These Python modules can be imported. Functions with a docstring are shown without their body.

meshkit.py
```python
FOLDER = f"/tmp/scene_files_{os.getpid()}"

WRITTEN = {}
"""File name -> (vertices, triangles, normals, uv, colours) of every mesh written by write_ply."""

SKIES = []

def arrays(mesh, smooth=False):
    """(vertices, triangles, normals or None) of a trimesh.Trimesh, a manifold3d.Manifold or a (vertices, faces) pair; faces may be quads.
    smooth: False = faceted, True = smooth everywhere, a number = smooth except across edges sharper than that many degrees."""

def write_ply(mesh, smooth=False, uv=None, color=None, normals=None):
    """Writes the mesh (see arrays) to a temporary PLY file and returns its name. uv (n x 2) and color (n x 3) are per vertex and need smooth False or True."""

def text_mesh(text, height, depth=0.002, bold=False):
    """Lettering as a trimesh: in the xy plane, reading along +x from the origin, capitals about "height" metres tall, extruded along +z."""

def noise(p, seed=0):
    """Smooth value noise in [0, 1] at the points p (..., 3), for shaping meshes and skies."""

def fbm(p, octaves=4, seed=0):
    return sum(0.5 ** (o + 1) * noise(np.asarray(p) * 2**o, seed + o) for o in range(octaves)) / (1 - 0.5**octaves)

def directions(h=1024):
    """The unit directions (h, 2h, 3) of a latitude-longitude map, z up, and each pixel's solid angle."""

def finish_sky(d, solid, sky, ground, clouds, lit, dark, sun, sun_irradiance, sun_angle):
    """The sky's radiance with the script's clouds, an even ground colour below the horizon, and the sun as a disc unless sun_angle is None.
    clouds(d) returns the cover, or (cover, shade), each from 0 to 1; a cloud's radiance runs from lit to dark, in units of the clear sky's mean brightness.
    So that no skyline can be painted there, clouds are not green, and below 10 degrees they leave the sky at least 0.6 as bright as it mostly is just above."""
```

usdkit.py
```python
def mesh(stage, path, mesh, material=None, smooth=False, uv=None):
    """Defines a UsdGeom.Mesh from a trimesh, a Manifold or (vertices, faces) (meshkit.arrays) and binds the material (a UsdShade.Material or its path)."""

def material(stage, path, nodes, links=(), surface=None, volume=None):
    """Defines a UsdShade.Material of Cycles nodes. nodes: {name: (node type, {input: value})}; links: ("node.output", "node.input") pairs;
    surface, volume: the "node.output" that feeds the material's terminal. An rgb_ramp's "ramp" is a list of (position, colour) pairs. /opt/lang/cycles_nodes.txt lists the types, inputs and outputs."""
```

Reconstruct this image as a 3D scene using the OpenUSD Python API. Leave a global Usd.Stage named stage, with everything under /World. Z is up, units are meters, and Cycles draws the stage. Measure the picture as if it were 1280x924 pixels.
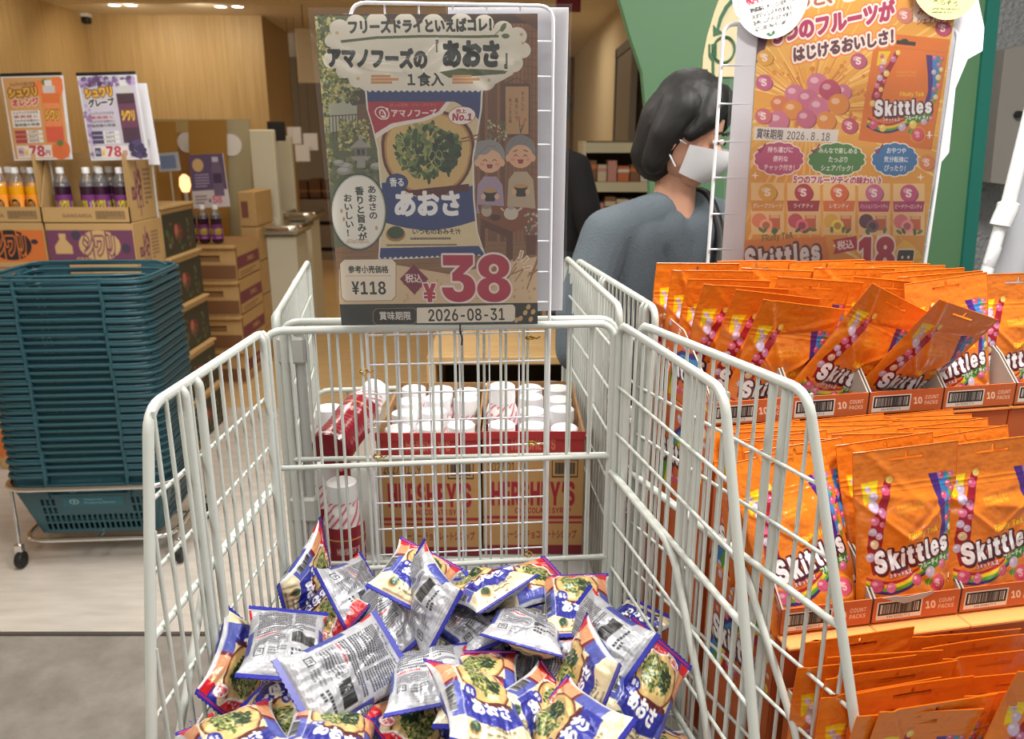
import math, glob, random
import numpy as np, trimesh, manifold3d as m3, usdkit, meshkit
from shapely.geometry import Polygon, box as sbox, Point
from shapely.ops import unary_union
from PIL import Image, ImageDraw, ImageFont, ImageFilter
from pxr import Usd, UsdGeom, UsdLux, UsdShade, Gf, Sdf, Vt

stage = Usd.Stage.CreateInMemory()
UsdGeom.SetStageUpAxis(stage, 'Z'); UsdGeom.SetStageMetersPerUnit(stage, 1)
UsdGeom.Xform.Define(stage, '/World')
# ------------------------------------------------------------------ camera, light, exposure
PITCH, FPX, EYE = math.radians(16.1), 1000.0, np.array([0, 0, 1.4])
cam = UsdGeom.Camera.Define(stage, '/World/camera')
cam.CreateHorizontalApertureAttr(36.0); cam.CreateVerticalApertureAttr(36.0 * 924 / 1280); cam.CreateFocalLengthAttr(36.0 * FPX / 1280)
cam.CreateFStopAttr(7.0); cam.CreateFocusDistanceAttr(1.1); cam.CreateClippingRangeAttr(Gf.Vec2f(0.05, 60))
cam.AddTranslateOp().Set(tuple(EYE)); cam.AddRotateXYZOp().Set((90 - 16.1, 0, 0))
cam.CreateExposureAttr(0.17)

def rect_light(name, x, y, z, w, d, power, col):
    l = UsdLux.RectLight.Define(stage, '/World/' + name)
    l.CreateWidthAttr(w); l.CreateHeightAttr(d); l.CreateIntensityAttr(power); l.CreateColorAttr(Gf.Vec3f(*col))
    l.AddTranslateOp().Set((x, y, z))
WHITE, WARM = (1.0, 0.97, 0.92), (1.0, 0.85, 0.62)
rect_light('ceiling_lamp_panel', -1.0, 0.55, 2.44, 0.30, 1.5, 16, WHITE)
rect_light('ceiling_lamp_panel_001', 0.80, 1.0, 2.44, 0.45, 0.8, 40, WHITE)
rect_light('ceiling_lamp_panel_002', -1.0, 2.2, 2.44, 0.6, 1.5, 12, WHITE)
rect_light('ceiling_lamp_panel_003', 0.5, 2.9, 2.44, 0.3, 1.3, 6, WHITE)
rect_light('ceiling_lamp_panel_004', -1.2, 5.2, 2.44, 1.2, 1.2, 2.6, WARM)
rect_light('ceiling_lamp_panel_005', 0.0, 8.2, 2.44, 1.2, 1.2, 2.4, WARM)
rect_light('ceiling_lamp_panel_006', -0.1, -0.6, 2.44, 0.4, 1.1, 7.5, WHITE)  # added frontal fill above and behind the camera, brightens the upright posters
rect_light('ceiling_lamp_panel_007', 0.5, -3.2, 2.44, 2.2, 0.35, 15, WHITE)  # added unseen light far behind the camera, for glare on the pouch fronts
dome = UsdLux.DomeLight.Define(stage, '/World/ambient_dome'); dome.CreateIntensityAttr(0.17); dome.CreateColorAttr(Gf.Vec3f(1.0, 0.95, 0.88))
def spot_light(name, pos, aim, power, col, cone=38):
    l = UsdLux.DiskLight.Define(stage, '/World/' + name); l.CreateRadiusAttr(0.03); l.CreateIntensityAttr(power); l.CreateColorAttr(Gf.Vec3f(*col))
    s = UsdLux.ShapingAPI.Apply(l.GetPrim()); s.CreateShapingConeAngleAttr(cone); s.CreateShapingConeSoftnessAttr(0.6)
    d = np.array(aim, float) - pos; d /= np.linalg.norm(d)
    z = -d; x = np.cross([0, 1, 0.01], z); x /= np.linalg.norm(x); y = np.cross(z, x)
    m = Gf.Matrix4d(*x, 0, *y, 0, *z, 0, *[float(c) for c in pos], 1)
    l.AddTransformOp().Set(m)

# ------------------------------------------------------------------ camera geometry: where a line of sight meets a level, an upright plane, a depth
def ray(u, v):
    x, y = (u - 640) / FPX, (462 - v) / FPX
    return np.array([x, math.cos(PITCH) + y * math.sin(PITCH), -math.sin(PITCH) + y * math.cos(PITCH)])
def atz(u, v, z): r = ray(u, v); return EYE + r * ((z - EYE[2]) / r[2])
def aty(u, v, y): r = ray(u, v); return EYE + r * (y / r[1])
def upright(u, v, a, b):
    a, b, r = np.array(a[:2], float), np.array(b[:2], float), ray(u, v)
    n = np.array([-(b - a)[1], (b - a)[0]]); return EYE + r * ((n @ a) / (n @ r[:2]))

# ------------------------------------------------------------------ prims, names, labels
_used = {}
def numbered(base):
    n = _used.get(base, -1) + 1; _used[base] = n
    return base if n == 0 else '%s_%03d' % (base, n)
def cd(prim, **kw):
    for k, v in kw.items():
        if v: prim.SetCustomDataByKey({'cat': 'category'}.get(k, k), v)
    return prim
def mat4(pos=(0, 0, 0), R=None):
    M = np.eye(4); M[:3, 3] = pos
    if R is not None: M[:3, :3] = R
    return M
def setm(prim, M):
    x = UsdGeom.Xformable(prim); ops = [o for o in x.GetOrderedXformOps()]
    op = ops[0] if ops else x.AddTransformOp()
    op.Set(Gf.Matrix4d(*[float(c) for c in np.asarray(M).T.ravel()]))
def thing(name, label, cat, group=None, M=None):
    p = UsdGeom.Xform.Define(stage, numbered('/World/' + name)).GetPrim()
    setm(p, np.eye(4) if M is None else M)
    return cd(p, label=label, cat=cat, group=group)
def copy(src, label, M, group=None):
    base = src.GetName().rsplit('_', 1)[0] if src.GetName()[-3:].isdigit() else src.GetName()
    p = UsdGeom.Xform.Define(stage, numbered('/World/' + base)).GetPrim()
    p.GetReferences().AddInternalReference(src.GetPath()); p.SetInstanceable(True)
    setm(p, M)
    return cd(p, label=label, cat=src.GetCustomDataByKey('category'), group=group or src.GetCustomDataByKey('group'))
def path_of(parent): return '/World' if parent is None else str(parent.GetPath())
def part(parent, name, mesh, mat, smooth=False, label=None, kind=None):
    p = usdkit.mesh(stage, numbered(path_of(parent) + '/' + name), mesh, mat, smooth=smooth).GetPrim()
    return cd(p, label=label, kind=kind)
def struct(name, mesh, mat, smooth=False):
    return cd(part(None, name, mesh, mat, smooth), kind='structure')
def lin(a):
    a = np.asarray(a, float) / 255.0
    return np.where(a < .04045, a / 12.92, ((np.maximum(a, 0) + .055) / 1.055) ** 2.4)
def quads_mesh(parent, name, V, Q, col, mat, label=None, normals=None):
    m = UsdGeom.Mesh.Define(stage, numbered(path_of(parent) + '/' + name))
    m.CreatePointsAttr(Vt.Vec3fArray.FromNumpy(np.ascontiguousarray(V, np.float32)))
    m.CreateFaceVertexCountsAttr(Vt.IntArray.FromNumpy(np.full(len(Q), 4, np.int32)))
    m.CreateFaceVertexIndicesAttr(Vt.IntArray.FromNumpy(np.ascontiguousarray(Q, np.int32).ravel())); m.CreateSubdivisionSchemeAttr('none')
    if col is not None:
        UsdGeom.PrimvarsAPI(m).CreatePrimvar('print', Sdf.ValueTypeNames.Color3fArray, 'vertex').Set(Vt.Vec3fArray.FromNumpy(np.ascontiguousarray(col, np.float32)))
    if normals is not None:
        m.CreateNormalsAttr(Vt.Vec3fArray.FromNumpy(np.ascontiguousarray(normals, np.float32))); m.SetNormalsInterpolation('vertex')
    UsdShade.MaterialBindingAPI.Apply(m.GetPrim()).Bind(mat)
    return cd(m.GetPrim(), label=label)
def grid_quads(H, W):
    i = np.arange((H - 1) * W).reshape(H - 1, W)[:, :-1].ravel()
    return np.stack([i, i + W, i + W + 1, i + 1], 1)
def grid_normals(P):
    du, dv = np.gradient(P, axis=1), np.gradient(P, axis=0)
    n = np.cross(dv, du); return n / np.maximum(np.linalg.norm(n, axis=-1, keepdims=True), 1e-12)
def sheet(parent, name, img, TL, TR, BL, BR, mat, label=None, bend=None):
    """A printed sheet: one mesh whose vertices carry the ink."""
    a = lin(np.asarray(img.convert('RGB'))); H, W = a.shape[:2]
    s, t = np.meshgrid(np.linspace(0, 1, W), np.linspace(0, 1, H)); s, t = s[..., None], t[..., None]
    P = (TL * (1 - s) + TR * s) * (1 - t) + (BL * (1 - s) + BR * s) * t
    n = np.cross(BL - TL, TR - TL); n = n / np.linalg.norm(n)
    if bend is not None: P = P + n * bend(s, t)
    return quads_mesh(parent, name, P.reshape(-1, 3), grid_quads(H, W), a.reshape(-1, 3), mat, label, grid_normals(P).reshape(-1, 3))

# ------------------------------------------------------------------ shapes
def join(*ms): return trimesh.util.concatenate([m for m in ms if m is not None])
def tube(pts, r, n=8, closed=False):
    P = np.asarray(pts, float); N = len(P)
    T = np.roll(P, -1, 0) - np.roll(P, 1, 0) if closed else np.gradient(P, axis=0)
    T /= np.linalg.norm(T, axis=1, keepdims=True)
    ref = np.array([0, 0, 1.0]) if abs(T[0][2]) < .9 else np.array([1.0, 0, 0])
    x = np.cross(T[0], ref); x /= np.linalg.norm(x); V = []
    a = np.linspace(0, 2 * np.pi, n, endpoint=False)
    for i in range(N):
        x = x - T[i] * (x @ T[i]); x /= np.linalg.norm(x); y = np.cross(T[i], x)
        V.append(P[i] + r * (np.cos(a)[:, None] * x + np.sin(a)[:, None] * y))
    V = np.vstack(V); F = []
    for i in range(N if closed else N - 1):
        j = (i + 1) % N
        for k in range(n):
            k2 = (k + 1) % n; F += [(i * n + k, i * n + k2, j * n + k2), (i * n + k, j * n + k2, j * n + k)]
    if not closed:
        c0, c1 = len(V), len(V) + 1; V = np.vstack([V, P[0] - T[0] * r * .5, P[-1] + T[-1] * r * .5])
        for k in range(n):
            k2 = (k + 1) % n; F += [(c0, k2, k), (c1, (N - 1) * n + k, (N - 1) * n + k2)]
    return trimesh.Trimesh(V, F, process=False)
def rounded(pts, rad, n=5, closed=False):
    """A polyline with its corners rounded."""
    P = [np.asarray(p, float) for p in pts]; out = []
    rng = range(len(P)) if closed else range(1, len(P) - 1)
    if not closed: out.append(P[0])
    for i in rng:
        a, b, c = P[i - 1], P[i], P[(i + 1) % len(P)]
        d1, d2 = a - b, c - b; l1, l2 = np.linalg.norm(d1), np.linalg.norm(d2); d1, d2 = d1 / l1, d2 / l2
        r = min(rad, l1 * .48, l2 * .48); s, e = b + d1 * r, b + d2 * r
        for t in np.linspace(0, 1, n): out.append((1 - t) ** 2 * s + 2 * t * (1 - t) * b + t * t * e)
    if not closed: out.append(P[-1])
    return np.array(out)
def box(x0, x1, y0, y1, z0, z1, bev=0.0):
    if bev <= 0:
        m = trimesh.creation.box((x1 - x0, y1 - y0, z1 - z0)); m.apply_translation(((x0 + x1) / 2, (y0 + y1) / 2, (z0 + z1) / 2)); return m
    pts = []
    for X, sx in ((x0, 1), (x1, -1)):
        for Yv, sy in ((y0, 1), (y1, -1)):
            for Zv, sz in ((z0, 1), (z1, -1)):
                pts += [(X, Yv + sy * bev, Zv + sz * bev), (X + sx * bev, Yv, Zv + sz * bev), (X + sx * bev, Yv + sy * bev, Zv)]
    return trimesh.convex.convex_hull(np.array(pts))
def lathe(profile, n=20):
    pr = np.asarray(profile, float); a = np.linspace(0, 2 * np.pi, n, endpoint=False)
    V = np.stack([pr[:, 0][:, None] * np.cos(a), pr[:, 0][:, None] * np.sin(a), np.repeat(pr[:, 1][:, None], n, 1)], -1).reshape(-1, 3); F = []
    for i in range(len(pr) - 1):
        for k in range(n):
            k2 = (k + 1) % n; F += [(i * n + k, i * n + k2, (i + 1) * n + k2), (i * n + k, (i + 1) * n + k2, (i + 1) * n + k)]
    return trimesh.Trimesh(V, F, process=False)
def extrude(poly, h):
    gs = getattr(poly, 'geoms', [poly])
    return join(*[trimesh.creation.extrude_polygon(g, h, engine='earcut') for g in gs if g.area > 1e-10])
def moved(m, M): m = m.copy(); m.apply_transform(M); return m
def rotz(a): c, s = math.cos(a), math.sin(a); return np.array([[c, -s, 0], [s, c, 0], [0, 0, 1.0]])
def rotx(a): c, s = math.cos(a), math.sin(a); return np.array([[1, 0, 0], [0, c, -s], [0, s, c]])
def roty(a): c, s = math.cos(a), math.sin(a); return np.array([[c, 0, s], [0, 1, 0], [-s, 0, c]])

# ------------------------------------------------------------------ materials
def MAT(name, col, rough=.5, metal=0., bump=None, vary=None, **kw):
    nodes = {'p': ('principled_bsdf', dict(base_color=tuple(lin(col)), roughness=rough, metallic=metal, **kw))}; links = []
    if vary or bump: nodes['tc'] = ('texture_coordinate', {})
    if vary:
        sc, amt = vary
        c = lin(col)
        nodes['n'] = ('noise_texture', {'scale': sc, 'detail': 5}); nodes['r'] = ('rgb_ramp', {'ramp': [(.3, tuple(c * (1 - amt))), (.7, tuple(np.minimum(c * (1 + amt), 1)))]})
        links += [('tc.object', 'n.vector'), ('n.fac', 'r.fac'), ('r.color', 'p.base_color')]
    if bump:
        sc, h = bump
        nodes['bn'] = ('noise_texture', {'scale': sc, 'detail': 4}); nodes['b'] = ('bump', {'strength': 1.0, 'distance': h})
        links += [('tc.object', 'bn.vector'), ('bn.fac', 'b.height'), ('b.normal', 'p.normal')]
    return usdkit.material(stage, '/World/Looks/' + name, nodes, links, surface='p.BSDF')
def PRINT(name, rough=.45, metal=0., bump=None, coat=0., spec=.5):
    nodes = {'a': ('attribute', {'attribute': 'print'}), 'p': ('principled_bsdf', dict(roughness=rough, metallic=metal, coat_weight=coat, coat_roughness=.12))}; links = [('a.color', 'p.base_color')]
    if bump:
        nodes['tc'] = ('texture_coordinate', {}); nodes['bn'] = ('noise_texture', {'scale': bump[0], 'detail': 2}); nodes['b'] = ('bump', {'strength': 1.0, 'distance': bump[1]})
        links += [('tc.object', 'bn.vector'), ('bn.fac', 'b.height'), ('b.normal', 'p.normal')]
    return usdkit.material(stage, '/World/Looks/' + name, nodes, links, surface='p.BSDF')
def CLEAR(name, tint=(1, 1, 1), ior=1.35, rough=.08, haze=0.0, hazecol=(.9, .9, .92), bump=None):
    nodes = {'f': ('fresnel', {'IOR': ior}), 't': ('transparent_bsdf', {'color': tint}), 'g': ('glossy_bsdf', {'color': (1, 1, 1), 'roughness': rough}), 'm': ('mix_closure', {})}
    links = [('f.fac', 'm.fac'), ('t.BSDF', 'm.closure1'), ('g.BSDF', 'm.closure2')]; out = 'm.closure'
    if haze > 0:
        nodes['d'] = ('diffuse_bsdf', {'color': hazecol}); nodes['m2'] = ('mix_closure', {'fac': haze}); links += [('m.closure', 'm2.closure1'), ('d.BSDF', 'm2.closure2')]; out = 'm2.closure'
    if bump:
        nodes['tc'] = ('texture_coordinate', {}); nodes['mp'] = ('mapping', {'scale': bump[2]}); nodes['bn'] = ('noise_texture', {'scale': bump[0], 'detail': 1}); nodes['b'] = ('bump', {'strength': 1.0, 'distance': bump[1]})
        links += [('tc.object', 'mp.vector'), ('mp.vector', 'bn.vector'), ('bn.fac', 'b.height'), ('b.normal', 'g.normal'), ('b.normal', 'f.normal')]
    return usdkit.material(stage, '/World/Looks/' + name, nodes, links, surface=out)
def wood(name, c1, c2, scale=(14, 14, .5), rough=.5):
    nodes = {'tc': ('texture_coordinate', {}), 'mp': ('mapping', {'scale': scale}), 'n': ('noise_texture', {'scale': 2.0, 'detail': 6, 'roughness': .6}), 'r': ('rgb_ramp', {'ramp': [(.3, tuple(lin(c1))), (.7, tuple(lin(c2)))]}), 'p': ('principled_bsdf', {'roughness': rough})}
    return usdkit.material(stage, '/World/Looks/' + name, nodes, [('tc.object', 'mp.vector'), ('mp.vector', 'n.vector'), ('n.fac', 'r.fac'), ('r.color', 'p.base_color')], surface='p.BSDF')
wire_m = MAT('white_coated_wire', (198, 203, 197), .35)
netwire_m = MAT('white_net_wire', (228, 230, 236), .3)
grey_post_m = MAT('grey_post', (176, 178, 174), .45)
brass_m = MAT('brass_tie', (190, 150, 60), .3, 1.0)
chrome_m = MAT('chrome', (225, 225, 225), .16, 1.0)
paper_m = PRINT('printed_paper', .42, coat=.0)
gloss_print_m = PRINT('printed_gloss_film', .20, bump=(45, .004), coat=.5)
pouch_back_m = gloss_print_m
silver_print_m = PRINT('printed_silver_film', .36, metal=.35, bump=(60, .004))
film_m = PRINT('printed_soup_film', .34, metal=.12, bump=(60, .004), coat=.15)
card_print_m = PRINT('printed_carton', .6)
white_paper_m = MAT('white_paper', (226, 226, 234), .6)
sleeve_m = CLEAR('plastic_sleeve', (.98, .98, .98), 1.25, .10, .03, bump=(5, .006, (1, 1, 1)))
crease_m = MAT('sleeve_crease', (240, 240, 240), .25)
kraft_m = MAT('kraft_board', (186, 150, 98), .75, vary=(30, .06))
kraft_dark_m = MAT('kraft_board_dark', (150, 112, 70), .75, vary=(30, .06))
greyboard_m = MAT('grey_inner_board', (178, 168, 158), .8)
orange_board_m = MAT('orange_carton_board', (196, 98, 48), .6)
orange_light_m = MAT('orange_flap_board', (245, 160, 88), .6)
teal_m = MAT('teal_basket_plastic', (46, 84, 94), .38)
black_m = MAT('black_rubber', (22, 22, 24), .5)
cap_m = MAT('white_cap', (236, 237, 240), .4)
amber_m = usdkit.material(stage, '/World/Looks/orange_drink', {'p': ('principled_bsdf', {'base_color': tuple(lin((255, 178, 20))), 'roughness': .12, 'transmission_weight': .25, 'ior': 1.33})}, surface='p.BSDF')
grape_m = MAT('grape_drink', (48, 20, 40), .12)
pet_m = CLEAR('clear_pet', (.93, .95, .94), 1.4, .06, .10)
# ------------------------------------------------------------------ printed matter: drawn here as flat inks, then carried by mesh vertices
_FD = (glob.glob('/opt/blender-*/*/datafiles/fonts') + ['/usr/share/fonts'])[0] + '/'
_fonts = {}
def font(kind, size):
    k = (kind, size)
    if k not in _fonts:
        try: f = ImageFont.truetype(_FD + ('Noto Sans CJK Regular.woff2' if kind == 'jp' else 'Inter.woff2'), size)
        except OSError: f = ImageFont.load_default(size)
        if kind != 'jp':
            try: f.set_variation_by_name(kind)
            except Exception: pass
        _fonts[k] = f
    return _fonts[k]
def homography(src, dst):
    A, b = [], []
    for (x, y), (X, Yv) in zip(src, dst):
        A += [[x, y, 1, 0, 0, 0, -X * x, -X * y], [0, 0, 0, x, y, 1, -Yv * x, -Yv * y]]; b += [X, Yv]
    return np.append(np.linalg.solve(np.array(A, float), np.array(b, float)), 1).reshape(3, 3)
class Art:
    """A drawing in its own units; q maps those units to the pixels of the working picture."""
    def __init__(s, w, h, bg, corners=None, ss=1.0):
        s.im = Image.new('RGB', (int(w * ss), int(h * ss)), bg); s.d = ImageDraw.Draw(s.im); s.W, s.H = s.im.size
        s.Hm = homography(corners, [(0, 0), (s.W, 0), (s.W, s.H), (0, s.H)]) if corners else np.diag([ss, ss, 1.0])
        s.k = ss
        if corners:
            c = np.array(corners, float); s.k = (s.W / ((np.linalg.norm(c[1] - c[0]) + np.linalg.norm(c[2] - c[3])) / 2) + s.H / ((np.linalg.norm(c[3] - c[0]) + np.linalg.norm(c[2] - c[1])) / 2)) / 2
    def q(s, x, y):
        v = s.Hm @ (x, y, 1); return (v[0] / v[2], v[1] / v[2])
    def poly(s, pts, fill, outline=None, w=0):
        P = [s.q(*p) for p in pts]; s.d.polygon(P, fill=fill)
        if outline is not None: s.d.line(P + [P[0]], fill=outline, width=max(1, int(w * s.k)), joint='curve')
    def line(s, pts, fill, w): s.d.line([s.q(*p) for p in pts], fill=fill, width=max(1, int(round(w * s.k))), joint='curve')
    def ell(s, x, y, rx, ry=None, fill=None, outline=None, w=0, rot=0):
        ry = rx if ry is None else ry; a = np.linspace(0, 2 * np.pi, 40); c, sn = math.cos(rot), math.sin(rot)
        pts = [(x + rx * math.cos(t) * c - ry * math.sin(t) * sn, y + rx * math.cos(t) * sn + ry * math.sin(t) * c) for t in a]
        if fill is not None: s.d.polygon([s.q(*p) for p in pts], fill=fill)
        if outline is not None: s.d.line([s.q(*p) for p in pts], fill=outline, width=max(1, int(w * s.k)), joint='curve')
    def rect(s, x0, y0, x1, y1, fill, outline=None, w=0): s.poly([(x0, y0), (x1, y0), (x1, y1), (x0, y1)], fill, outline, w)
    def scallop(s, x, y, rx, ry, fill, outline=None, n=14, amp=.08):
        a = np.linspace(0, 2 * np.pi, 160)
        f = lambda e: [(x + (rx + e) * (1 + amp * abs(math.sin(n * t / 2))) * math.cos(t), y + (ry + e) * (1 + amp * abs(math.sin(n * t / 2))) * math.sin(t)) for t in a]
        if outline is not None: s.poly(f(1.6), outline)
        s.poly(f(0), fill)
    def text(s, txt, cx, cy, w, h, fill, kind='jp', bold=0, rot=0, edges=(), shear=0, vertical=False):
        """Lettering fitted to the box w x h around (cx, cy); edges: [(width in units, colour)] drawn outside in."""
        S = 120; f = font(kind, S)
        if vertical:
            x0, y0, x1, y1 = 0, 0, S, int(S * 1.04 * len(txt))
        else:
            x0, y0, x1, y1 = f.getbbox(txt, stroke_width=int(bold))
        W0, H0 = x1 - x0, y1 - y0
        (ax, ay), (bx, by) = s.q(cx - w / 2, cy), s.q(cx + w / 2, cy); (ux, uy), (vx, vy) = s.q(cx, cy - h / 2), s.q(cx, cy + h / 2)
        tw, th = max(2, math.hypot(bx - ax, by - ay)), max(2, math.hypot(vx - ux, vy - uy))
        fx, fy = W0 / tw, H0 / th; ew = [int(round(e * s.k * (fx + fy) / 2)) for e, _ in edges]; pad = max(ew + [0]) + 8
        layers = []
        for e in ew + [0]:
            m = Image.new('L', (W0 + 2 * pad, H0 + 2 * pad), 0); d = ImageDraw.Draw(m)
            if vertical:
                for i, ch in enumerate(txt):
                    b = f.getbbox(ch); d.text((pad + (S - (b[2] - b[0])) / 2 - b[0], pad + i * S * 1.04 - S * .12), ch, 255, font=f, stroke_width=int(bold) + e)
            else: d.text((pad - x0, pad - y0), txt, 255, font=f, stroke_width=int(bold) + e)
            layers.append(m)
        ang = -rot - math.degrees(math.atan2(by - ay, bx - ax))
        px, py = s.q(cx, cy)
        for m, c in zip(layers, [c for _, c in edges] + [fill]):
            m = m.resize((max(1, int(m.width / fx)), max(1, int(m.height / fy))), Image.LANCZOS)
            if shear: m = m.transform((m.width + int(abs(shear) * m.height), m.height), Image.AFFINE, (1, shear, -shear * m.height if shear > 0 else 0, 0, 1, 0), Image.BICUBIC)
            if abs(ang) > .2: m = m.rotate(ang, Image.BICUBIC, expand=True)
            s.im.paste(Image.new('RGB', m.size, c), (int(px - m.width / 2), int(py - m.height / 2)), m)
        s.d = ImageDraw.Draw(s.im)
    def dabs(s, rnd, x0, y0, x1, y1, n, cols, r0, r1):
        for _ in range(n): 
            r = rnd.uniform(r0, r1); s.ell(rnd.uniform(x0, x1), rnd.uniform(y0, y1), r, r * rnd.uniform(.6, 1), rnd.choice(cols), rot=rnd.uniform(0, 3))
    def lines_of_text(s, rnd, x0, y0, x1, n, gap, col, h):
        for i in range(n):
            x = x0
            while x < x1 * (1 if i < n - 1 else .8):
                l = rnd.uniform(h * .6, h * 1.1); s.rect(x, y0 + i * gap, min(x + l, x1), y0 + i * gap + h, col); x += l + h * .35
    def barcode(s, rnd, x0, y0, x1, y1, col=(15, 15, 15), bg=(235, 235, 235), vertical=False):
        s.rect(x0, y0, x1, y1, bg); t = 0.04
        while t < .96:
            w = rnd.choice([.008, .012, .02, .026]); e = min(t + w, .97)
            if vertical: s.rect(x0, y0 + (y1 - y0) * t, x1, y0 + (y1 - y0) * e, col)
            else: s.rect(x0 + (x1 - x0) * t, y0, x0 + (x1 - x0) * e, y1, col)
            t = e + rnd.choice([.008, .012, .018])
    def out(s, w, h): return s.im.resize((int(w), int(h)), Image.LANCZOS)

def bowl_of_soup(a, rnd, cx, cy, rx, ry, k=1.0, n=260):
    a.ell(cx, cy, rx * 1.12, ry * 1.12, (92, 44, 34)); a.ell(cx, cy, rx * 1.05, ry * 1.05, (188, 140, 84)); a.ell(cx, cy, rx, ry, (214, 182, 120))
    greens = [(58, 84, 44), (76, 102, 52), (96, 120, 66), (40, 66, 40), (116, 134, 78), (150, 156, 96)]
    for _ in range(n):
        t, r = rnd.uniform(0, 6.28), math.sqrt(rnd.random()) * .8
        a.ell(cx + rx * r * math.cos(t) * .95, cy + ry * r * math.sin(t) * .85 - ry * .04, rx * rnd.uniform(.04, .12), rx * rnd.uniform(.025, .06), rnd.choice(greens), rot=rnd.uniform(0, 3))
    for _ in range(n // 3):
        t, r = rnd.uniform(0, 6.28), math.sqrt(rnd.random()) * .33
        a.ell(cx + rx * (.42 + r * math.cos(t)), cy + ry * r * math.sin(t) * 1.3, rx * .07, rx * .05, rnd.choice([(34, 58, 36), (46, 72, 42), (26, 48, 32)]))
    for _ in range(9):
        t, r = rnd.uniform(0, 6.28), math.sqrt(rnd.random()) * .7
        a.ell(cx - rx * .1 + rx * r * math.cos(t), cy + ry * r * math.sin(t), rx * .1, rx * .07, None, (186, 190, 120), .9 * k, rot=rnd.uniform(0, 3))

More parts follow.
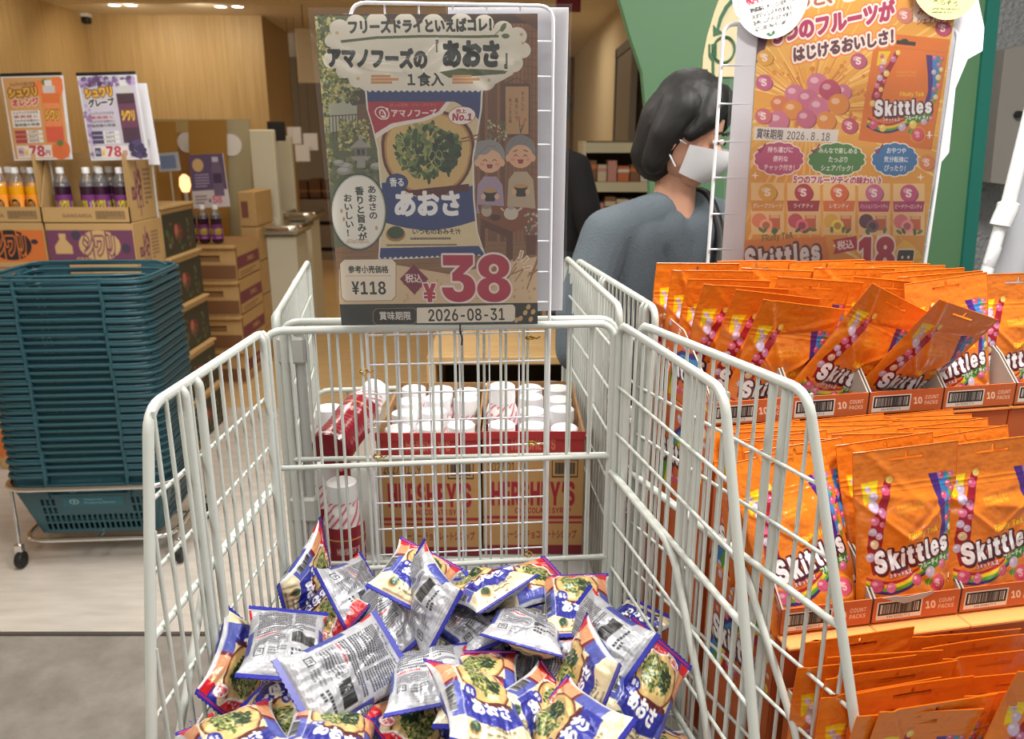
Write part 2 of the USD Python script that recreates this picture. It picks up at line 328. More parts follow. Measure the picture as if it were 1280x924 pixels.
def soup_front(a, rnd, x0, y0, x1, y1, red, blue, sides=True, k=1.0):
    """Front of the soup packet inside the box (x0..x1, y0..y1); seals are drawn apart."""
    w, h = x1 - x0, y1 - y0; X = lambda t: x0 + w * t; Yy = lambda t: y0 + h * t
    a.rect(x0, y0, x1, y1, (222, 205, 165))
    bowl_of_soup(a, rnd, X(.52), Yy(.36), w * .44, h * .27, k)
    t = np.linspace(0, 1, 20)
    a.poly([(x0, Yy(.62)), (X(.10), Yy(.60))] + [(X(.1 + .8 * s), Yy(.60 + .06 * math.sin(math.pi * s))) for s in t] + [(x1, Yy(.58)), (x1, Yy(.82))] + [(X(1 - s), Yy(.82 + .06 * math.sin(math.pi * s))) for s in t], blue)
    a.poly([(x0, Yy(.56)), (X(.2), Yy(.55)), (X(.26), Yy(.64)), (x0, Yy(.70))], blue)
    a.poly([(X(.30), Yy(.61)), (X(.96), Yy(.57)), (X(.96), Yy(.62)), (X(.4), Yy(.655))], (86, 32, 40))
    # red crest with its white edge
    a.poly([(x0, y0), (X(.74), y0), (X(.66), Yy(.09)), (X(.5), Yy(.14)), (X(.2), Yy(.18)), (x0, Yy(.26))], (236, 230, 224))
    a.poly([(x0, y0), (X(.70), y0), (X(.62), Yy(.08)), (X(.47), Yy(.12)), (X(.18), Yy(.155)), (x0, Yy(.225))], red)
    a.poly([(X(.74), y0), (x1, y0), (x1, Yy(.13)), (X(.80), Yy(.02))], blue)
    a.ell(X(.115), Yy(.085), w * .06, h * .042, None, (240, 236, 232), 1.5 * k); a.ell(X(.118), Yy(.09), w * .03, h * .03, (240, 236, 232)); a.ell(X(.165), Yy(.058), w * .012, w * .012, (240, 236, 232)); a.text('A', X(.115), Yy(.088), w * .045, h * .035, red, 'Black')
    a.text('アマノフーズ', X(.40), Yy(.085), w * .42, h * .055, (244, 240, 236), bold=4)
    a.text('ほっと石味・フリーズドライ', X(.40), Yy(.03), w * .42, h * .022, (220, 160, 110), bold=1)
    a.ell(X(.84), Yy(.105), w * .125, h * .062, (244, 240, 236), red, .8 * k); a.text('売上', X(.83), Yy(.075), w * .10, h * .03, red, bold=4); a.text('No.1', X(.845), Yy(.115), w * .19, h * .05, red, 'Black')
    a.ell(X(.17), Yy(.555), w * .12, h * .058, blue); a.text('香る', X(.17), Yy(.555), w * .17, h * .062, (240, 240, 240), bold=4)
    a.text('あおさ', X(.5), Yy(.70), w * .78, h * .175, (246, 246, 246), bold=7)
    a.ell(X(.15), Yy(.905), w * .10, h * .05, (170, 120, 72)); a.ell(X(.15), Yy(.895), w * .085, h * .042, (52, 78, 52))
    a.text('いつものおみそ汁', X(.58), Yy(.89), w * .52, h * .04, (44, 40, 38), bold=3)
    a.lines_of_text(rnd, X(.3), Yy(.93), X(.88), 1, 1, (96, 88, 80), h * .014)
    a.lines_of_text(rnd, X(.06), Yy(.975), X(.95), 1, 1, (120, 96, 80), h * .01)

def seigaiha(a, x0, y0, x1, y1, bg, fg, r, lw):
    a.rect(x0, y0, x1, y1, bg); row = 0; y = y0
    while y < y1 + r:
        x = x0 - (r if row % 2 else 0)
        while x < x1 + r:
            for f in (1, .66, .33):
                p = [(x + r * f * math.cos(t), y - r * f * math.sin(t)) for t in np.linspace(0, math.pi, 8)]; p = [q for q in p if x0 <= q[0] <= x1 and y0 <= q[1] <= y1]
                if len(p) > 1: a.line(p, fg, lw)
            x += 2 * r
        y += r * .5; row += 1
RED, BLUE = (206, 32, 44), (38, 44, 140)
def art_packet_front(W, H):
    rnd = random.Random(5); a = Art(100, 140, (222, 205, 165), ss=8)
    soup_front(a, rnd, 16, 0, 84, 140, RED, BLUE, k=.8)
    for x0, x1 in ((0, 16), (84, 100)):
        a.rect(x0, 0, x1, 140, (226, 214, 180)); seigaiha(a, x0, 62, x1, 112, (36, 44, 136), (112, 122, 190), 3.2, .35); a.rect(x0, 18, x1, 62, (214, 150, 110)); a.rect(x0, 0, x1, 18, RED); a.rect(x0, 56, x1, 62, (110, 34, 44))
    for x in (0, 97): a.rect(x, 0, x + 3, 140, (206, 208, 212))
    a.barcode(rnd, 2, 66, 9, 104, vertical=True, bg=(226, 228, 232))
    a.line([(16, 0), (16, 140)], (232, 230, 224), .8)
    return a.out(W, H)
def art_packet_back(W, H):
    rnd = random.Random(9); a = Art(100, 140, (188, 190, 197), ss=6)
    seigaiha(a, 0, 60, 7, 112, (36, 44, 136), (112, 122, 190), 3.2, .35); seigaiha(a, 93, 60, 100, 112, (36, 44, 136), (112, 122, 190), 3.2, .35)
    a.rect(0, 4, 3, 26, RED); a.rect(97, 4, 100, 26, RED)
    a.text('アマノフーズ いつものおみそ汁', 50, 11, 74, 4.5, (50, 50, 56), bold=3)
    a.lines_of_text(rnd, 12, 17, 56, 12, 3.9, (66, 66, 72), 2.5); a.lines_of_text(rnd, 60, 17, 88, 12, 3.9, (70, 70, 76), 2.4)
    a.lines_of_text(rnd, 12, 66, 88, 3, 3.9, (70, 70, 76), 2.4); a.lines_of_text(rnd, 12, 78, 50, 1, 3.9, (190, 70, 76), 2.4)
    a.rect(12, 84, 52, 106, (188, 190, 197), (70, 70, 76), .5); a.lines_of_text(rnd, 14, 86, 50, 5, 3.9, (80, 80, 86), 2.2)
    a.barcode(rnd, 56, 84, 90, 104, bg=(226, 228, 232)); 
    a.rect(14, 112, 24, 121, (188, 190, 197), (30, 30, 34), 1.0); a.text('プラ', 19, 116.5, 7, 5.5, (30, 30, 34), bold=3)
    a.lines_of_text(rnd, 30, 112, 52, 3, 3.8, (110, 112, 118), 2.2); a.line([(50, 0), (50, 140)], (150, 153, 160), .5)
    a.lines_of_text(rnd, 58, 114, 86, 2, 6, (60, 60, 66), 3.5)
    for y in (130, 133, 136): a.line([(0, y), (100, y)], (224, 226, 230), .9)
    return a.out(W, H)

def art_soup_poster(W, H, C):
    """The freeze-dried soup poster; C: its corners, the units are the picture's."""
    rnd = random.Random(3); a = Art(1188, 1680, (104, 70, 50), C)
    for i in range(24):
        x = 590 + i * 5; a.rect(x, 18, x + 4, 330, rnd.choice([(120, 80, 56), (134, 92, 64), (108, 70, 50), (146, 100, 70)]))
    for y in range(30, 300, 9): a.line([(655, y), (672, y + 2)], (92, 58, 42), .7)
    a.rect(385, 14, 600, 24, (62, 48, 42)); a.rect(590, 17, 680, 30, (72, 52, 44)); a.poly([(640, 18), (680, 18), (680, 44)], (96, 66, 50))
    # garden
    a.poly([(388, 20), (470, 20), (480, 320), (420, 330)], (96, 104, 74)); a.poly([(395, 100), (455, 108), (458, 160), (400, 170)], (176, 178, 160))
    a.poly([(430, 118), (478, 108), (478, 132), (440, 134)], (74, 62, 54)); a.rect(446, 132, 480, 176, (112, 84, 62))
    for x in range(404, 448, 4): a.line([(x, 146), (x + 1, 178)], (84, 74, 60), 1.2)
    a.line([(404, 148), (448, 145)], (84, 74, 60), 1.4)
    a.line([(398, 190), (404, 120), (412, 60)], (78, 64, 48), 2.2); a.line([(404, 120), (440, 96)], (78, 64, 48), 1.5)
    gr = [(150, 146, 84), (120, 124, 70), (182, 176, 108), (92, 102, 60), (204, 194, 132), (70, 84, 54)]
    for b in ((390, 20, 424, 130, 330), (402, 92, 452, 130, 180), (424, 152, 462, 190, 190), (394, 120, 412, 210, 170), (398, 190, 416, 235, 120)): a.dabs(rnd, b[0], b[1], b[2], b[3], b[4], gr, 1.0, 2.8)
    a.dabs(rnd, 400, 200, 482, 240, 160, [(88, 96, 64), (70, 80, 54), (108, 110, 78), (130, 128, 90)], 1.5, 4)
    for x, y, r in ((470, 210, 8), (405, 221, 6), (433, 210, 8), (424, 206, 7), (430, 216, 9)): a.ell(x, y, r, r * .55, (150, 150, 146)); a.ell(x - 1, y - 1.5, r * .7, r * .3, (182, 182, 178))
    st = (158, 156, 150); a.poly([(437, 187), (447, 178), (452, 178), (464, 187)], st); a.ell(450, 176, 2.2, 3.5, st); a.rect(443, 187, 458, 198, (120, 118, 112)); a.rect(446, 189, 450, 196, (60, 58, 54)); a.rect(452, 189, 455, 196, (60, 58, 54)); a.poly([(438, 198), (463, 198), (459, 203), (442, 203)], st); a.rect(446, 203, 456, 212, st)
    # floor boards at the bottom, beige brush
    a.poly([(418, 312), (480, 300), (675, 305), (675, 385), (418, 385)], (140, 104, 74))
    for i in range(12): a.line([(418, 318 + i * 6), (680, 306 + i * 6)], rnd.choice([(122, 88, 62), (156, 118, 84)]), 1.2)
    a.poly([(424, 338), (480, 330), (560, 344), (672, 322), (675, 384), (424, 384)], (214, 190, 156))
    for i in range(40): x = rnd.uniform(600, 670); a.line([(x, 340 + rnd.uniform(0, 25)), (x + 14, 322 + rnd.uniform(0, 20))], rnd.choice([(214, 190, 156), (160, 116, 82), (150, 104, 74)]), 1.5)
    a.dabs(rnd, 500, 340, 670, 378, 40, [(190, 150, 104), (204, 172, 130)], 1, 3)
    # hanging scroll, flowers
    a.line([(629, 107), (645, 99), (661, 107)], (70, 48, 38), .8); a.rect(628, 106, 662, 174, (96, 66, 50)); a.rect(631, 110, 660, 170, (190, 150, 108)); 
    a.text('やさしい', 653, 128, 4, 26, (60, 42, 34), vertical=True); a.text('味わいで', 645, 138, 4, 30, (60, 42, 34), vertical=True); a.text('ほっとする和', 637, 140, 4, 32, (60, 42, 34), vertical=True)
    for p in ((652, 160), (656, 152), (648, 150)): a.line([(650, 169), p], (70, 78, 50), .8); a.ell(p[0], p[1], 2, 2, (190, 110, 90))
    a.poly([(612, 192), (624, 192), (621, 176), (615, 176)], (66, 50, 46)); a.dabs(rnd, 606, 152, 632, 178, 70, [(96, 100, 66), (120, 118, 84), (196, 184, 150)], .8, 2)
    # old couple with their bowls: plain cartoon figures
    def figure(cx, cy, skin, hair, cloth, bun):
        a.poly([(cx - 17, cy + 72), (cx - 15, cy + 36), (cx - 7, cy + 26), (cx + 8, cy + 26), (cx + 16, cy + 36), (cx + 19, cy + 72)], cloth)
        a.ell(cx, cy, 19, 20, hair); a.ell(cx, cy + 7, 15.5, 14.5, skin); a.ell(cx - 16, cy + 9, 3, 4.5, skin); a.ell(cx + 16, cy + 9, 3, 4.5, skin)
        a.poly([(cx - 16, cy + 2), (cx - 6, cy - 8), (cx + 8, cy - 8), (cx + 16, cy + 3), (cx + 12, cy - 13), (cx - 10, cy - 14)], hair)
        if bun: a.ell(cx - 9, cy - 10, 11, 9, hair); a.line([(cx - 14, cy - 2), (cx - 3, cy - 12), (cx + 8, cy - 12)], (120, 118, 120), .9)
        else:
            for t in (-8, 0, 8): a.line([(cx + t - 4, cy - 8), (cx + t + 3, cy - 16)], (120, 118, 120), .8)
            a.line([(cx - 9, cy + 1), (cx - 4, cy - 1)], (110, 100, 96), 1.5); a.line([(cx + 4, cy - 1), (cx + 9, cy + 1)], (110, 100, 96), 1.5)
        for sx in (-6, 6): a.line([(cx + sx - 2.6, cy + 7), (cx + sx, cy + 4.6), (cx + sx + 2.6, cy + 7)], (60, 42, 40), 1.0)
        a.ell(cx - 9.5, cy + 11, 3, 2, (224, 150, 130)); a.ell(cx + 9.5, cy + 11, 3, 2, (224, 150, 130))
        a.poly([(cx - 4, cy + 11), (cx + 4, cy + 11), (cx + 2.4, cy + 16), (cx - 2.4, cy + 16)], (150, 52, 52)); a.line([(cx - 1, cy + 8.5), (cx + 1, cy + 9.4)], (170, 110, 90), .7)
        a.poly([(cx - 8, cy + 44), (cx + 9, cy + 44), (cx + 6, cy + 57), (cx - 5, cy + 57)], (38, 34, 36)); a.ell(cx + .5, cy + 44, 8.5, 2.6, (190, 150, 90)); a.ell(cx - 8, cy + 51, 3, 3.4, skin); a.ell(cx + 9, cy + 51, 3, 3.4, skin)
    figure(611, 197, (226, 184, 152), (150, 148, 152), (168, 148, 172), True); figure(650, 191, (222, 176, 142), (132, 130, 134), (186, 168, 142), False)
    a.poly([(596, 258), (662, 262), (668, 284), (640, 292), (600, 276)], (134, 76, 50)); a.poly([(600, 276), (640, 292), (640, 302), (604, 286)], (96, 54, 38)); a.rect(632, 292, 640, 326, (96, 54, 38)); a.rect(600, 284, 605, 312, (96, 54, 38))
    a.ell(607, 266, 6.5, 7, (186, 176, 160)); a.ell(607, 261, 6.5, 2.4, (150, 136, 120)); a.ell(618, 274, 6.5, 4, (70, 52, 46)); a.ell(638, 269, 9, 8, (206, 198, 186)); a.line([(646, 266), (652, 262)], (206, 198, 186), 2.4); a.ell(638, 262, 4, 2, (170, 160, 150)); a.line([(629, 266), (625, 262)], (206, 198, 186), 2)
    a.dabs(rnd, 655, 268, 672, 302, 40, [(210, 190, 190), (96, 100, 70), (190, 150, 150)], 1, 2.4); a.poly([(656, 296), (671, 296), (669, 320), (658, 320)], (104, 62, 46))
    # cloud with the headline
    cream = (232, 226, 212)
    a.poly([(420, 34), (600, 26), (655, 60), (640, 95), (598, 118), (458, 118), (425, 92), (412, 66)], cream)
    for x, y, r in ((424, 36, 12), (444, 30, 12), (470, 28, 13), (505, 30, 14), (540, 31, 14), (575, 30, 14), (604, 30, 12), (628, 38, 12), (646, 46, 12), (652, 64, 11), (640, 80, 13), (622, 92, 12), (415, 52, 9), (416, 76, 12), (430, 90, 10), (446, 102, 10), (606, 104, 12)): a.ell(x, y, r, r * .95, cream)
    for x, y in ((421, 42), (447, 100), (651, 44), (653, 55), (610, 102)): a.ell(x, y, 2, 2, (204, 178, 130))
    ink = (38, 46, 46)
    a.line([(426, 53), (470, 48), (530, 46), (590, 47), (622, 46)], (84, 96, 62), 3.2); a.ell(631, 46, 5, 3, (96, 112, 72)); a.ell(628, 35, 3, 6, (96, 112, 72), rot=.5); a.line([(616, 46), (632, 30)], (96, 112, 72), .8)
    a.text('フリーズドライといえばコレ！', 528, 32.5, 190, 18.5, ink, bold=7, rot=-1)
    a.poly([(548, 92), (574, 87), (634, 90), (630, 94), (560, 99)], (84, 96, 62))
    a.text('アマノフーズの', 471, 74, 127, 27, ink, bold=9, rot=1)
    a.text('『', 543, 61, 8, 20, ink, bold=3, edges=[(1.5, cream)]); a.text('あおさ', 588, 69, 78, 35, ink, bold=9, edges=[(2, cream)]); a.text('』', 634, 78, 10, 20, ink, bold=4, edges=[(1.5, cream)])
    a.text('１食入', 529, 101, 50, 18, ink, bold=4)
    for x in (478, 579):
        for dx, dy, w in ((-3, -4, 24), (2, 0, 34), (-2, 4, 26)): a.rect(x + dx - w / 2, 101 + dy - 1.6, x + dx + w / 2, 101 + dy + 1.6, (206, 148, 98))
    # packet picture
    left = [(458, 116), (460, 140), (466, 160), (473, 190), (477, 240), (476, 290), (474, 324)]; right = [(600, 116), (599, 140), (594, 170), (589, 200), (590, 250), (594, 290), (603, 318)]
    O = left + right[::-1]; c = np.mean(O, 0); a.poly([(c[0] + (x - c[0]) * 1.035, c[1] + (y - c[1]) * 1.025) for x, y in O], (230, 226, 218))
    red2, blue2 = (176, 44, 66), (46, 66, 122)
    sub = Art(140, 176, (0, 0, 0), ss=6); soup_front(sub, random.Random(6), 0, 0, 140, 176, red2, blue2, k=1)
    n = 60; L = np.array(left, float); R = np.array(right, float)
    ly = np.interp(np.linspace(128, 312, 200), L[:, 1], L[:, 0]); ry = np.interp(np.linspace(128, 312, 200), R[:, 1], R[:, 0])
    for i in range(199):
        y = 128 + i * 184 / 199; (X0, Y0), (X1, _) = a.q(ly[i], y), a.q(ry[i], y); Y1 = a.q(ly[i], y + 184 / 199)[1]
        b = sub.im.crop((0, int(i / 199 * sub.H), sub.W, max(int(i / 199 * sub.H) + 1, int((i + 1) / 199 * sub.H)))).resize((max(1, int(X1 - X0)), max(1, int(math.ceil(Y1 - Y0)) + 1)), Image.BILINEAR); a.im.paste(b, (int(X0), int(Y0)))
    a.d = ImageDraw.Draw(a.im)
    z = [(458 + i * 142 / 40, 116 + (1.6 if i % 2 else -1.2)) for i in range(41)]; a.poly(z + [(599, 129), (459, 129)], blue2)
    z = [(474 + i * 130 / 40, 324 - i * .1 + (1.6 if i % 2 else -1.2)) for i in range(41)]; a.poly([(475, 312), (597, 309)] + z[::-1], blue2)
    a.line([(575, 176), (596, 171)], (120, 74, 48), 1.6); a.line([(572, 180), (596, 176)], (140, 90, 60), 1.6)
    # oval remark
    a.ell(448, 267, 35, 48, (58, 76, 66)); a.ell(448, 267, 33, 46, (196, 196, 182)); a.ell(448, 267, 31.5, 44.5, (236, 234, 226))
    a.text('あおさの', 465, 254, 11, 43, ink, bold=3, vertical=True); a.text('香りと旨みが', 451, 268, 11, 68, ink, bold=4, vertical=True); a.text('おいしい！', 436, 270, 11, 54, ink, bold=3, vertical=True)
    for x in (438, 447, 456):
        for r in (5, 3.2, 1.6): a.line([(x + r * math.cos(t), 306 - r * math.sin(t)) for t in np.linspace(0, math.pi, 9)], (190, 150, 110), .6)
    for p in ((427, 266), (470, 287), (430, 276)): a.ell(p[0], p[1], 1.6, 2.6, (196, 160, 120))
    # prices
    a.poly([(425, 331), (430, 326), (489, 325), (494, 330), (494, 371), (489, 376), (432, 377), (427, 372)], (234, 224, 206), (110, 84, 66), .9)
    a.text('参考小売価格', 460, 338, 50, 9.5, ink, bold=3); a.line([(432, 346), (488, 346)], (150, 130, 110), .6); a.text('¥118', 461, 361, 43, 16, ink, 'Bold')
    a.poly([(516, 332), (534, 350), (517, 369), (499, 350)], (126, 44, 68)); a.text('税込', 516, 349, 22, 11, (236, 226, 222), bold=3)
    pr = (178, 48, 76); wh = (238, 232, 228)
    a.text('¥', 536, 367, 17, 23, pr, 'Black', edges=[(1.6, wh)])
    a.text('38', 594, 349, 90, 59, pr, 'Black', edges=[(2.8, wh)])
    for i, an in enumerate((-70, -40, -8)): 
        t = math.radians(an); x, y = 646 + 8 * math.cos(t), 333 + 14 * math.sin(t) + 6; a.line([(x, y), (x + 10 * math.cos(t), y + 12 * math.sin(t))], wh, 5.4); a.line([(x + .6, y), (x + 9 * math.cos(t), y + 11 * math.sin(t))], (214, 170, 120), 3.2)
    a.poly([(424, 381), (673, 379), (673, 408), (424, 408)], (46, 52, 48))
    a.poly([(466, 390), (470, 386), (516, 385), (520, 389), (520, 401), (516, 405), (470, 406), (466, 402)], (36, 40, 40), (170, 140, 110), 1.0); a.text('賞味期限', 493, 395, 40, 11, (226, 220, 212), bold=3)
    a.poly([(520, 385), (640, 381), (643, 384), (643, 399), (640, 402), (520, 404)], (232, 224, 208)); a.text('2026-08-31', 582, 393.5, 98, 15, (30, 32, 34), 'SemiBold', rot=-1)
    for x, y in ((650, 398), (656, 391), (660, 384), (666, 390), (663, 399), (645, 400)): a.ell(x, y, 2.6, 3.4, (206, 170, 120), rot=.5)
    return a.out(W, H)

CANDY = [(220, 112, 146), (200, 180, 208), (232, 204, 96), (206, 84, 120), (228, 204, 158), (188, 112, 152)]
def candy(a, x, y, r, c, s=None, k=1.0):
    dk = tuple(int(v * .72) for v in c); a.ell(x + r * .12, y + r * .14, r, r * .92, dk); a.ell(x, y, r, r, c); a.ell(x - r * .28, y - r * .3, r * .4, r * .3, tuple(min(255, int(v * .5 + 125)) for v in c))
    if s: a.text('S', x, y, r * .75, r * .95, s, 'Black')
def skittles_word(a, cx, cy, w, h, rot, edge=(74, 26, 44), k=1.0):
    """Fat white letters that climb to the right, the first and last tallest."""
    L = [('S', .155, 1.10), ('k', .135, 1.0), ('i', .07, .95), ('t', .10, .9), ('t', .10, .9), ('l', .07, .98), ('e', .13, .74), ('s', .125, .74)]
    tot = sum(l[1] for l in L); 
    for only in (0, 1):
        x = -w / 2
        for ch, f, hh in L:
            lw = w * f / tot; mx = x + lw / 2; t = math.radians(rot); lh = h * hh * .72
            base = h * .36 - lh / 2 - (h * .02 if ch in 'es' else 0)
            px, py = cx + mx * math.cos(t) - base * math.sin(t) * -1 * 0 , cy + mx * math.sin(t) + base
            if only == 0: a.text(ch, px + .012 * w, py + .03 * h, lw * .86, lh, edge, 'Black', bold=2, rot=rot, edges=[(.075 * h, edge)])
            else: a.text(ch, px, py, lw * .90, lh, (244, 244, 248), 'Black', bold=2, rot=rot)
            x += lw
def pouch_art(a, rnd, x0, y0, x1, y1, k=1.0, header=True, tone=1.0):
    w, h = x1 - x0, y1 - y0; X = lambda t: x0 + w * t; Yy = lambda t: y0 + h * t
    O = tuple(int(v * tone) for v in (226, 124, 34))
    a.rect(x0, y0, x1, y1, O)
    y1b = .155
    # left: yellow leaf, red ribbon, candies; right: purple, blue, green ribbons
    a.poly([(X(.08), Yy(.20)), (X(.24), Yy(.19)), (X(.19), Yy(.30)), (X(.08), Yy(.33))], (232, 200, 30))
    a.poly([(X(.30), Yy(.19)), (X(.37), Yy(.19)), (X(.31), Yy(.31)), (X(.24), Yy(.44)), (X(.22), Yy(.60)), (X(.26), Yy(.74)), (X(.14), Yy(.78)), (X(.08), Yy(.60)), (X(.13), Yy(.42)), (X(.24), Yy(.30))], (150, 26, 44))
    a.poly([(X(.72), Yy(.19)), (X(.80), Yy(.19)), (X(.85), Yy(.34)), (X(.89), Yy(.5)), (X(.87), Yy(.64)), (X(.80), Yy(.66)), (X(.83), Yy(.5)), (X(.79), Yy(.36))], (74, 38, 124))
    a.poly([(X(.80), Yy(.19)), (X(.90), Yy(.19)), (X(.92), Yy(.36)), (X(.93), Yy(.54)), (X(.88), Yy(.58)), (X(.87), Yy(.4))], (58, 130, 196))
    a.poly([(X(.90), Yy(.20)), (X(.945), Yy(.20)), (X(.955), Yy(.58)), (X(.92), Yy(.62)), (X(.93), Yy(.4))], (86, 160, 48))
    tt = np.linspace(0, 1, 16)
    def swoosh(o, c, th): a.poly([(X(.08 + .84 * s), Yy(o + .10 * math.sin(math.pi * min(1, s * 1.15 + .1)) - .10 * s)) for s in tt] + [(X(.92 - .84 * s), Yy(o + th + .10 * math.sin(math.pi * min(1, (1 - s) * 1.15 + .1)) - .10 * (1 - s))) for s in tt], c)
    swoosh(.755, (176, 32, 44), .02); swoosh(.775, (226, 196, 40), .028); swoosh(.80, (86, 158, 50), .026); swoosh(.822, (58, 40, 110), .02)
    for x, y, r in ((.13, .24, .03), (.34, .195, .035), (.29, .255, .045), (.17, .285, .045), (.16, .345, .055), (.23, .385, .045), (.15, .43, .045), (.22, .455, .03), (.13, .50, .04), (.19, .53, .035), (.15, .58, .045), (.11, .66, .045), (.84, .205, .035), (.94, .21, .03), (.91, .265, .035), (.95, .30, .03), (.86, .33, .035), (.93, .37, .04), (.95, .44, .035), (.90, .475, .035), (.94, .54, .035), (.88, .59, .03)):
        candy(a, X(x), Yy(y), w * r * .88, rnd.choice(CANDY))
    a.text('Peach Tea', X(.5), Yy(.355), w * .26, h * .022, (222, 178, 60), 'Medium', rot=-6); a.text('Passion Fruit Tea', X(.5), Yy(.385), w * .26, h * .022, (222, 178, 60), 'Medium', rot=-6)
    a.text('FRuity TeA', X(.62), Yy(.545), w * .33, h * .05, (244, 214, 40), 'Bold', rot=-6)
    skittles_word(a, X(.53), Yy(.665), w * .80, h * .19, -9)
    a.poly([(X(.56), Yy(.745)), (X(.93), Yy(.685)), (X(.95), Yy(.745)), (X(.66), Yy(.80))], (60, 128, 44))
    a.text('スキットルズ', X(.40), Yy(.785), w * .24, h * .032, (250, 246, 240), bold=6, rot=-6, edges=[(.006 * w, (150, 30, 40))]); a.text('フルーティ ティ', X(.74), Yy(.74), w * .33, h * .04, (250, 250, 246), bold=5, rot=-8)
    for x, y, r in ((.17, .845, .06), (.30, .865, .045), (.56, .835, .05), (.70, .80, .05), (.84, .765, .04), (.93, .73, .03)): candy(a, X(x), Yy(y), w * r, rnd.choice(CANDY))
    a.ell(X(.70), Yy(.865), w * .05, w * .03, (80, 150, 50)); candy(a, X(.79), Yy(.885), w * .075, (220, 84, 112), (246, 190, 200)); a.ell(X(.79), Yy(.885), w * .10, w * .095, None, (240, 190, 90), .8 * k)
    a.rect(X(.925), Yy(.84), X(.955), Yy(.90), (232, 226, 220)); a.ell(X(.94), Yy(.885), w * .014, w * .012, (120, 30, 30))
    if header:
        a.line([(X(.02), Yy(.155)), (X(.98), Yy(.155))], tuple(int(v * .9) for v in O), .8 * k)
def art_pouch(W, H):
    a = Art(112, 165, (226, 124, 34), ss=7); pouch_art(a, random.Random(8), 0, 0, 112, 155, k=.8); return a.out(W, H)
def art_pouch_back(W, H):
    rnd = random.Random(18); a = Art(112, 165, (218, 116, 32), ss=4); a.rect(12, 40, 100, 150, (240, 150, 60)); a.lines_of_text(rnd, 16, 45, 96, 14, 5, (120, 50, 20), 2.4); a.barcode(rnd, 30, 122, 80, 144); return a.out(W, H)

